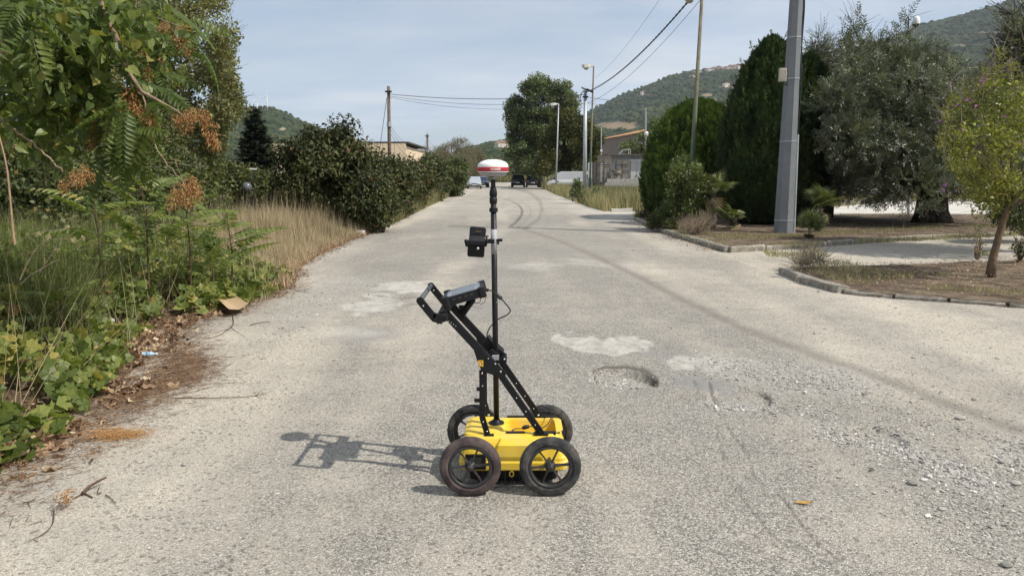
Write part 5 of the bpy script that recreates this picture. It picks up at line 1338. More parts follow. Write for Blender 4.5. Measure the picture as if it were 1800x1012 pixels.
L_shrub = leafmat('mixed_shrub_leaf', [(0, (.036, .050, .015)), (.5, (.080, .10, .03)), (.88, (.15, .165, .055)), (1, (.22, .15, .05))], .5, .25, .35)
L_dry = leafmat('dry_grass', [(0, (.19, .15, .085)), (.5, (.40, .325, .195)), (1, (.62, .53, .35))], .7, .3, .2, (1.1, 1, .8))
L_green = leafmat('olive_green_grass', [(0, (.085, .090, .038)), (.5, (.175, .17, .085)), (.8, (.28, .25, .145)), (1, (.42, .35, .22))], .6, .3, .3)
L_fine = leafmat('fine_green_grass', [(0, (.055, .078, .020)), (.5, (.14, .165, .052)), (.85, (.27, .26, .105)), (1, (.50, .43, .26))], .55, .3, .3)
L_litter = leafmat('dead_leaf', [(0, (.10, .055, .03)), (.35, (.22, .13, .075)), (.7, (.40, .27, .16)), (1, (.66, .53, .36))], .7, .15, .25, (1, .8, .6))
L_palm = leafmat('palm_leaf', [(0, (.05, .07, .022)), (.5, (.12, .15, .048)), (.8, (.24, .245, .10)), (.9, (.30, .25, .12)), (1, (.40, .32, .20))], .45, .15, .5)

def limbs(mb, base, tops, r, mat=0, wob=.12, trunk_to=None, r_trunk=None, seg=7):
    """curved limbs from base (or a trunk top) to each target"""
    base = np.array(base, float)
    if trunk_to is not None:
        trunk_to = np.array(trunk_to, float); s = np.linspace(0, 1, 7)[:, None]; P = base * (1 - s) + trunk_to * s
        P[1:-1] += rng.normal(0, .03, (5, 3)) * np.linalg.norm(trunk_to - base) * .5
        rt = r_trunk or r * 2; rads = rt * (1 - .45 * s[:, 0]); rads[0] *= 1.35; mb.tube(P, rads, 10, mat); start = trunk_to
    else: start = base
    for tpt in tops:
        tpt = np.array(tpt, float); l = np.linalg.norm(tpt - start); s = np.linspace(0, 1, seg)[:, None]
        mid = start * .55 + tpt * .45 + np.array([0, 0, -.10 * l]) + rng.normal(0, wob * l * .5, 3)
        P = (1 - s) ** 2 * start + 2 * s * (1 - s) * mid + s * s * tpt; P[1:-1] += rng.normal(0, wob * .12 * l, (seg - 2, 3))
        mb.tube(P, r * (1 - .85 * s[:, 0]), 6, mat)
def twigs(mb, cl, n, ln, r, mat=0, up=.2):
    i = rng.integers(0, len(cl), n); d = rdir(n); A = cl[i, :3] + d * cl[i, 3:4] * rng.uniform(.1, .6, (n, 1))
    B = A + unit(d + np.array([0, 0, up])) * ln * rng.uniform(.5, 1.2, (n, 1)); mb.sticks(A, B, r, r * .4, mat)
def envelope_clumps(c, rad, n, r0, r1, shell=(.55, .95), zmin=None, pw=1.0):
    d = rdir(n); rr = rng.uniform(shell[0], shell[1], (n, 1)) ** pw
    P = np.array(c) + d * rr * np.array(rad)
    if zmin is not None: P[:, 2] = np.maximum(P[:, 2], zmin)
    return np.column_stack([P, rng.uniform(r0, r1, n)])
def leafcloud(mb, cl, n, size, tpls, out=.6, gauss=0, droop=0.0, up=.3, lo=.5, tvar=.22, brown=0, mat=0, wide=1.0, flat=1.0):
    P, d, i = in_clumps(cl, n, lo, flat)
    if gauss:
        g = rng.normal(0, gauss, (n, 3)); d = unit(g); g = d * np.minimum(np.linalg.norm(g, axis=1, keepdims=True), 1.15); P = cl[i, :3] + g * cl[i, 3:4] * np.array([1, 1, .8])
    ct = np.clip(rng.normal(.45, .2, len(cl)), .08, .85)
    Y = unit(d * out + rdir(n) * .8 + np.array([0, 0, up - droop * 1.3])); N = unit(d * .5 + rdir(n) * .7 + np.array([0, 0, .6]))
    t = np.clip(ct[i] + rng.normal(0, tvar, n), 0, .88)
    if brown: t = np.where(rng.random(n) < brown, rng.uniform(.93, 1, n), t)
    else: t = np.where(rng.random(n) < .03, .97, t)
    S = size * rng.uniform(.7, 1.25, n)
    sprinkle(mb, tpls, P, Y, N, np.stack([S * wide, S, S], 1), t, mat)

# ---------------- laurel bushes along the left
def bush(name, px, Y, w, d, h, n, leaf, label, mat=L_laurel, tpl=(T_leaf2, T_leaf2, T_leaf2, T_broad), group=None, brown=.05, skirt=.25, xoff=None, clr=(.28, .5), droop=.55, cat='bush', wide=1.15):
    x = D(px, 300, Y)[0] if xoff is None else xoff
    n = int(n * .72); leaf *= 1.08
    t = thing(name, (x, Y, 0), label, cat, group)
    c = np.array([x, Y, h * .48]); cl = envelope_clumps(c, (w / 2 - .25, d / 2 - .25, h * .5 - .2), int(50 * max(1, w * h / 7)), *clr, shell=(.5, 1.0), zmin=skirt)
    top = cl[cl[:, 2] > h * .7]
    cl[:, 0] = x + (cl[:, 0] - x) * (1 + .1 * np.sin(cl[:, 2] * 3 + x))
    m = MB(); leafcloud(m, cl, n, leaf, tpl, out=.5, droop=droop, up=0, gauss=.52, brown=brown, wide=wide); 
    core = np.column_stack([c[None] + rdir(14) * np.array([w, d, h]) * .16, np.full(14, min(w, h) * .22)])
    leafcloud(m, core, n // 6, leaf * 1.6, tpl, lo=.2)
    m.build('crown', mat, t)
    m = MB(); limbs(m, (x, Y, 0), cl[rng.choice(len(cl), 16, False), :3], .035, 0); limbs(m, (x + .25, Y + .1, 0), cl[rng.choice(len(cl), 8, False), :3], .03, 0)
    twigs(m, cl, 260, .3, .006, 0, .5); m.build('stems', bark, t)
    return t
bush('laurel_bush', 582, 21.8, 3.3, 3.2, 3.35, 42000, .105, 'large rounded laurel bush with drooping dark leaves, tallest on the left verge', brown=.06)
bush('laurel_bush', 655, 20.6, 1.6, 1.7, 1.9, 13000, .10, 'smaller laurel bush spilling to the ground behind the white rubble blocks')
bush('laurel_bush', 484, 22.5, 2.6, 2.6, 1.7, 22000, .105, 'low laurel bush with rusty leaves behind the straw grass, left of the tallest bush', brown=.12)
bush('laurel_bush', 682, 27.5, 2.5, 3.0, 2.6, 17000, .11, 'laurel bush just left of the tall wooden pole foot, second along the verge')
bush('laurel_bush', 722, 35, 2.5, 3.5, 2.55, 12000, .13, 'laurel bush with bronze leaves, third along the left verge', brown=.16)
bush('laurel_bush', 756, 46, 3.0, 5, 3.1, 9000, .17, 'dark green bush below the second wooden pole', brown=.03)
bush('laurel_bush', 800, 56, 2.6, 6, 3.3, 8000, .19, 'light green bush ending the left hedge behind the parked silver car', mat=L_shrub, brown=.01)
bush('garden_shrub', 385, 21, 3.0, 2.4, 2.3, 16000, .09, 'mid green shrub around the smoky globe lamp', mat=L_shrub, tpl=(T_leaf2, T_round), brown=.06, droop=.1)
bush('garden_shrub', 300, 17, 3.2, 2.6, 2.5, 15000, .08, 'olive green shrub behind the hanging seed clusters', mat=L_shrub, tpl=(T_leaf2, T_round), brown=.05, droop=.1)
bush('garden_shrub', 190, 13.5, 3.4, 2.6, 2.3, 15000, .075, 'dark tangled shrub behind the ferny fronds at the left', mat=L_shrub, tpl=(T_leaf2, T_round), brown=.04, droop=.1)
bush('garden_shrub', 40, 11.5, 3.4, 2.6, 2.6, 15000, .075, 'dense shrub at the left edge of the view behind the long dry stalk', mat=L_shrub, tpl=(T_leaf2, T_round), brown=.04, droop=.1)
bush('garden_shrub', 520, 30, 6, 3, 1.9, 9000, .13, 'dim bush row between the spruce and the tallest laurel', mat=L_shrub, brown=.03)

# ---------------- spruce
def spruce():
    Y = 34.; b = D(452, 300, Y); x = b[0]; H = D(450, 183, Y)[2]
    t = thing('spruce_tree', (x, Y, 0), 'dark conical spruce with layered branches below the left hill', 'tree')
    m = MB(); m.tube([(x, Y, 0), (x, Y, H * .6), (x, Y, H)], [.13, .08, .015], 8); m.build('trunk', bark_dark, t)
    P = []; YD = []; m2 = MB()
    for z_ in np.arange(.5, H - .1, .13):
        rad = 1.25 * (1 - (z_ / H) ** 1.15) + .12; k = int(9 + 12 * rad)
        for a in rng.uniform(0, 6.283, k):
            l = rad * rng.uniform(.72, 1.12); s = np.linspace(.12, 1, max(3, int(l / .06)))
            d = np.array([math.cos(a), math.sin(a), 0])
            pts = np.array([x, Y, z_]) + d * (s * l)[:, None] + np.array([0, 0, 1.]) * ((-.28 * s + .22 * s ** 2.5) * l)[:, None]
            m2.tube(pts[[0, len(pts) // 2, -1]], [.012, .008, .003], 3)
            for q in (-1, 1):
                side = np.array([-d[1], d[0], 0]) * q; P.append(pts); YD.append(np.tile(d * .7 + side * .8 + [0, 0, -.25], (len(pts), 1)))
            P.append(pts); YD.append(np.tile(d + [0, 0, .1], (len(pts), 1)))
    m2.build('branches', bark_dark, t)
    P = np.concatenate(P); YD = np.concatenate(YD); n = len(P); P = P + rng.normal(0, .02, (n, 3))
    m = MB(); m.scatter(T_plume[0], P, YD + rng.normal(0, .2, (n, 3)), np.tile([0, 0, 1.], (n, 1)) + rng.normal(0, .4, (n, 3)), .24 * rng.uniform(.6, 1.2, n), np.clip(rng.normal(.4, .22, n), 0, 1)); m.build('crown', L_spruce, t)
spruce()

# ---------------- big poplar behind the left verge
def poplar():
    x, Y = -9.6, 20.0; t = thing('poplar_tree', (x, Y, 0), 'tall airy tree with small yellow-green leaves filling the upper left', 'tree')
    cl = []
    edge = [(395, 10), (400, 60), (405, 140), (410, 180), (400, 90), (418, 150), (398, 110), (375, 130), (425, 160), (425, 178), (398, 205), (385, 235), (392, 262), (380, 290), (350, 30), (340, 80), (335, 140), (350, 185), (340, 225), (330, 270), (300, 20), (290, 90), (280, 150), (290, 210), (280, 260), (310, 300), (360, 310)]
    for (px, py) in edge:
        for _ in range(5):
            yy = Y + rng.uniform(-1.6, 1.6); p = D(px - rng.uniform(4, 28), py + rng.uniform(-14, 14), yy); cl.append([*p, rng.uniform(.22, .46)])
    for _ in range(170):
        yy = Y + rng.uniform(-2.2, 2.4); p = D(rng.uniform(-60, 345), rng.uniform(-120, 320), yy); cl.append([*p, rng.uniform(.3, .6)])
    cl = np.array(cl); cl[:, 2] = np.maximum(cl[:, 2], .7)
    m = MB(); leafcloud(m, cl, 100000, .092, (T_round, T_leaf2), out=.4, droop=.15, lo=.15, tvar=.2); m.build('crown', L_poplar, t)
    m = MB(); limbs(m, (x, Y, 0), cl[rng.choice(len(cl), 46, False), :3], .05, 0, trunk_to=(x - .2, Y, 2.6), r_trunk=.2, wob=.1)
    twigs(m, cl, 1500, .5, .006, 0, .5); m.build('trunk', bark, t)
poplar()

# ---------------- the two trees at the end of the road
def far_tree(name, ctr_px, Y, label, mat, shape, n, leaf, trunk_px, rr=(.7, 1.3)):
    xb = D(trunk_px, 320, Y)[0]; t = thing(name, (xb, Y, 0), label, 'tree'); cl = []
    for (px, py) in shape:
        for _ in range(3):
            yy = Y + rng.uniform(-3.2, 3.2); p = D(px + rng.uniform(-6, 6), py + rng.uniform(-6, 6), yy); cl.append([*p, rng.uniform(*rr)])
    cl = np.array(cl); m = MB(); leafcloud(m, cl, n, leaf, (T_round, T_leaf2), out=.5, gauss=.52, tvar=.2, wide=1.1); m.build('crown', mat, t)
    m = MB(); limbs(m, (xb, Y, 0), cl[rng.choice(len(cl), min(40, len(cl)), False), :3], .16, 0, trunk_to=(xb, Y, 3.2), r_trunk=.35, wob=.08); m.build('trunk', bark_dark, t, True)
A1 = [(903, 200), (920, 203), (912, 215), (938, 205), (945, 232), (930, 225), (955, 235), (922, 255), (985, 168), (915, 228), (912, 178), (905, 190), (915, 205), (900, 215), (908, 230), (905, 250), (915, 268), (925, 285), (935, 300), (925, 158), (935, 150), (945, 146), (960, 148), (970, 155), (988, 158), (1000, 152), (1000, 170),
      (935, 170), (950, 165), (965, 172), (980, 175), (995, 185), (925, 190), (940, 190), (955, 195), (925, 215), (940, 220), (955, 215), (930, 240), (945, 250), (950, 235), (935, 265), (950, 275), (900, 272), (910, 290),
      (970, 200), (985, 200), (960, 290), (945, 300), (899, 184), (1005, 180)]
far_tree('plane_tree', 945, 97, 'tall leafy tree with pale lit tufts beside the end of the road', L_plane, A1, 50000, .27, 951, (.55, 1.15))
A2 = [(1000, 205), (985, 215), (1015, 215), (1030, 225), (1040, 235), (975, 230), (965, 250), (990, 235), (1010, 240), (1030, 250), (1045, 255), (1043, 275), (1030, 275), (1010, 262), (990, 262), (970, 275), (985, 285), (1005, 280), (1025, 285), (1040, 285), (965, 290), (995, 222), (1048, 240)]
far_tree('broadleaf_tree', 1005, 86, 'lower wide golden green tree in front of the tall one, above the van', L_plane2, A2, 38000, .25, 1000, (.5, 1.0))
A3 = [(1100, 262), (1115, 255), (1125, 262), (1108, 270), (1130, 245), (1140, 232), (1150, 225), (1145, 245), (1152, 240), (1160, 255), (1135, 262), (1155, 232), (1148, 215)]
far_tree('broadleaf_tree', 1140, 92, 'dark small tree behind the shed and the thin white mast', L_plane, A3, 9000, .22, 1140, (.45, .8))
# pale bare-looking willows at the end of the road on the left
def wispy(px, w, h, Y, label, n):
    x = D(px, 300, Y)[0]; t = thing('willow_tree', (x, Y, 0), label, 'tree')
    cl = envelope_clumps((x, Y, h * .55), (w / 2, w / 2, h * .45), 40, .7, 1.3)
    m = MB(); P, d, i = in_clumps(cl, n, .2)
    m.scatter(T_slim, P, d * .5 + rdir(n) * .5 + [0, 0, .7], rdir(n), np.stack([np.full(n, .35), np.full(n, .45), np.full(n, .4)], 1), np.clip(rng.normal(.5, .2, n), 0, 1)); m.build('crown', L_wisp, t)
    m = MB(); limbs(m, (x, Y, 0), cl[:26, :3], .09, 0); twigs(m, cl, 600, 1.2, .025, 0, .8); m.build('branches', twigm, t)
L_wisp = leafmat('grey_green_wisp', [(0, (.10, .10, .06)), (.5, (.18, .17, .105)), (1, (.28, .25, .17))], .7, .2, .2)
wispy(798, 7.5, 8.2, 135, 'pale wispy tree left of the road end beside the third wooden pole', 9000)
wispy(826, 6.5, 6.8, 150, 'thinner grey-brown wispy tree just left of the antenna', 8000)
wispy(770, 8, 7.0, 150, 'grey wispy tree half hidden behind the hedge top', 6000)
for i, (px, Y, w, h, lab) in enumerate([(870, 172, 9, 5.5, 'shrub row closing the road behind the antenna dome'), (905, 180, 10, 5, 'shrub under the middle hill just left of the tall tree'), (843, 175, 8, 5, 'shrub beyond the parked cars, left of the antenna')]):
    bush('far_shrub', px, Y, w, 4, h, 3500, .4, lab, mat=L_wisp if i != 1 else L_shrub, clr=(.8, 1.4), brown=.03, droop=0)

# ---------------- cypresses
def cypress(name, px, base_Y, top_py, w, label, mat, n, lean=.0, round_=False, size=.2, pxt=None):
    x = D(px, 400, base_Y)[0]; H = D(px, top_py, base_Y)[2]; t = thing(name, (x, base_Y, 0.1), label, 'cypress')
    def rad(f):
        if round_: return w / 2 * np.sqrt(np.clip(1 - ((f - .38) / .62) ** 2, 0, 1)) * np.where(f < .38, .86 + .14 * f / .38, 1)
        return w / 2 * np.clip(np.sin(np.pi * np.clip(.30 + .70 * f, 0, 1)) ** .62, 0, 1) * np.where(f < .3, .8 + .2 * f / .3, 1)
    m = MB()
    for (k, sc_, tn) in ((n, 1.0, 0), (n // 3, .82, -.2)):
        f = rng.random(k * 2); keep = rng.random(k * 2) < (rad(f) / (w / 2) + .05); f = f[keep][:k]; k = len(f)
        a = rng.random(k) * 2 * math.pi
        bump = 1 + .16 * (fbm(a * 2.6 + 7, f * H * 1.3, 21, 3) - .5) * 2 + .05 * np.sin(a * 11 + f * 9)
        r = rad(f) * sc_ * bump * rng.uniform(.86, 1.03, k)
        P = np.stack([x + r * np.cos(a) + lean * f * H, base_Y + r * np.sin(a), .12 + f * (H - .1)], 1)
        o = np.stack([np.cos(a), np.sin(a), np.zeros(k)], 1)
        Y_ = unit(o * rng.uniform(.1, .55, (k, 1)) + np.array([0, 0, 1.]) + rng.normal(0, .16, (k, 3)))
        N_ = unit(o + rng.normal(0, .5, (k, 3)))
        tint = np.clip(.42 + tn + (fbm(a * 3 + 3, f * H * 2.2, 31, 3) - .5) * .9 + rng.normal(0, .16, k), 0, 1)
        S = size * rng.uniform(.6, 1.25, k)
        sprinkle(m, T_plume, P, Y_, N_, S, tint)
    # upright plumes that stand out of the surface, paler at their tips
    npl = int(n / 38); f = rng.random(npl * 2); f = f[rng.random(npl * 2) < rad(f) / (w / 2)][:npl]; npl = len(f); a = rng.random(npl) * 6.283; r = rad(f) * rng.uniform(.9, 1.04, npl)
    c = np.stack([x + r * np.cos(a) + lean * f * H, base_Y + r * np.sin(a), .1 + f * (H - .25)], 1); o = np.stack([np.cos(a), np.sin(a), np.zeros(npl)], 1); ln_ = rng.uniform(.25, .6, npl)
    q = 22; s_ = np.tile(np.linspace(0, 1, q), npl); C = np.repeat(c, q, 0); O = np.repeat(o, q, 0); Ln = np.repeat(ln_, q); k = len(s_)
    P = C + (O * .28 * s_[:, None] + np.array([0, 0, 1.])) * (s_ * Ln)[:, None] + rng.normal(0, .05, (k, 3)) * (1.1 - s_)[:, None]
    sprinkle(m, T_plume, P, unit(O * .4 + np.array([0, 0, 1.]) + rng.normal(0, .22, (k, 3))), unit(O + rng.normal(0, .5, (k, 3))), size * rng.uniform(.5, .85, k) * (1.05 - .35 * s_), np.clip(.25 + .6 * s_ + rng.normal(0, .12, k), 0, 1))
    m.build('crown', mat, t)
    m = MB(); m.tube([(x, base_Y, 0), (x + lean * H * .5, base_Y, H * .5), (x + lean * H, base_Y, H * .93)], [.16, .09, .02], 8); m.build('trunk', bark_dark, t)
    # filler sprays in the darkest leaf tones keep the sky from showing through
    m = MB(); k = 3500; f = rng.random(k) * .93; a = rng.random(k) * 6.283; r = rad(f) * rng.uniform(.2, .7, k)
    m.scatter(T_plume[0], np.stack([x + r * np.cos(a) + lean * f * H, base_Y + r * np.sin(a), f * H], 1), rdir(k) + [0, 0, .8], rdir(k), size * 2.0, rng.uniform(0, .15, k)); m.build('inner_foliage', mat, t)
    return t
cypress('cypress_tree', 1338, 23.2, 70, 2.75, 'tall dark pointed cypress left of the octagonal pole', L_cypd, 17000, .012, size=.21)
cypress('cypress_tree', 1405, 24.5, 100, 2.2, 'second dark cypress mostly hidden behind the octagonal pole', L_cypd, 9000, size=.22)
cypress('round_cypress', 1222, 27.5, 181, 3.5, 'broad rounded bright green cypress behind the rusty lamp post', L_cyp, 16000, round_=True, size=.22)
cypress('round_cypress', 1168, 26.5, 232, 1.7, 'narrow end of the green cypress hedge nearest the road', L_cyp, 8000, round_=True, size=.20)
cypress('round_cypress', 1290, 28.5, 196, 2.6, 'green cypress filling the gap before the tall pointed one', L_cyp, 8000, round_=True, size=.22)

# ---------------- olives
def olive(px, Y, label, shape, n, trunk_px=None, trunk_r=.5, shoots=(), spread=2.6):
    xb = D(trunk_px, 390, Y)[0]; t = thing('olive_tree', (xb, Y, .1), label, 'olive tree'); cl = []
    for (x_, y_, q) in shape:
        for _ in range(q):
            yy = Y + rng.uniform(-spread, spread); p = D(x_ + rng.uniform(-14, 14), y_ + rng.uniform(-12, 12), yy); cl.append([*p, rng.uniform(.38, .72) if y_ > 150 else rng.uniform(.24, .42)])
    for (x_, y0, y1) in shoots:
        yy = Y + rng.uniform(-1.2, 1.2)
        for q in np.linspace(0, 1, 6): p = D(x_ + rng.normal(0, 2) + 6 * q, y1 + (y0 - y1) * q, yy); cl.append([*p, .20 - .12 * q])
    cl = np.array(cl); P, d, i = in_clumps(cl, n, .35); ct = np.clip(rng.normal(.42, .15, len(cl)), .1, .8)
    ok = P[:, 2] > .55; P, d, i = P[ok], d[ok], i[ok]; k = len(P)
    hi = np.clip((P[:, 2] - 3.5) / 3, 0, 1)
    Y_ = unit(d * .7 + rdir(k) * .6 + np.stack([np.zeros(k), np.zeros(k), .15 + .9 * hi], 1)); N_ = rdir(k)
    m = MB(); sprinkle(m, T_olive, P, Y_, N_, .40 * rng.uniform(.7, 1.3, k), np.clip(ct[i] + rng.normal(0, .16, k), 0, 1)); m.build('crown', L_olive, t)
    m = MB()
    # gnarled trunk: several fused stems
    b = np.array([xb, Y, 0.05])
    for s_ in range(9 if trunk_r > .3 else 4):
        a = s_ * 6.283 / (9 if trunk_r > .3 else 4); off = np.array([math.cos(a), math.sin(a), 0]) * trunk_r * .52; z_ = np.linspace(0, 1.9, 8)
        P_ = b + off * (1.25 - .25 * z_ / 1.9 + .25 * np.exp(-z_ * 4))[:, None] + np.column_stack([.06 * np.sin(z_ * 3 + s_), .06 * np.cos(z_ * 2.3 + s_ * 2), z_]) + off * (np.clip(z_ - 1.2, 0, 1) * .5)[:, None]
        m.tube(P_, trunk_r * (.58 + .25 * np.exp(-z_ * 3.5) + .05 * np.sin(z_ * 5 + s_)), 8)
    limbs(m, b + [0, 0, 1.5], cl[rng.choice(len(cl), min(len(cl), 40), False), :3], trunk_r * .28, 0, wob=.16)
    twigs(m, cl, 900, .6, .008, 0, .5); m.build('trunk', bark_dark, t, True)
    return t
OA = [(1500, 105, 4), (1512, 130, 3), (1480, 150, 3), (1540, 120, 4), (1565, 115, 4), (1595, 118, 4), (1620, 125, 3), (1640, 130, 3), (1665, 140, 3), (1690, 160, 3), (1580, 150, 5), (1620, 158, 5), (1530, 160, 5), (1480, 180, 4),
      (1660, 175, 4), (1700, 195, 4), (1500, 205, 5), (1550, 200, 6), (1600, 200, 6), (1650, 215, 5), (1710, 230, 4), (1490, 240, 5), (1540, 250, 6), (1590, 255, 6), (1640, 260, 6), (1690, 270, 5), (1728, 255, 4),
      (1500, 285, 4), (1550, 295, 5), (1600, 300, 5), (1650, 305, 5), (1700, 305, 4), (1530, 320, 3), (1575, 325, 3), (1615, 318, 2), (1740, 215, 3), (1755, 270, 3), (1755, 300, 3)]
SH = [(1490, 40, 110), (1500, 30, 105), (1512, 45, 110), (1480, 70, 120), (1525, 60, 110), (1545, 70, 110), (1560, 60, 115), (1580, 45, 110), (1588, 30, 105), (1620, 80, 120), (1640, 78, 125), (1655, 90, 135), (1680, 110, 150), (1700, 125, 170), (1535, 75, 120), (1602, 70, 115), (1720, 150, 200), (1740, 170, 220)]
olive(1600, 23.5, 'huge old grey-green olive with a massive dark twisted trunk in the bed', OA, 18000, 1636, .36, SH)
OB = [(1425, 130, 2), (1440, 150, 3), (1430, 180, 3), (1445, 210, 4), (1435, 240, 4), (1450, 270, 4), (1465, 300, 4), (1440, 300, 4), (1470, 230, 3), (1460, 180, 3), (1480, 320, 2), (1460, 335, 2)]
olive(1445, 26, 'narrow dusky olive standing just right of the octagonal pole', OB, 6500, 1448, .22, [(1428, 68, 130), (1440, 60, 130), (1450, 72, 140), (1418, 90, 140), (1456, 90, 150)])
OC = [(1825, 90, 3), (1835, 60, 3), (1815, 130, 3), (1830, 160, 4), (1850, 100, 4), (1860, 160, 4), (1835, 210, 4), (1860, 260, 4), (1815, 190, 2), (1810, 235, 2)]
olive(1850, 15, 'silvery olive reaching in at the upper right corner of the view', OC, 5000, 1905, .2, [(1780, 25, 110), (1795, 20, 100), (1770, 60, 140), (1790, 60, 130), (1765, 110, 180), (1800, 40, 130)], spread=1.0)

# ---------------- young flowering tree on the right
def young():
    b = G(1741, 482, .1); x, Y = b[0], b[1]; t = thing('flowering_tree', tuple(b), 'young leaning tree with yellow-green leaves and a few purple blossoms', 'tree')
    P0 = b; P = [b - [0, 0, .1], D(1745, 455, Y), D(1757, 410, Y), D(1769, 372, Y), D(1775, 350, Y)]
    m = MB(); m.tube(P, [.078, .056, .048, .044, .042], 12)
    tops = [D(1672, 210, Y - .4), D(1690, 300, Y - .5), D(1700, 180, Y + .4), D(1735, 160, Y), D(1720, 240, Y - .7), D(1760, 200, Y + .5), D(1790, 190, Y), D(1830, 240, Y), D(1830, 310, Y - .4), D(1800, 280, Y + .6), D(1765, 290, Y - .6), D(1850, 180, Y)]
    limbs(m, P[-1], tops, .032, 0, wob=.1); limbs(m, P[-2], [D(1850, 310, Y - .2), D(1870, 260, Y + .2)], .035, 0, wob=.08)
    m.build('trunk', bark_red, t, True)
    sh = [(1668, 240), (1680, 265), (1700, 230), (1690, 285), (1715, 205), (1705, 260), (1720, 300), (1735, 190), (1740, 230), (1745, 265), (1740, 300), (1755, 320), (1765, 210), (1770, 250), (1780, 290), (1790, 215), (1800, 250), (1690, 310), (1710, 325),
          (1730, 335), (1820, 220), (1820, 280), (1845, 250), (1840, 310), (1780, 325), (1760, 175), (1800, 180), (1835, 190), (1755, 345), (1735, 350), (1870, 280), (1725, 175), (1795, 330)]
    cl = np.array([[*D(px + rng.uniform(-8, 8), py + rng.uniform(-8, 8), Y + rng.uniform(-.9, .9)), rng.uniform(.12, .26)] for px, py in sh for _ in range(3)] + [[*(D(px, py, Y + rng.uniform(-.6, .6)) + [0, 0, q * .09]), .10 - .006 * q] for px, py in [(1668, 232), (1690, 205), (1712, 190), (1728, 168), (1752, 160), (1775, 165), (1798, 160), (1655, 262), (1820, 175), (1740, 185)] for q in range(7)])
    cl = cl[rng.random(len(cl)) < .85]
    m = MB(); leafcloud(m, cl, 14500, .052, (T_round, T_leaf2), out=.4, lo=.15, tvar=.2); m.build('crown', L_bright, t)
    m = MB(); twigs(m, cl, 500, .35, .004, 0, .8)
    A = np.array([D(px, py, Y - .5) for px, py in ((1660, 290), (1668, 230), (1690, 200), (1728, 165), (1745, 150), (1775, 140), (1795, 150), (1655, 250), (1705, 190))]); B = A + np.column_stack([rng.normal(-.03, .06, 9), rng.normal(0, .05, 9), rng.uniform(.2, .45, 9)])
    m.sticks(A - (B - A) * .7, B, .005, .002); tag(m.build('twigs', twigm, t), kind='stuff')
    mag = pmat('purple_petal', (.50, .17, .48), .6, var=.15, vs=40); r0 = bumpball(5)
    for (px, py) in ((1733, 137), (1727, 142), (1700, 175), (1715, 187), (1708, 178), (1650, 214), (1661, 325), (1659, 335), (1690, 228), (1794, 250), (1798, 255), (1765, 205), (1682, 185)):
        c = D(px, py, Y - rng.uniform(.5, .9)); m = MB(); k = 7; m.scatter(T_round, np.tile(c, (k, 1)), rdir(k) + [0, -.2, .2], rdir(k), .032); m.build('blossom', mag, t)
young()

# ---------------- shrubs, palms and weeds in the first bed
def up_shrub(name, pts, Y, n, leaf, mat, label, tpl=(T_round, T_leaf2), r=(.14, .3), base=None, twmat=None, tw=300):
    cl = np.array([[*D(px + rng.uniform(-5, 5), py + rng.uniform(-5, 5), Y + rng.uniform(-.5, .5)), rng.uniform(*r)] for px, py in pts for _ in range(3)])
    b = np.array([D(base, 400, Y)[0], Y, .1]); t = thing(name, tuple(b), label, 'shrub'); cl[:, 2] = np.maximum(cl[:, 2], .15)
    m = MB(); leafcloud(m, cl, n, leaf, tpl, lo=.1, out=.4, up=.5); m.build('crown', mat, t)
    m = MB(); limbs(m, b, cl[rng.choice(len(cl), min(22, len(cl)), False), :3], .02, 0); twigs(m, cl, tw, .3, .005, 0, .6); m.build('stems', twmat or bark, t)
L_weed = leafmat('fresh_shrub_leaf', [(0, (.03, .05, .012)), (.5, (.075, .11, .026)), (.88, (.16, .19, .05)), (1, (.34, .34, .14))], .42, .3, .5)
up_shrub('leafy_shrub', [(1190, 300), (1200, 290), (1185, 315), (1205, 310), (1195, 330), (1180, 340), (1205, 345), (1215, 330), (1190, 355), (1175, 365), (1205, 365), (1220, 355), (1215, 375), (1190, 378), (1170, 375), (1185, 390), (1205, 390), (1160, 380), (1225, 300), (1232, 320), (1228, 345)], 21.2, 14000, .07, L_weed, 'upright light green shrub at the tip of the bed in front of the round cypress', base=1197)
up_shrub('leafy_shrub', [(1150, 385), (1160, 390), (1175, 392), (1185, 396), (1170, 384), (1145, 392)], 20.9, 3500, .06, L_shrub, 'low scruffy shrub sprawling over the kerb tip', base=1165, r=(.1, .18))
up_shrub('ground_weed', [(1125, 380), (1135, 382), (1145, 380), (1155, 383)], 26.5, 2500, .06, L_weed, 'small green weed patch on the far tip of the kerb', base=1140, r=(.1, .2))
up_shrub('dry_weed', [(1215, 395), (1230, 395), (1240, 392), (1205, 400), (1225, 402)], 18.8, 1600, .04, L_dry, 'pale dry weeds at the foot of the palms', tpl=(T_slim,), base=1222, r=(.1, .2), twmat=twigm, tw=500)
up_shrub('grey_weed', [(1410, 462), (1425, 455), (1420, 470), (1440, 462), (1400, 470)], 12.4, 900, .03, L_green, 'spindly grey-green weed on the kerb corner of the near bed', tpl=(T_slim,), base=1420, r=(.07, .15), twmat=twigm, tw=200)
up_shrub('small_sapling', [(1722, 415), (1724, 430), (1720, 440), (1728, 448), (1722, 400)], 13.2, 260, .045, L_green, 'thin sapling with few leaves left of the leaning trunk', base=1722, r=(.04, .08), twmat=twigm, tw=20)
up_shrub('dark_sapling', [(1795, 430), (1800, 440), (1785, 435), (1810, 425), (1790, 445)], 13.0, 380, .05, L_laurel, 'dark leafy sprig at the right edge above the near bed', base=1800, r=(.05, .1), twmat=bark, tw=20)
up_shrub('leafy_shrub', [(1760, 370), (1800, 360), (1820, 380), (1790, 390), (1840, 350), (1800, 335), (1770, 350)], 17.5, 7000, .07, L_shrub, 'dark green shrub at the right edge behind the leaning tree', base=1810, r=(.2, .35))

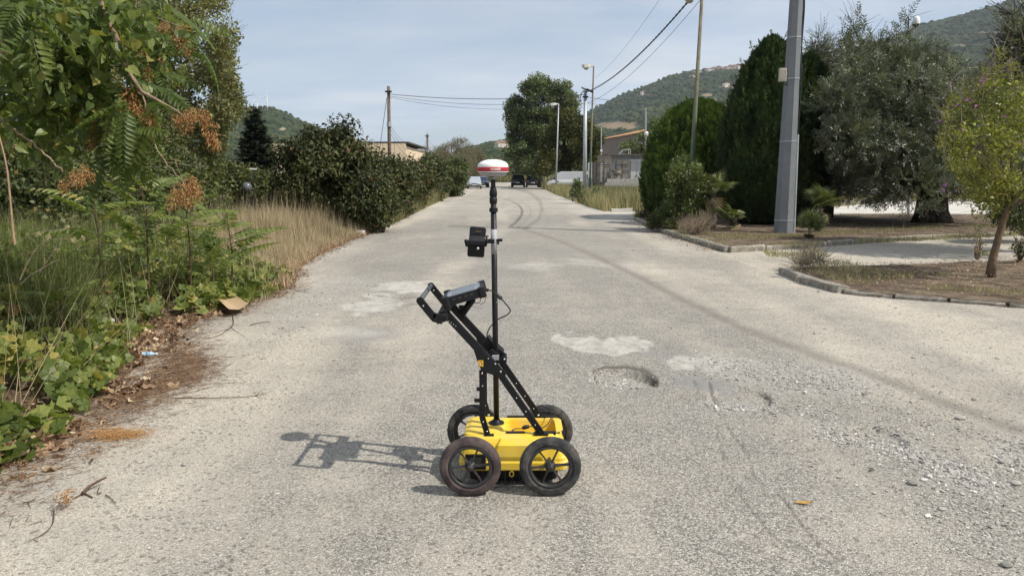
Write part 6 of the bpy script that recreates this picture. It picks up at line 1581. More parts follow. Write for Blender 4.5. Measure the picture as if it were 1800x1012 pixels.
def frond_mesh(seed, nb=22, L_=.42, dead=False):
    """fan leaf: long stalk along +y, stiff blades radiating from its end"""
    r = np.random.default_rng(seed); m = MB(); m.tube([(0, 0, 0), (0, .20, .01), (0, .34, 0)], [.010, .008, .007], 5, 0, .6)
    for k in range(nb):
        a = (k - (nb - 1) / 2) / (nb - 1) * 3.7; l = L_ * (1 - .18 * abs(a) / 1.85) * r.uniform(.9, 1.08); dz = -.10 - (.5 if dead else .12) * r.uniform(.5, 1.5)
        d = np.array([math.sin(a), math.cos(a), 0]); s = np.array([math.cos(a), -math.sin(a), 0]); o = np.array([0, .34, 0.])
        V = [o + s * .003, o + d * l * .55 + s * .019 + [0, 0, .02], o + d * l + [0, 0, dz * l], o + d * l * .55 - s * .019 + [0, 0, .02], o + d * l * .55 + [0, 0, .006]]
        m.add(np.array(V), np.array([[0, 1, 4], [1, 2, 4], [4, 2, 3], [0, 4, 3]]), 0, (.97 if dead else np.clip(r.normal(.5, .14), .1, .78)))
    return m.mesh('frond', L_palm)
FR = [frond_mesh(s) for s in (1, 2, 3)]; FRD = frond_mesh(9, 16, .4, True)
def palm(name, b, label, n, s0, trunk_h, elev=(10, 85), dead=3, azr=(0, 360), sub=None):
    b = np.array(b, float); t = thing(name, tuple(b), label, 'palm'); top = b + [0, 0, trunk_h]
    m = MB(); m.tube([b - [0, 0, .05], b + [0.02, 0, trunk_h * .5], top], [.10, .085, .07], 10)
    k = 90; a = rng.random(k) * 6.283; z_ = rng.random(k) * trunk_h
    m.scatter(T_blade2, b + np.column_stack([np.cos(a) * .07, np.sin(a) * .07, z_]), np.column_stack([np.cos(a), np.sin(a), rng.uniform(.3, 1.5, k)]), np.column_stack([np.cos(a), np.sin(a), np.zeros(k)]), np.stack([np.full(k, .03), np.full(k, .12), np.full(k, .05)], 1)); m.build('trunk', bark, t)
    for i in range(n + dead):
        isd = i >= n; az = R(rng.uniform(*azr)); el = R(rng.uniform(-75, -45) if isd else rng.uniform(*elev)); s = s0 * rng.uniform(.8, 1.15)
        Mx = Matrix.Translation(top) @ Matrix.Rotation(az, 4, 'Z') @ Matrix.Rotation(el, 4, 'X') @ Matrix.Rotation(rng.normal(0, .25), 4, 'Y') @ Matrix.Scale(s, 4)
        o = share('frond', FRD if isd else FR[i % 3], t, Mx)
        if isd: tag(o, 'withered straw coloured frond')
    return t
pq = G(1438, 408, .1); palm('fan_palm', pq, 'small fan palm with a short trunk right of the octagonal pole', 17, .86, .62, (15, 85), 5)
pq = G(1422, 419, .1); palm('fan_palm', pq, 'trunkless palm tuft against the foot of the octagonal pole', 12, .85, .05, (50, 88), 1)
palm('fan_palm', (D(1252, 400, 21.2)[0], 21.2, .1), 'big shaded fan palm between the rusty lamp post and the tall cypress', 16, .95, 1.0, (0, 80), 4)
palm('fan_palm', (D(1288, 400, 20.6)[0], 20.6, .1), 'low dark fan palm drooping over the bed under the tall cypress', 12, .8, .3, (0, 75), 3)
palm('fan_palm', (D(1236, 400, 20.2)[0], 20.2, .1), 'small palm with drooping fronds in front of the lamp post shrubs', 8, .6, .2, (0, 70), 2)

# ---------------- grasses
m = MB()
poly = gp([(942, 325), (975, 342), (1005, 353), (1035, 365), (1062, 372), (1140, 372)]) + [np.array([12.5, 38, 0]), np.array([15, 60, 0]), np.array([10, 85, 0]), np.array([5.5, 105, 0])]
poly = np.array(poly)[:, :2]
P = poly_points(poly, 60000); w_ = rng.random(len(P)) < np.clip(38 / P[:, 1], 0, 1) ** 1.1; P = P[w_]; k = len(P); P = np.column_stack([P, np.full(k, .03)])
tn = np.clip(.60 + (fbm(P[:, 0] * .5, P[:, 1] * .35, 51, 3) - .5) * 1.3 + rng.normal(0, .2, k), 0, 1)
grass(m, P, rng.uniform(.35, 1.0, k) * (1 + .35 * (fbm(P[:, 0] * .6, P[:, 1] * .6, 52, 2) - .5)), .028, .45, tn)
o = m.build('tall_grass', L_green); tag(o, kind='stuff')
m = MB(); up_shrub('verge_sapling', [(1015, 335), (1018, 325), (1010, 345), (1022, 342), (1045, 340), (1012, 330)], 42, 900, .16, L_plane, 'small bright green sapling in the tall grass at the foot of the steel pole', base=1018, r=(.2, .35))
# distant grass bank beyond the road end and the straw strip on the right
m = MB(); k = 9000; P = np.column_stack([rng.uniform(-25, 30, k), rng.uniform(166, 185, k), np.zeros(k)]); grass(m, P, rng.uniform(.8, 2.0, k), .25, .3, np.clip(rng.normal(.5, .2, k), 0, 1))
k = 7000; P = np.column_stack([rng.uniform(12, 45, k), rng.uniform(44.8, 50, k), np.full(k, .05)]); grass(m, P, rng.uniform(.1, .35, k), .04, .5, np.clip(rng.normal(.85, .15, k), 0, 1))
o = m.build('dry_grass', L_green); tag(o, kind='stuff')
# sparse dry grass in and round the beds
m = MB(); pts = []
for poly_, k in ((np.array([p[:2] for p in gp([(1200, 410), (1281, 432), (1420, 424), (1640, 410), (1800, 404), (1800, 398), (1500, 412), (1300, 418)])]), 7500),
                 (np.array([p[:2] for p in gp([(1290, 440), (1420, 434), (1600, 425), (1800, 415), (1800, 421), (1600, 433), (1400, 441)])]), 4500),
                 (np.array([p[:2] for p in gp([(1384, 468), (1480, 500), (1660, 514), (1800, 524), (1800, 500), (1560, 490), (1480, 468)])]), 2600),
                 (np.array([p[:2] for p in gp([(1340, 450), (1440, 447), (1460, 462), (1350, 462)])]), 1500),
                 (np.array([p[:2] for p in gp([(1160, 403), (1205, 416), (1283, 438), (1270, 442), (1190, 422)])]), 600),
                 (np.array([p[:2] for p in gp([(1370, 474), (1480, 508), (1660, 524), (1800, 534), (1800, 527), (1660, 518), (1484, 503)])]), 900)):
    p = poly_points(poly_, k); pts.append(p)
P = np.concatenate(pts); keep = fbm(P[:, 0] * 1.1, P[:, 1] * 1.1, 61, 3) > .40; P = P[keep]; k = len(P); P = np.column_stack([P, np.full(k, .095)])
grass(m, P, rng.uniform(.03, .11, k) * np.where(rng.random(k) < .02, 3.0, 1), .008, .9, np.clip(rng.normal(.72, .2, k), 0, 1)); o = m.build('short_dry_grass', L_green); tag(o, kind='stuff')

# left verge: straw grass
m = MB(); k = 60000; Yp = rng.uniform(9.2, 21, k); X_ = edgeX(Yp) + .05 - rng.random(k) ** 1.45 * 6.5; dd = edgeX(Yp) - X_
okk = (Yp > 11 + .25 * dd) | (rng.random(k) < .25); X_, Yp, dd = X_[okk], Yp[okk], dd[okk]; k = len(X_)
P = np.column_stack([X_, Yp, verge_height(X_, Yp)])
hh = rng.uniform(.25, .62, k) * np.clip(.22 + dd * .75, .22, 1.25); hh *= .55 + .9 * fbm(X_ * 1.3, Yp * 1.3, 55, 3); grass(m, P, hh, .010, .75, np.clip(.5 + (fbm(X_ * 1.1, Yp * 1.1, 56, 3) - .5) * 1.2 + rng.normal(0, .2, k), 0, 1))
s = rng.random(k) < .06; Q = P[s]; h2 = rng.uniform(.8, 1.25, len(Q)) * np.clip(.3 + dd[s] * .5, .3, 1)
grass(m, Q, h2, .007, .3, rng.uniform(.5, 1, len(Q)))
o = m.build('straw_grass', L_dry); tag(o, kind='stuff')
# seed heads on the tall stalks and roadside grass by the parked silver car
m = MB(); k = 11000; Yp = 21 + 41 * rng.random(k) ** 1.5; X_ = edgeX(Yp) - rng.random(k) ** 1.2 * 1.4 + .1; P = np.column_stack([X_, Yp, np.full(k, .0)])
grass(m, P, rng.uniform(.15, .55, k) * np.where((Yp > 25) & (Yp < 32), 1.5, 1) * np.where((Yp > 40) & (Yp < 60), 2.2, 1), .02, .5, np.clip(rng.normal(.6, .2, k), 0, 1)); o = m.build('verge_grass', L_green); tag(o, kind='stuff')
# low fuzzy olive grass (tall, feathery) behind the vine
m = MB(); k = 26000; Yp = rng.uniform(6.3, 11.5, k); X_ = edgeX(Yp) - rng.uniform(1.0, 4.8, k); P = np.column_stack([X_, Yp, verge_height(X_, Yp)])
c_ = fbm(X_ * .9, Yp * .9, 71, 3); P = P[c_ > .42]; k = len(P); grass(m, P, rng.uniform(.5, 1.15, k), .0065, .75, np.clip(rng.normal(.45, .25, k), 0, 1), wind=(.15, -.05))
k = 2600; Yp = rng.uniform(3.6, 11, k); X_ = edgeX(Yp) - rng.uniform(.5, 4.5, k); P = np.column_stack([X_, Yp, verge_height(X_, Yp)]); grass(m, P, rng.uniform(.3, 1.2, k), .0045, 1.3, rng.uniform(.85, 1, k))
o = m.build('feathery_grass', L_fine); tag(o, kind='stuff')

# ---------------- vine carpet along the left edge
def vine():
    t = thing('creeping_vine', (-4.2, 6, 0), 'wild vine with lobed green leaves carpeting the bank at the lower left', 'vine')
    k = 26000; Yp = 2.6 + 9.2 * rng.random(k) ** 1.15; off = np.interp(Yp, [2.5, 3.6, 5.2, 7, 8.5, 10, 11.8], [.30, .18, .30, .55, .12, .05, .0])
    dd = rng.random(k) ** .85 * 4.2; X_ = edgeX(Yp) - off - dd
    den = fbm(X_ * 1.5 + 5, Yp * 1.5, 81, 3); ok = (den > .41 - .05 * ((Yp > 6) & (Yp < 10))) & (rng.random(k) < np.clip(1.3 - dd * .16, .3, 1)); X_, Yp, dd = X_[ok], Yp[ok], dd[ok]; k = len(X_)
    hm_ = np.clip(dd * np.interp(Yp, [3, 6, 10.5], [.62, .50, .30]), 0, np.interp(Yp, [3, 6, 10.5], [1.0, .72, .52])) + .05
    hm_ *= .65 + .7 * fbm(X_ * 1.6, Yp * 1.6, 83, 3)
    Z_ = verge_height(X_, Yp) + hm_ * (1 - .75 * rng.random(k) ** 1.6) + .02
    P = np.column_stack([X_, Yp, Z_]); N_ = unit(rdir(k) * .85 + np.array([.35, -.65, .75])); Yd = unit(rdir(k) + np.array([.35, -.35, -.35]))
    size = rng.uniform(.055, .135, k); tint = np.clip(.50 + (fbm(X_ * 2, Yp * 2, 84, 2) - .5) * .6 + rng.normal(0, .2, k), 0, .88); tint = np.where(rng.random(k) < .05, rng.uniform(.9, 1, k), tint)
    # nearest, largest 300 leaves become parts of their own
    dist = np.linalg.norm(P - [0, 0, CAM_H], axis=1); U, V_ = proj(P); vis = (U > -20) & (V_ < 1050) & (V_ > 350); Zrel = (Z_ - verge_height(X_, Yp)) / (hm_ + .02)
    score = np.where(vis & (Zrel > .6), size / dist, 0); top = np.argsort(-score)[:300]
    rest = np.ones(k, bool); rest[top] = False
    m = MB(); sprinkle(m, T_vine, P[rest], Yd[rest], N_[rest], size[rest], tint[rest]); o = m.build('foliage', L_vine, t); tag(o, kind='stuff')
    meshes = {}
    for i in top:
        ti = int(np.clip(round(tint[i] * 12), 0, 12)); key = (i % 3, ti)
        if key not in meshes: mm = MB(); mm.add(T_vine[key[0]][0], T_vine[key[0]][1], 0, ti / 12); meshes[key] = mm.mesh('leaf', L_vine)
        Yv = Vector(Yd[i]).normalized(); Xv = Yv.cross(Vector(N_[i])).normalized(); Zv = Xv.cross(Yv)
        Mx = Matrix((Xv, Yv, Zv)).transposed().to_4x4() @ Matrix.Scale(size[i], 4); Mx.translation = P[i]; share('leaf', meshes[key], t, Mx)
    m = MB(); q = rng.choice(k, 900, False); A = P[q]; m.sticks(A, A + unit(rdir(900) + [.2, -.2, -.5]) * rng.uniform(.06, .22, (900, 1)), .0022, .0015)
    for _ in range(70):
        j = rng.integers(0, k); p = P[j]; n_ = 9; s_ = np.linspace(0, 1, n_)[:, None]; d = unit(rng.normal(0, 1, 3) * [1, 1, .2])
        pts = p + d * s_ * rng.uniform(.4, 1.1) + np.array([0, 0, 1.]) * (.10 * np.sin(s_ * 3.1 + rng.random()) - .1 * s_) + rng.normal(0, .012, (n_, 3)); m.tube(pts, np.linspace(.005, .002, n_), 4)
    m.build('stems', twigd, t)
vine()

# ---------------- compound leaves (tree of heaven)
def ail_mesh(seed, pairs=11, L_=.55, tint=.5, dro=.25):
    r = np.random.default_rng(seed); m = MB(); s = np.linspace(0, 1, 8); zc = lambda q: -dro * q ** 2 * L_
    m.tube(np.column_stack([np.zeros(8), s * L_, zc(s)]), np.linspace(.0035, .0012, 8), 4, 0, .3)
    for k in range(pairs * 2 + 1):
        q = .16 + .80 * (k // 2) / (pairs - 1) if k < pairs * 2 else 1.0; sd_ = -1 if k % 2 else 1
        l = L_ * .235 * math.sin(math.pi * (.22 + .70 * min(q, .99))) ** .7 * r.uniform(.9, 1.1); w = l * .17
        a = sd_ * r.uniform(1.05, 1.3) if k < pairs * 2 else 0
        d = np.array([math.sin(a), math.cos(a), -.32 - r.uniform(0, .25)]); d /= np.linalg.norm(d); sv = np.array([math.cos(a), -math.sin(a), 0.]); o = np.array([0, q * L_, zc(q)])
        V = [o, o + d * l * .3 + sv * w * 1.1, o + d * l * .65 + sv * w * .8, o + d * l + [0, 0, -.01], o + d * l * .65 - sv * w * .8, o + d * l * .3 - sv * w * 1.1, o + d * l * .35 + [0, 0, -.006]]
        m.add(np.array(V), np.array([[0, 1, 6], [1, 2, 6], [2, 3, 6], [3, 4, 6], [4, 5, 6], [5, 0, 6]]), 0, np.clip(tint + r.normal(0, .08), 0, 1))
    return m.mesh('frond', L_ail)
AIL = [ail_mesh(s, p, l, ti, dr) for s, p, l, ti, dr in ((1, 11, .55, .35, .3), (2, 9, .5, .55, .2), (3, 12, .62, .45, .45), (4, 10, .52, .75, .25), (5, 10, .5, .25, .35), (6, 8, .45, .9, .3))]
def seed_mesh(seed, n=110, R_=.085):
    r = np.random.default_rng(seed); m = MB(); m.tube([(0, 0, 0), (0, 0, -.08), (.01, 0, -.16)], [.003, .002, .001], 4, 0, .1)
    d = r.normal(size=(n, 3)); d /= np.linalg.norm(d, axis=1)[:, None]; P = d * R_ * r.random((n, 1)) ** .5 * [1, 1, 1.3] - [0, 0, .11]
    Y_ = unit(d * .5 + r.normal(0, .35, (n, 3)) - [0, 0, 1.1]); m.scatter(T_leaf2, P, Y_, unit(r.normal(size=(n, 3))), np.stack([np.full(n, .034), np.full(n, .036), np.full(n, .08)], 1), np.clip(r.normal(.5, .25, n), 0, 1))
    return m.mesh('seed_cluster', L_seed)
SEED = [seed_mesh(s) for s in (1, 2, 3)]
def frond_at(t, p, az, el, s, k, roll=0):
    Mx = Matrix.Translation(p) @ Matrix.Rotation(az, 4, 'Z') @ Matrix.Rotation(el, 4, 'X') @ Matrix.Rotation(roll, 4, 'Y') @ Matrix.Scale(s, 4); return share('frond', AIL[k], t, Mx)
def heaven():
    t = thing('tree_of_heaven', (-6.2, 5.6, .1), 'overhanging tree with feather-like leaves and hanging brown seed clusters, upper left', 'tree')
    br = [[D(120, -120, 5.2), D(170, -10, 5.2), D(192, 40, 5.2), D(215, 90, 5.2), D(240, 150, 5.2), D(285, 182, 5.2), D(318, 200, 5.2), D(340, 205, 5.25)],
          [D(243, 152, 5.2), D(253, 180, 5.2), D(265, 235, 5.15), D(290, 285, 5.1), D(322, 322, 5.05)],
          [D(-80, -60, 4.6), D(0, 15, 4.6), D(12, 45, 4.6), D(8, 80, 4.6), D(-4, 110, 4.6), D(-30, 170, 4.6)],
          [D(-60, 180, 4.9), D(0, 212, 4.9), D(60, 255, 4.9), D(110, 300, 4.9)],
          [D(-60, 220, 5.4), D(10, 250, 5.4), D(80, 285, 5.4), D(135, 320, 5.4)],
          [D(-60, 30, 6), D(60, 60, 6), D(140, 105, 6), D(200, 160, 6)],
          [D(-60, -80, 6.4), D(120, -30, 6.4), D(240, 30, 6.4), D(300, 60, 6.4)],
          [D(150, -60, 5.8), D(200, 20, 5.8), D(250, 65, 5.8), D(318, 82, 5.8)]]
    m = MB(); rads = [.021, .008, .03, .014, .007, .022, .02, .013]
    for P, r_ in zip(br, rads):
        Q = smooth_path(P, 24); Q = Q + rng.normal(0, .006, Q.shape); m.tube(Q, np.linspace(r_, r_ * .3, 24), 7)
    trunk = [(-6.2, 5.6, 0), (-6.1, 5.5, 1.6), (-5.9, 5.4, 3.0), (-5.6, 5.4, 4.2)]; m.tube(trunk, [.13, .10, .08, .05], 10)
    for P in br:
        if P[0][0] < -3.6: m.tube([P[0], (np.array(P[0]) + trunk[2]) / 2 + [0, 0, .1], trunk[2] if P[0][2] > 2.4 else trunk[1]], [.02, .03, .04], 7)
    m.build('trunk', pmat('tan_bark', (.27, .20, .14), .9, var=.3, vs=18, bump=.4, bs=60, spec=.1), t, True)
    cnt = 0
    # leaves in bunches: (px, py, Y, count, leaf lengths)
    bun = [(40, 20, 4.7, 9, 1), (110, 30, 5.4, 10, 1), (70, 90, 5.2, 9, 1), (150, 70, 5.2, 10, 1), (130, 130, 5.5, 10, 1.0), (40, 150, 5.8, 9, 1), (200, 60, 6.2, 9, 1), (20, 60, 5.6, 8, 1), (90, 170, 6.0, 9, 1),
           (180, 150, 5.6, 10, 1), (240, 165, 5.3, 8, .9), (210, 215, 5.5, 10, 1), (265, 225, 5.2, 8, .9), (150, 215, 6.0, 10, 1), (225, 260, 5.6, 7, .9), (285, 95, 5.8, 6, .75), (330, 85, 5.8, 5, .7), (310, 60, 6, 5, .8), (60, 210, 6.3, 9, 1),
           (100, 245, 6.4, 7, 1), (230, 110, 5.7, 7, .9), (170, 25, 5.8, 8, 1), (250, 20, 6.3, 8, .9), (10, 110, 6.2, 8, 1), (0, 0, 5.4, 8, 1), (300, 130, 6.2, 4, .8), (-20, 200, 5.6, 7, 1)]
    for (px, py, Y, n, sc_) in bun:
        c = D(px, py - 25, Y)
        for _ in range(n):
            p = c + rng.normal(0, .10, 3); frond_at(t, p, rng.uniform(0, 6.283), R(rng.uniform(-70, 5)), sc_ * rng.uniform(.62, 1.0), rng.choice([0, 0, 2, 4, 4, 1, 3]), rng.normal(0, .4)); cnt += 1
    sc = [(232, 168, 5.2), (238, 185, 5.2), (222, 158, 5.25), (245, 200, 5.18), (312, 205, 5.2), (322, 212, 5.2), (333, 200, 5.2), (352, 200, 5.22), (366, 212, 5.25), (375, 225, 5.2), (372, 245, 5.2), (330, 318, 5.05), (318, 330, 5.05), (335, 335, 5.02), (312, 345, 5.05), (325, 348, 5.0),
          (295, 48, 5.8), (310, 60, 5.8), (322, 52, 5.8), (318, 75, 5.8), (328, 85, 5.8), (285, 110, 5.8), (292, 118, 5.8), (248, 95, 5.7), (135, 310, 4.9), (115, 325, 4.95), (145, 300, 5), (170, 250, 5.4), (163, 225, 5.4), (18, 8, 4.8), (120, 90, 5.6), (262, 128, 5.4)]
    for (px, py, Y) in sc:
        c = D(px, py - 14, Y); share('seed_cluster', SEED[rng.integers(3)], t, Matrix.Translation(c) @ Matrix.Rotation(rng.uniform(0, 6.28), 4, 'Z') @ Matrix.Rotation(rng.normal(0, .25), 4, 'X') @ Matrix.Scale(rng.uniform(.52, .80), 4))
    # rounder climbing leaves tangled in it, and bare grey twigs
    k = 1300; cc = np.array([D(px, py, Y) for px, py, Y in [(30, 60, 4.8), (40, 140, 4.8), (75, 75, 5.2), (20, 190, 5), (90, 190, 5.2), (150, 40, 5), (70, 150, 5.2), (130, 170, 5.4), (215, 30, 5.2), (50, 20, 4.8), (230, 50, 5.4), (90, 120, 5.2), (10, 130, 5), (110, 215, 5.5), (180, 100, 5.3)]])
    i = rng.integers(0, len(cc), k); P = cc[i] + rng.normal(0, .15, (k, 3)) * [1, 1.6, 1]; m = MB()
    q_ = rng.uniform(.035, .095, k); m.scatter(T_heart, P, rdir(k) * .8 + [.1, -.1, -.7], rdir(k) * .8 + [.4, -.6, .4], np.stack([q_, q_, q_ * 1.4], 1), np.clip(rng.normal(.6, .22, k), 0, .97)); m.build('climbing_foliage', L_ail, t)
    m = MB(); k = 150; A = np.array([D(rng.uniform(-20, 330), rng.uniform(0, 330), rng.uniform(5, 6.6)) for _ in range(k)]); m.sticks(A, A + unit(rdir(k) + [.1, 0, -.2]) * rng.uniform(.08, .35, (k, 1)), .0022, .001); tag(m.build('twigs', twigm, t), kind='stuff')
heaven()
def sapling(b, label, n, s, h, kset=(1, 3, 3, 5)):
    t = thing('ailanthus_sapling', tuple(b), label, 'sapling'); b = np.array(b); m = MB(); m.tube([b, b + [.03, 0, h * .6], b + [.0, .02, h]], [.012, .009, .005], 6); m.build('stem', twigd, t)
    for i in range(n): frond_at(t, b + [0, 0, h * (.45 + .55 * (i + .5) / n)], i * 2.4 + rng.normal(0, .3), R(rng.uniform(10, 55)), s * rng.uniform(.75, 1.1), kset[i % len(kset)], rng.normal(0, .15))
for (px, py, Y, n, s, h, lab) in [(405, 470, 9.4, 15, 1.25, .95, 'bright feathery sapling against the straw grass'), (330, 440, 8.6, 13, 1.15, 1.25, 'feathery sapling right under the rightmost low seed clusters'),
                                  (255, 430, 8.2, 14, 1.25, 1.45, 'taller feathery sapling left of the low hanging seed clusters'), (170, 430, 7.6, 12, 1.1, 1.3, 'feathery sapling in the dark tangle left of the middle'),
                                  (100, 520, 6.2, 8, .75, .55, 'small low feathery sprout among the vine leaves'), (372, 500, 9.0, 10, .9, .6, 'low feathery sprout at the end of the vine carpet')]:
    b = D(px, py, Y); b[2] = verge_height(np.array([b[0]]), np.array([Y]))[0]; sapling(b, lab, n, s, h)
# dry stalks
def stalk(P, r, label, mt=twigm):
    t = thing('dry_stalk', tuple(P[0]), label, 'stalk'); m = MB(); m.tube(smooth_path(P, 30), np.linspace(r, r * .5, 30), 6); m.build('stem', mt, t)
    return t
stalk([D(26, 430, 4.3), D(22, 395, 4.3), D(16, 330, 4.3), D(10, 285, 4.3), D(-5, 225, 4.3)], .007, 'long orange-tan bare stalk leaning at the far left edge', pmat('tan_stalk', (.34, .22, .13), .7, var=.2, vs=20))
st = stalk([D(35, 492, 4.6), D(55, 450, 4.6), D(80, 424, 4.6), D(120, 420, 4.6)], .004, 'arching dry bramble with pale seed heads over the dark hollow at the left')
for P in ([D(70, 478, 4.65), D(95, 440, 4.65), D(105, 425, 4.65)], [D(35, 500, 4.6), D(60, 480, 4.6), D(105, 455, 4.6)], [D(40, 420, 4.7), D(70, 408, 4.7), D(118, 402, 4.7)]): m = MB(); m.tube(smooth_path(P, 14), .0028, 5); m.build('side_twig', twigm, st)
for (px, py) in ((86, 416), (130, 422), (100, 440), (118, 400), (147, 418), (68, 412)):
    m = MB(); k = 26; c = D(px, py, 4.62); m.scatter(T_slim, np.tile(c, (k, 1)), rdir(k) + [0, 0, .3], rdir(k), .022, rng.uniform(.6, 1, k)); m.build('seed_head', L_dry, st)

# ---------------- litter along the edge
m = MB(); k = 5200; Yp = 3.0 + 9 * rng.random(k) ** 1.4; u = rng.normal(0, 1, k); X_ = edgeX(Yp) - .30 + u * .20 - np.abs(u) * .06; cl_ = fbm(X_ * 4, Yp * 4, 97, 3) > .42; X_, Yp = X_[cl_], Yp[cl_]; k = len(X_)
P = np.column_stack([X_, Yp, np.maximum(verge_height(X_, Yp), 0) + rng.uniform(.004, .035, k)]); S_ = rng.lognormal(math.log(.032), .45, k); tt = np.clip(rng.beta(1.2, 1.5, k), 0, 1); q = rng.random(k) < .35
Yd_ = rdir(k) * [1, 1, .35]; Nd_ = rdir(k) * .8 + [0, 0, .9]; cz = rng.uniform(1, 3.5, k)
m.scatter(T_broad, P[~q], Yd_[~q], Nd_[~q], np.stack([S_ * rng.uniform(.5, 1.1, k), S_, S_ * cz], 1)[~q], tt[~q]); sprinkle(m, T_vine, P[q], Yd_[q], Nd_[q], np.stack([S_ * 1.6, S_ * 1.6, S_ * 1.6 * cz], 1)[q], tt[q])
k = 3000; Yp = 3.0 + 8 * rng.random(k) ** 1.4; X_ = edgeX(Yp) - .25 + rng.normal(0, .22, k); A = np.column_stack([X_, Yp, np.maximum(verge_height(X_, Yp), 0) + rng.uniform(.002, .02, k)]); a = rng.uniform(0, 6.28, k); l = rng.lognormal(math.log(.05), .5, k)
m.sticks(A, A + np.column_stack([np.cos(a) * l, np.sin(a) * l, rng.normal(.005, .01, k)]), .0016, .0012, 0, rng.beta(1.2, 1.8, k)); o = m.build('leaf_litter', L_litter); tag(o, kind='stuff')
m = MB(); k = 6500; Yp = np.where(rng.random(k) < .55, rng.normal(5.7, .65, k), 3.2 + 9.5 * rng.random(k)); X_ = edgeX(Yp) - .12 + rng.normal(0, .17, k) + .18 * np.exp(-((Yp - 5.9) / .8) ** 2)
a = rng.normal(.7, .5, k); l = rng.uniform(.03, .14, k); A = np.column_stack([X_, Yp, np.maximum(verge_height(X_, Yp), 0) + rng.uniform(.002, .02, k)]); m.sticks(A, A + np.column_stack([np.cos(a) * l, np.sin(a) * l, rng.normal(0, .006, k)]), .0012, .0009, 0, np.clip(rng.normal(.25, .25, k), 0, 1)); o = m.build('needle_litter', L_litter); tag(o, kind='stuff')
m = MB(); b = G(200, 768); k = 1400; P = b + np.column_stack([rng.normal(0, .10, k), rng.normal(0, .05, k), rng.uniform(.004, .03, k)]); a = rng.normal(.5, .8, k); l = rng.uniform(.01, .04, k); m.sticks(P, P + np.column_stack([np.cos(a) * l, np.sin(a) * l, np.zeros(k)]), .001, .001, 0, rng.uniform(.5, .8, k)); o = m.build('seed_litter', L_seed); tag(o, kind='stuff')
# litter on the beds
m = MB(); k = 5200; pol = np.array([p[:2] for p in bed2_pts + bed2_back[::-1]]); P = poly_points(pol, k); P = np.column_stack([P, np.full(k, .108)])
m.scatter(T_broad, P, rdir(k) * [1, 1, .2], rdir(k) * .5 + [0, 0, 1], rng.uniform(.015, .04, k), rng.beta(1.5, 1.8, k))
k = 7000; pol = np.array([p[:2] for p in bed1_pts + gp([(1990, 378), (1500, 377), (1160, 378)], .1)]); P = poly_points(pol, k); P = np.column_stack([P, np.full(k, .108)])
m.scatter(T_broad, P, rdir(k) * [1, 1, .2], rdir(k) * .5 + [0, 0, 1], rng.uniform(.02, .05, k), rng.beta(1.5, 2.4, k)); o = m.build('leaf_litter', L_litter); tag(o, kind='stuff')

m = MB(); seg = np.array([G(x, y)[:2] for x, y in [(1375, 474), (1400, 486), (1484, 509), (1560, 517), (1660, 525), (1800, 536), (1900, 545)]]); k = 4200; u_ = rng.random(k) * (len(seg) - 1.001); i_ = u_.astype(int); f_ = (u_ - i_)[:, None]
P = seg[i_] * (1 - f_) + seg[i_ + 1] * f_ + np.column_stack([rng.normal(0, .05, k), -np.abs(rng.normal(0, .16, k)) + .05]); P = P[fbm(P[:, 0] * 2.2, P[:, 1] * 2.2, 63, 3) > .42]; k = len(P); P = np.column_stack([P, rng.uniform(.006, .02, k)])
m.scatter(T_leaf2, P, rdir(k) * [1, 1, .2], rdir(k) * .5 + [0, 0, 1], np.stack([rng.uniform(.02, .06, k)] * 3, 1), rng.beta(1.3, 2.6, k))
seg = np.array([G(x, y)[:2] for x, y in [(1118, 386), (1160, 405), (1205, 419), (1281, 440), (1340, 437)]]); k = 1600; u_ = rng.random(k) * (len(seg) - 1.001); i_ = u_.astype(int); f_ = (u_ - i_)[:, None]
P = seg[i_] * (1 - f_) + seg[i_ + 1] * f_ + np.column_stack([-np.abs(rng.normal(0, .3, k)), rng.normal(0, .2, k)]); P = np.column_stack([P, rng.uniform(.006, .02, k)])
m.scatter(T_leaf2, P, rdir(k) * [1, 1, .2], rdir(k) * .5 + [0, 0, 1], np.stack([rng.uniform(.03, .07, k)] * 3, 1), rng.beta(1.3, 2.6, k)); o = m.build('kerb_litter', L_litter); tag(o, kind='stuff')

m = MB(); k = 5200; Yp = rng.uniform(9.5, 25, k); X_ = edgeX(Yp) + rng.normal(.02, .13, k); P = np.column_stack([X_, Yp, rng.uniform(.005, .03, k)]); P = P[fbm(X_ * 2, Yp * 2, 65, 3) > .42]; k = len(P)
m.scatter(T_leaf2, P, rdir(k) * [1, 1, .25], rdir(k) * .6 + [0, 0, 1], np.stack([rng.uniform(.025, .07, k)] * 3, 1), rng.beta(1.5, 2.2, k))
k = 2500; Yp = rng.uniform(10, 21, k); X_ = edgeX(Yp) + .1 - rng.random(k) * .5; P = np.column_stack([X_, Yp, np.zeros(k)]); grass(m, P, rng.uniform(.04, .22, k), .012, 1.4, rng.uniform(.3, .9, k)); o = m.build('edge_litter', L_litter); tag(o, kind='stuff')
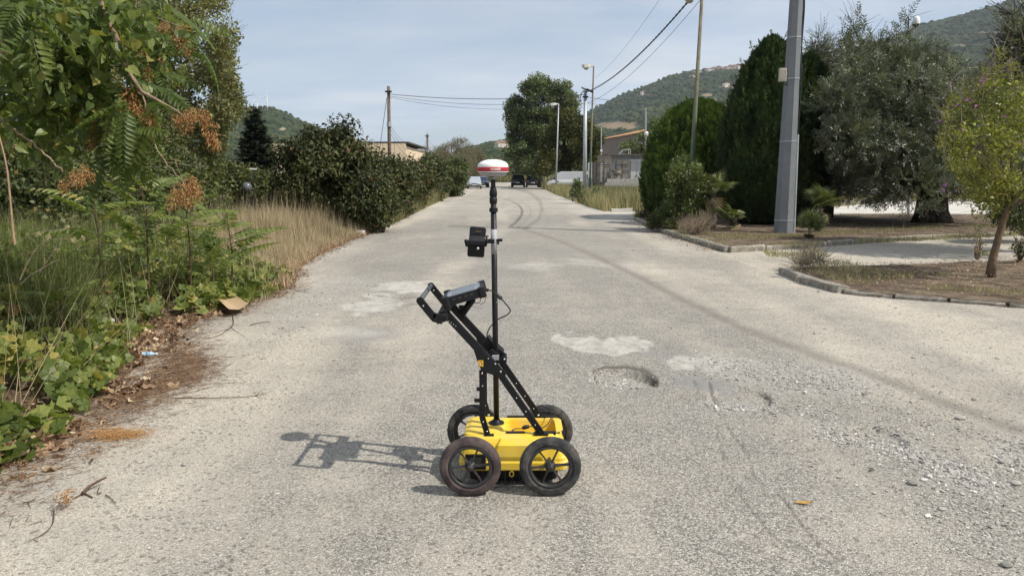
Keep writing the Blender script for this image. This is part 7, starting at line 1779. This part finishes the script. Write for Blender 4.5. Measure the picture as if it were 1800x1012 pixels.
# ================================================================== SMALL THINGS ON THE GROUND
stonem = leafmat('gravel_stone', [(0, (.17, .16, .145)), (.4, (.34, .32, .285)), (.8, (.50, .475, .43)), (1, (.72, .69, .63))], .85, 0, .25)
octa = (np.array([[1, 0, 0], [0, 1, 0], [-1, .1, 0], [0, -1, .1], [.15, .1, .7], [0, 0, -.6], [.7, .75, .2]], float), [np.array([[0, 6, 4], [6, 1, 4], [1, 2, 4], [2, 3, 4], [3, 0, 4], [6, 0, 5], [1, 6, 5], [2, 1, 5], [3, 2, 5], [0, 3, 5]])])
def road_z(P):
    j = np.clip((np.searchsorted(ys, P[:, 1])), 1, NR - 1); u = P[:, 0] / road_w(P[:, 1]); c = np.clip(np.searchsorted(us, u), 0, NC - 1); return z[j, c]
def blob(cx, cy, rx, ry, n, rot=0):
    q = rng.normal(size=(n, 2)) * .5; c, s = math.cos(rot), math.sin(rot); x = q[:, 0] * rx; y = q[:, 1] * ry
    return np.array([G(cx + a * c - b * s, cy + a * s + b * c)[:2] for a, b in zip(x, y)])
z = Pg[..., 2]
SP = [(1320, 652, 120, 24, 1500, .12), (1440, 668, 90, 26, 1100, .15), (1080, 664, 60, 13, 800, .1), (1300, 714, 70, 9, 900, .05), (1570, 790, 60, 16, 900, .4), (1690, 835, 90, 26, 1600, .3), (1785, 800, 60, 40, 900, 0), (1480, 770, 70, 16, 600, .3),
      (1600, 740, 160, 60, 900, .2), (1500, 720, 220, 70, 900, .1), (1700, 900, 160, 80, 600, .2), (560, 530, 90, 22, 900, -.3), (480, 600, 90, 30, 500, -.4)]
pts = np.concatenate([blob(*s) for s in SP] ); n1 = len(pts)
Yr = rng.uniform(2.6, 17, 5200); Xr = 1.6 + rng.random(5200) ** 1.1 * (Yr * .62); Xl = np.column_stack([edgeX(Y_ := rng.uniform(2.8, 18, 2600)) + rng.random(2600) ** 1.6 * 1.4, Y_])
pts = np.concatenate([pts, np.column_stack([Xr, Yr]), Xl]); k = len(pts)
sz = np.concatenate([rng.lognormal(math.log(.0055), .38, n1), rng.lognormal(math.log(.0042), .5, k - n1)])
P = np.column_stack([pts, np.zeros(k)]); P[:, 2] = road_z(P) + sz * .25
m = MB(); m.scatter(octa, P, rdir(k) * [1, 1, .15], np.tile([0, 0, 1.], (k, 1)) + rng.normal(0, .25, (k, 3)), np.stack([sz * rng.uniform(.7, 1.2, k), sz * rng.uniform(.8, 1.6, k), sz * .8], 1), np.clip(rng.normal(.55, .22, k), 0, 1)); o = m.build('gravel', stonem); tag(o, kind='stuff')
# the few stones big enough to pick out
for (px, py, s, lab) in [(1606, 630, .030, 'pale flat stone on the dusty apron, farthest of the loose stones'), (1688, 737, .045, 'grey wedge-shaped stone on the right apron'), (1605, 852, .040, 'dark-shadowed flat stone beside the gravel band'),
                         (1624, 845, .024, 'small white pebble lying right of the flat stone'), (1520, 694, .030, 'dark stone above the sandy hollow'), (1712, 703, .028, 'brown stone near the dark track on the right'), (1785, 852, .040, 'lumpy grey stone near the right frame edge'),
                         (1770, 996, .035, 'dark stone in the bottom right corner'), (1656, 896, .026, 'tan stone below the gravel band'), (1753, 631, .025, 'reddish brown pebble far out on the apron'), (1475, 840, .018, 'small dark stone above the yellow leaf'), (1360, 728, .02, 'dark chip at the lower rim of the gravel hollow')]:
    g = G(px, py); r_ = np.random.default_rng(int(px)); V, F = bumpball(int(px)); V = V * np.array([1.15, .85, .45]) * s * .75; m = MB(); m.add(V + [g[0], g[1], s * .25 + road_z(g[None])[0]], F, 0, .95 if 'white' in lab else (.2 if 'dark' in lab else .55))
    o = m.build('stone', stonem); tag(o, lab, 'stone')
# a fallen yellow leaf
g = G(1412, 886); m = MB(); V = []; a = .35
for i in range(6):
    f = i / 5; w = .013 * math.sin(math.pi * (f * .9 + .05)); V += [[f * .085 - .04, -w, .004 + .012 * f * f], [f * .085 - .04, 0, .001 + .012 * f * f], [f * .085 - .04, w, .006 + .012 * f * f]]
V = np.array(V) @ np.array([[math.cos(a), -math.sin(a), 0], [math.sin(a), math.cos(a), 0], [0, 0, 1]]); F = [[3 * i + q, 3 * i + 3 + q, 3 * i + 4 + q, 3 * i + 1 + q] for i in range(5) for q in (0, 1)]
m.add(V + g + [0, 0, .004], np.array(F)); o = m.build('fallen_leaf', pmat('yellow_leaf', (.48, .27, .05), .5, var=.3, vs=60)); tag(o, 'single curled yellow leaf lying on the bare road at the lower right', 'leaf')
# cardboard, rag, bottle, rubble
def sheet(name, pts_px, z0, label, cat, mt, th=.004, curl=.03, n=8):
    c = [G(px, py, z0) for px, py in pts_px]; m = MB(); V = []
    for i in range(n + 1):
        for j in range(n + 1):
            u, v = i / n, j / n; p = c[0] * (1 - u) * (1 - v) + c[1] * u * (1 - v) + c[2] * u * v + c[3] * (1 - u) * v
            p = p + [0, 0, curl * (abs(u - .5) ** 1.5 * 2 + .5 * fbm(np.array([u * 3]), np.array([v * 3]), 5, 2)[0])]; V.append(p)
    V = np.array(V); k = (n + 1) ** 2; idx = np.arange(k).reshape(n + 1, n + 1); F = np.stack([idx[:-1, :-1], idx[1:, :-1], idx[1:, 1:], idx[:-1, 1:]], -1).reshape(-1, 4)
    m.add(np.concatenate([V, V - [0, 0, th]]), [F, F[:, ::-1] + k]); per = np.concatenate([idx[0, :], idx[1:, -1], idx[-1, -2::-1], idx[-2:0:-1, 0]]); q = np.roll(per, -1); m.add(np.concatenate([V, V - [0, 0, th]]), np.stack([per, q, q + k, per + k], 1))
    o = m.build(name, mt); tag(o, label, cat); return o
sheet('cardboard', [(368, 520), (398, 516), (437, 540), (402, 549)], .07, 'torn flat piece of tan cardboard at the edge of the vine carpet', 'cardboard', pmat('cardboard_tan', (.46, .33, .19), .85, var=.08, vs=10), curl=.05)
def crumple(name, c, s, label, cat, mt, seed):
    V, F = bumpball(seed); m = MB(); m.add(V * np.array(s) + c, F); o = m.build(name, mt); sb_ = o.modifiers.new('sub', 'SUBSURF'); sb_.levels = 2; sb_.render_levels = 2
    tx = bpy.data.textures.new('crumple_noise', 'CLOUDS'); tx.noise_scale = max(s) * .5; dp = o.modifiers.new('crumple', 'DISPLACE'); dp.texture = tx; dp.strength = max(s) * .5; dp.texture_coords = 'GLOBAL'; tag(o, label, cat)
crumple('plastic_bag', G(192, 564, .12), (.085, .06, .035), 'crumpled grey-white plastic bag lodged in the vine leaves', 'bag', pmat('dirty_white_plastic', (.48, .49, .47), .5), 3)
crumple('food_wrapper', G(508, 430, .02), (.045, .03, .05), 'scrap of cream paper at the edge of the straw grass', 'paper', pmat('cream_paper', (.62, .54, .44), .7), 6)
g = G(262, 628); t = thing('crushed_bottle', tuple(g), 'small crushed clear bottle with a blue tint among the brown needles', 'bottle')
clearp = pmat('bluish_plastic', (.45, .60, .70), .12, spec=.9); m = MB(); ax = np.array([1, .25, 0]) / 1.03
P = [g + [0, 0, .03] + ax * q for q in (-.055, -.05, -.02, .0, .025, .045, .06)]; m.tube(P, [.012, .022, .018, .023, .019, .010, .009], 12); m.build('body', clearp, t); m = MB(); m.tube([g + [0, 0, .03] + ax * .06, g + [0, 0, .03] + ax * .075], .011, 12); m.build('cap', whp, t); m = MB(); m.tube([g + [0, 0, .03] + ax * -.02, g + [0, 0, .03] + ax * .01], [.0195, .0235], 12); m.build('label', pmat('blue_label', (.08, .22, .45), .5), t)
rub = pmat('white_rubble', (.62, .60, .56), .9, var=.1, vs=12, bump=.4, bs=40, dirt=(.40, .36, .30), dirt_s=8)
def chunk(c, s, rz, rx, label):
    m = MB(); M_ = np.array(Matrix.Rotation(rz, 3, 'Z') @ Matrix.Rotation(rx, 3, 'X')); m.box(c, s, M=M_); m.v[0] += rng.normal(0, .012, m.v[0].shape); o = m.build('concrete_block', rub); bevel(o, .012); tag(o, label, 'block')
chunk(G(616, 400, .12), (.34, .22, .24), .2, .15, 'squarish pale concrete block leaning at the foot of the laurel bush')
chunk(G(634, 409, .06), (.20, .18, .13), -.3, -.1, 'smaller white rubble piece in front of the squarish block')
chunk(G(1093, 370, .05), (.9, .2, .16), 0, 0, 'long low concrete block at the edge of the tall grass on the right')
# fallen twigs
def fallen(P, r, label, extra=()):
    t = thing('fallen_twig', tuple(P[0]), label, 'twig'); Q = smooth_path(P, 20); Q[:, 2] += .004; m = MB(); m.tube(Q, np.linspace(r, r * .5, 20) , 6); m.build('stem', twigd, t)
    for E in extra: Q = smooth_path(E, 10); m = MB(); m.tube(Q, np.linspace(r * .6, r * .3, 10), 5); m.build('side_twig', twigd, t)
g_ = lambda px, py, z_=.006: G(px, py, z_)
fallen([g_(145, 868, .012), g_(155, 858, .02), g_(172, 847, .03), g_(187, 840, .035)], .009, 'thick forked brown twig lying on the road at the lower left', [[g_(147, 866), g_(155, 870), g_(163, 874)], [g_(150, 864), g_(140, 870), g_(128, 876)]])
fallen([g_(178, 866), g_(172, 868), g_(175, 855)], .003, 'small V-shaped twig right of the forked one'); fallen([g_(185, 870), g_(195, 876), g_(204, 885)], .003, 'short straight twig lower right of the forked one')
fallen([g_(95, 896), g_(93, 920), g_(78, 938), g_(50, 952)], .003, 'long curved thin twig at the lower left road edge', [[g_(60, 948), g_(68, 952)], [g_(70, 930), g_(52, 936)]])
fallen([g_(40, 884), g_(52, 882), g_(64, 876)], .003, 'little forked twig left of the dry seed bunch', [[g_(48, 883), g_(54, 892)]])
fallen([g_(408, 552), g_(410, 570), g_(400, 580), g_(385, 590), g_(362, 596)], .006, 'crooked brown stem below the cardboard', [[g_(402, 578), g_(375, 585), g_(340, 588)], [g_(405, 575), g_(430, 592)]])
fallen([g_(340, 646), g_(370, 642), g_(394, 638)], .003, 'thin arched twig beside the brown needle drift')
fallen([g_(300, 700), g_(370, 700), g_(430, 698), g_(470, 692)], .0035, 'long dark twig with a tuft lying across the dusty road', [[g_(450, 695), g_(462, 683)], [g_(448, 696), g_(462, 700)], [g_(452, 696), g_(446, 688)]])
fallen([g_(480, 516), g_(505, 513), g_(530, 511), g_(548, 506)], .004, 'dark plastic strip and twig pointing onto the road past the vine', [[g_(525, 512), g_(540, 513), g_(550, 508)]])
fallen([g_(440, 572), g_(455, 568), g_(475, 566)], .005, 'pale peeled stick on the road right of the crooked stem')
g = G(122, 877, .03); t = thing('fallen_seed_cluster', tuple(g), 'dry orange seed bunch lying alone on the road at the lower left', 'seed cluster'); share('seed_cluster', SEED[1], t, Matrix.Translation(g + [0, 0, .02]) @ Matrix.Rotation(1.5, 4, 'X') @ Matrix.Rotation(.6, 4, 'Z') @ Matrix.Translation((0, 0, .1)) @ Matrix.Scale(.52, 4))

# ================================================================== AIR
hz = bpy.data.materials.new('thin_haze'); hz.use_nodes = True; hn = hz.node_tree.nodes; hl = hz.node_tree.links
for n_ in list(hn):
    if n_.type != 'OUTPUT_MATERIAL': hn.remove(n_)
pv = hn.new('ShaderNodeVolumePrincipled'); pv.inputs['Color'].default_value = (.80, .88, 1.0, 1); pv.inputs['Density'].default_value = .00008; pv.inputs['Anisotropy'].default_value = .2
hl.new(pv.outputs[0], hn['Material Output'].inputs['Volume'])
m = MB(); m.box((0, 0, 350), (11000, 11000, 703)); o = m.build('haze', hz); tag(o, kind='stuff')
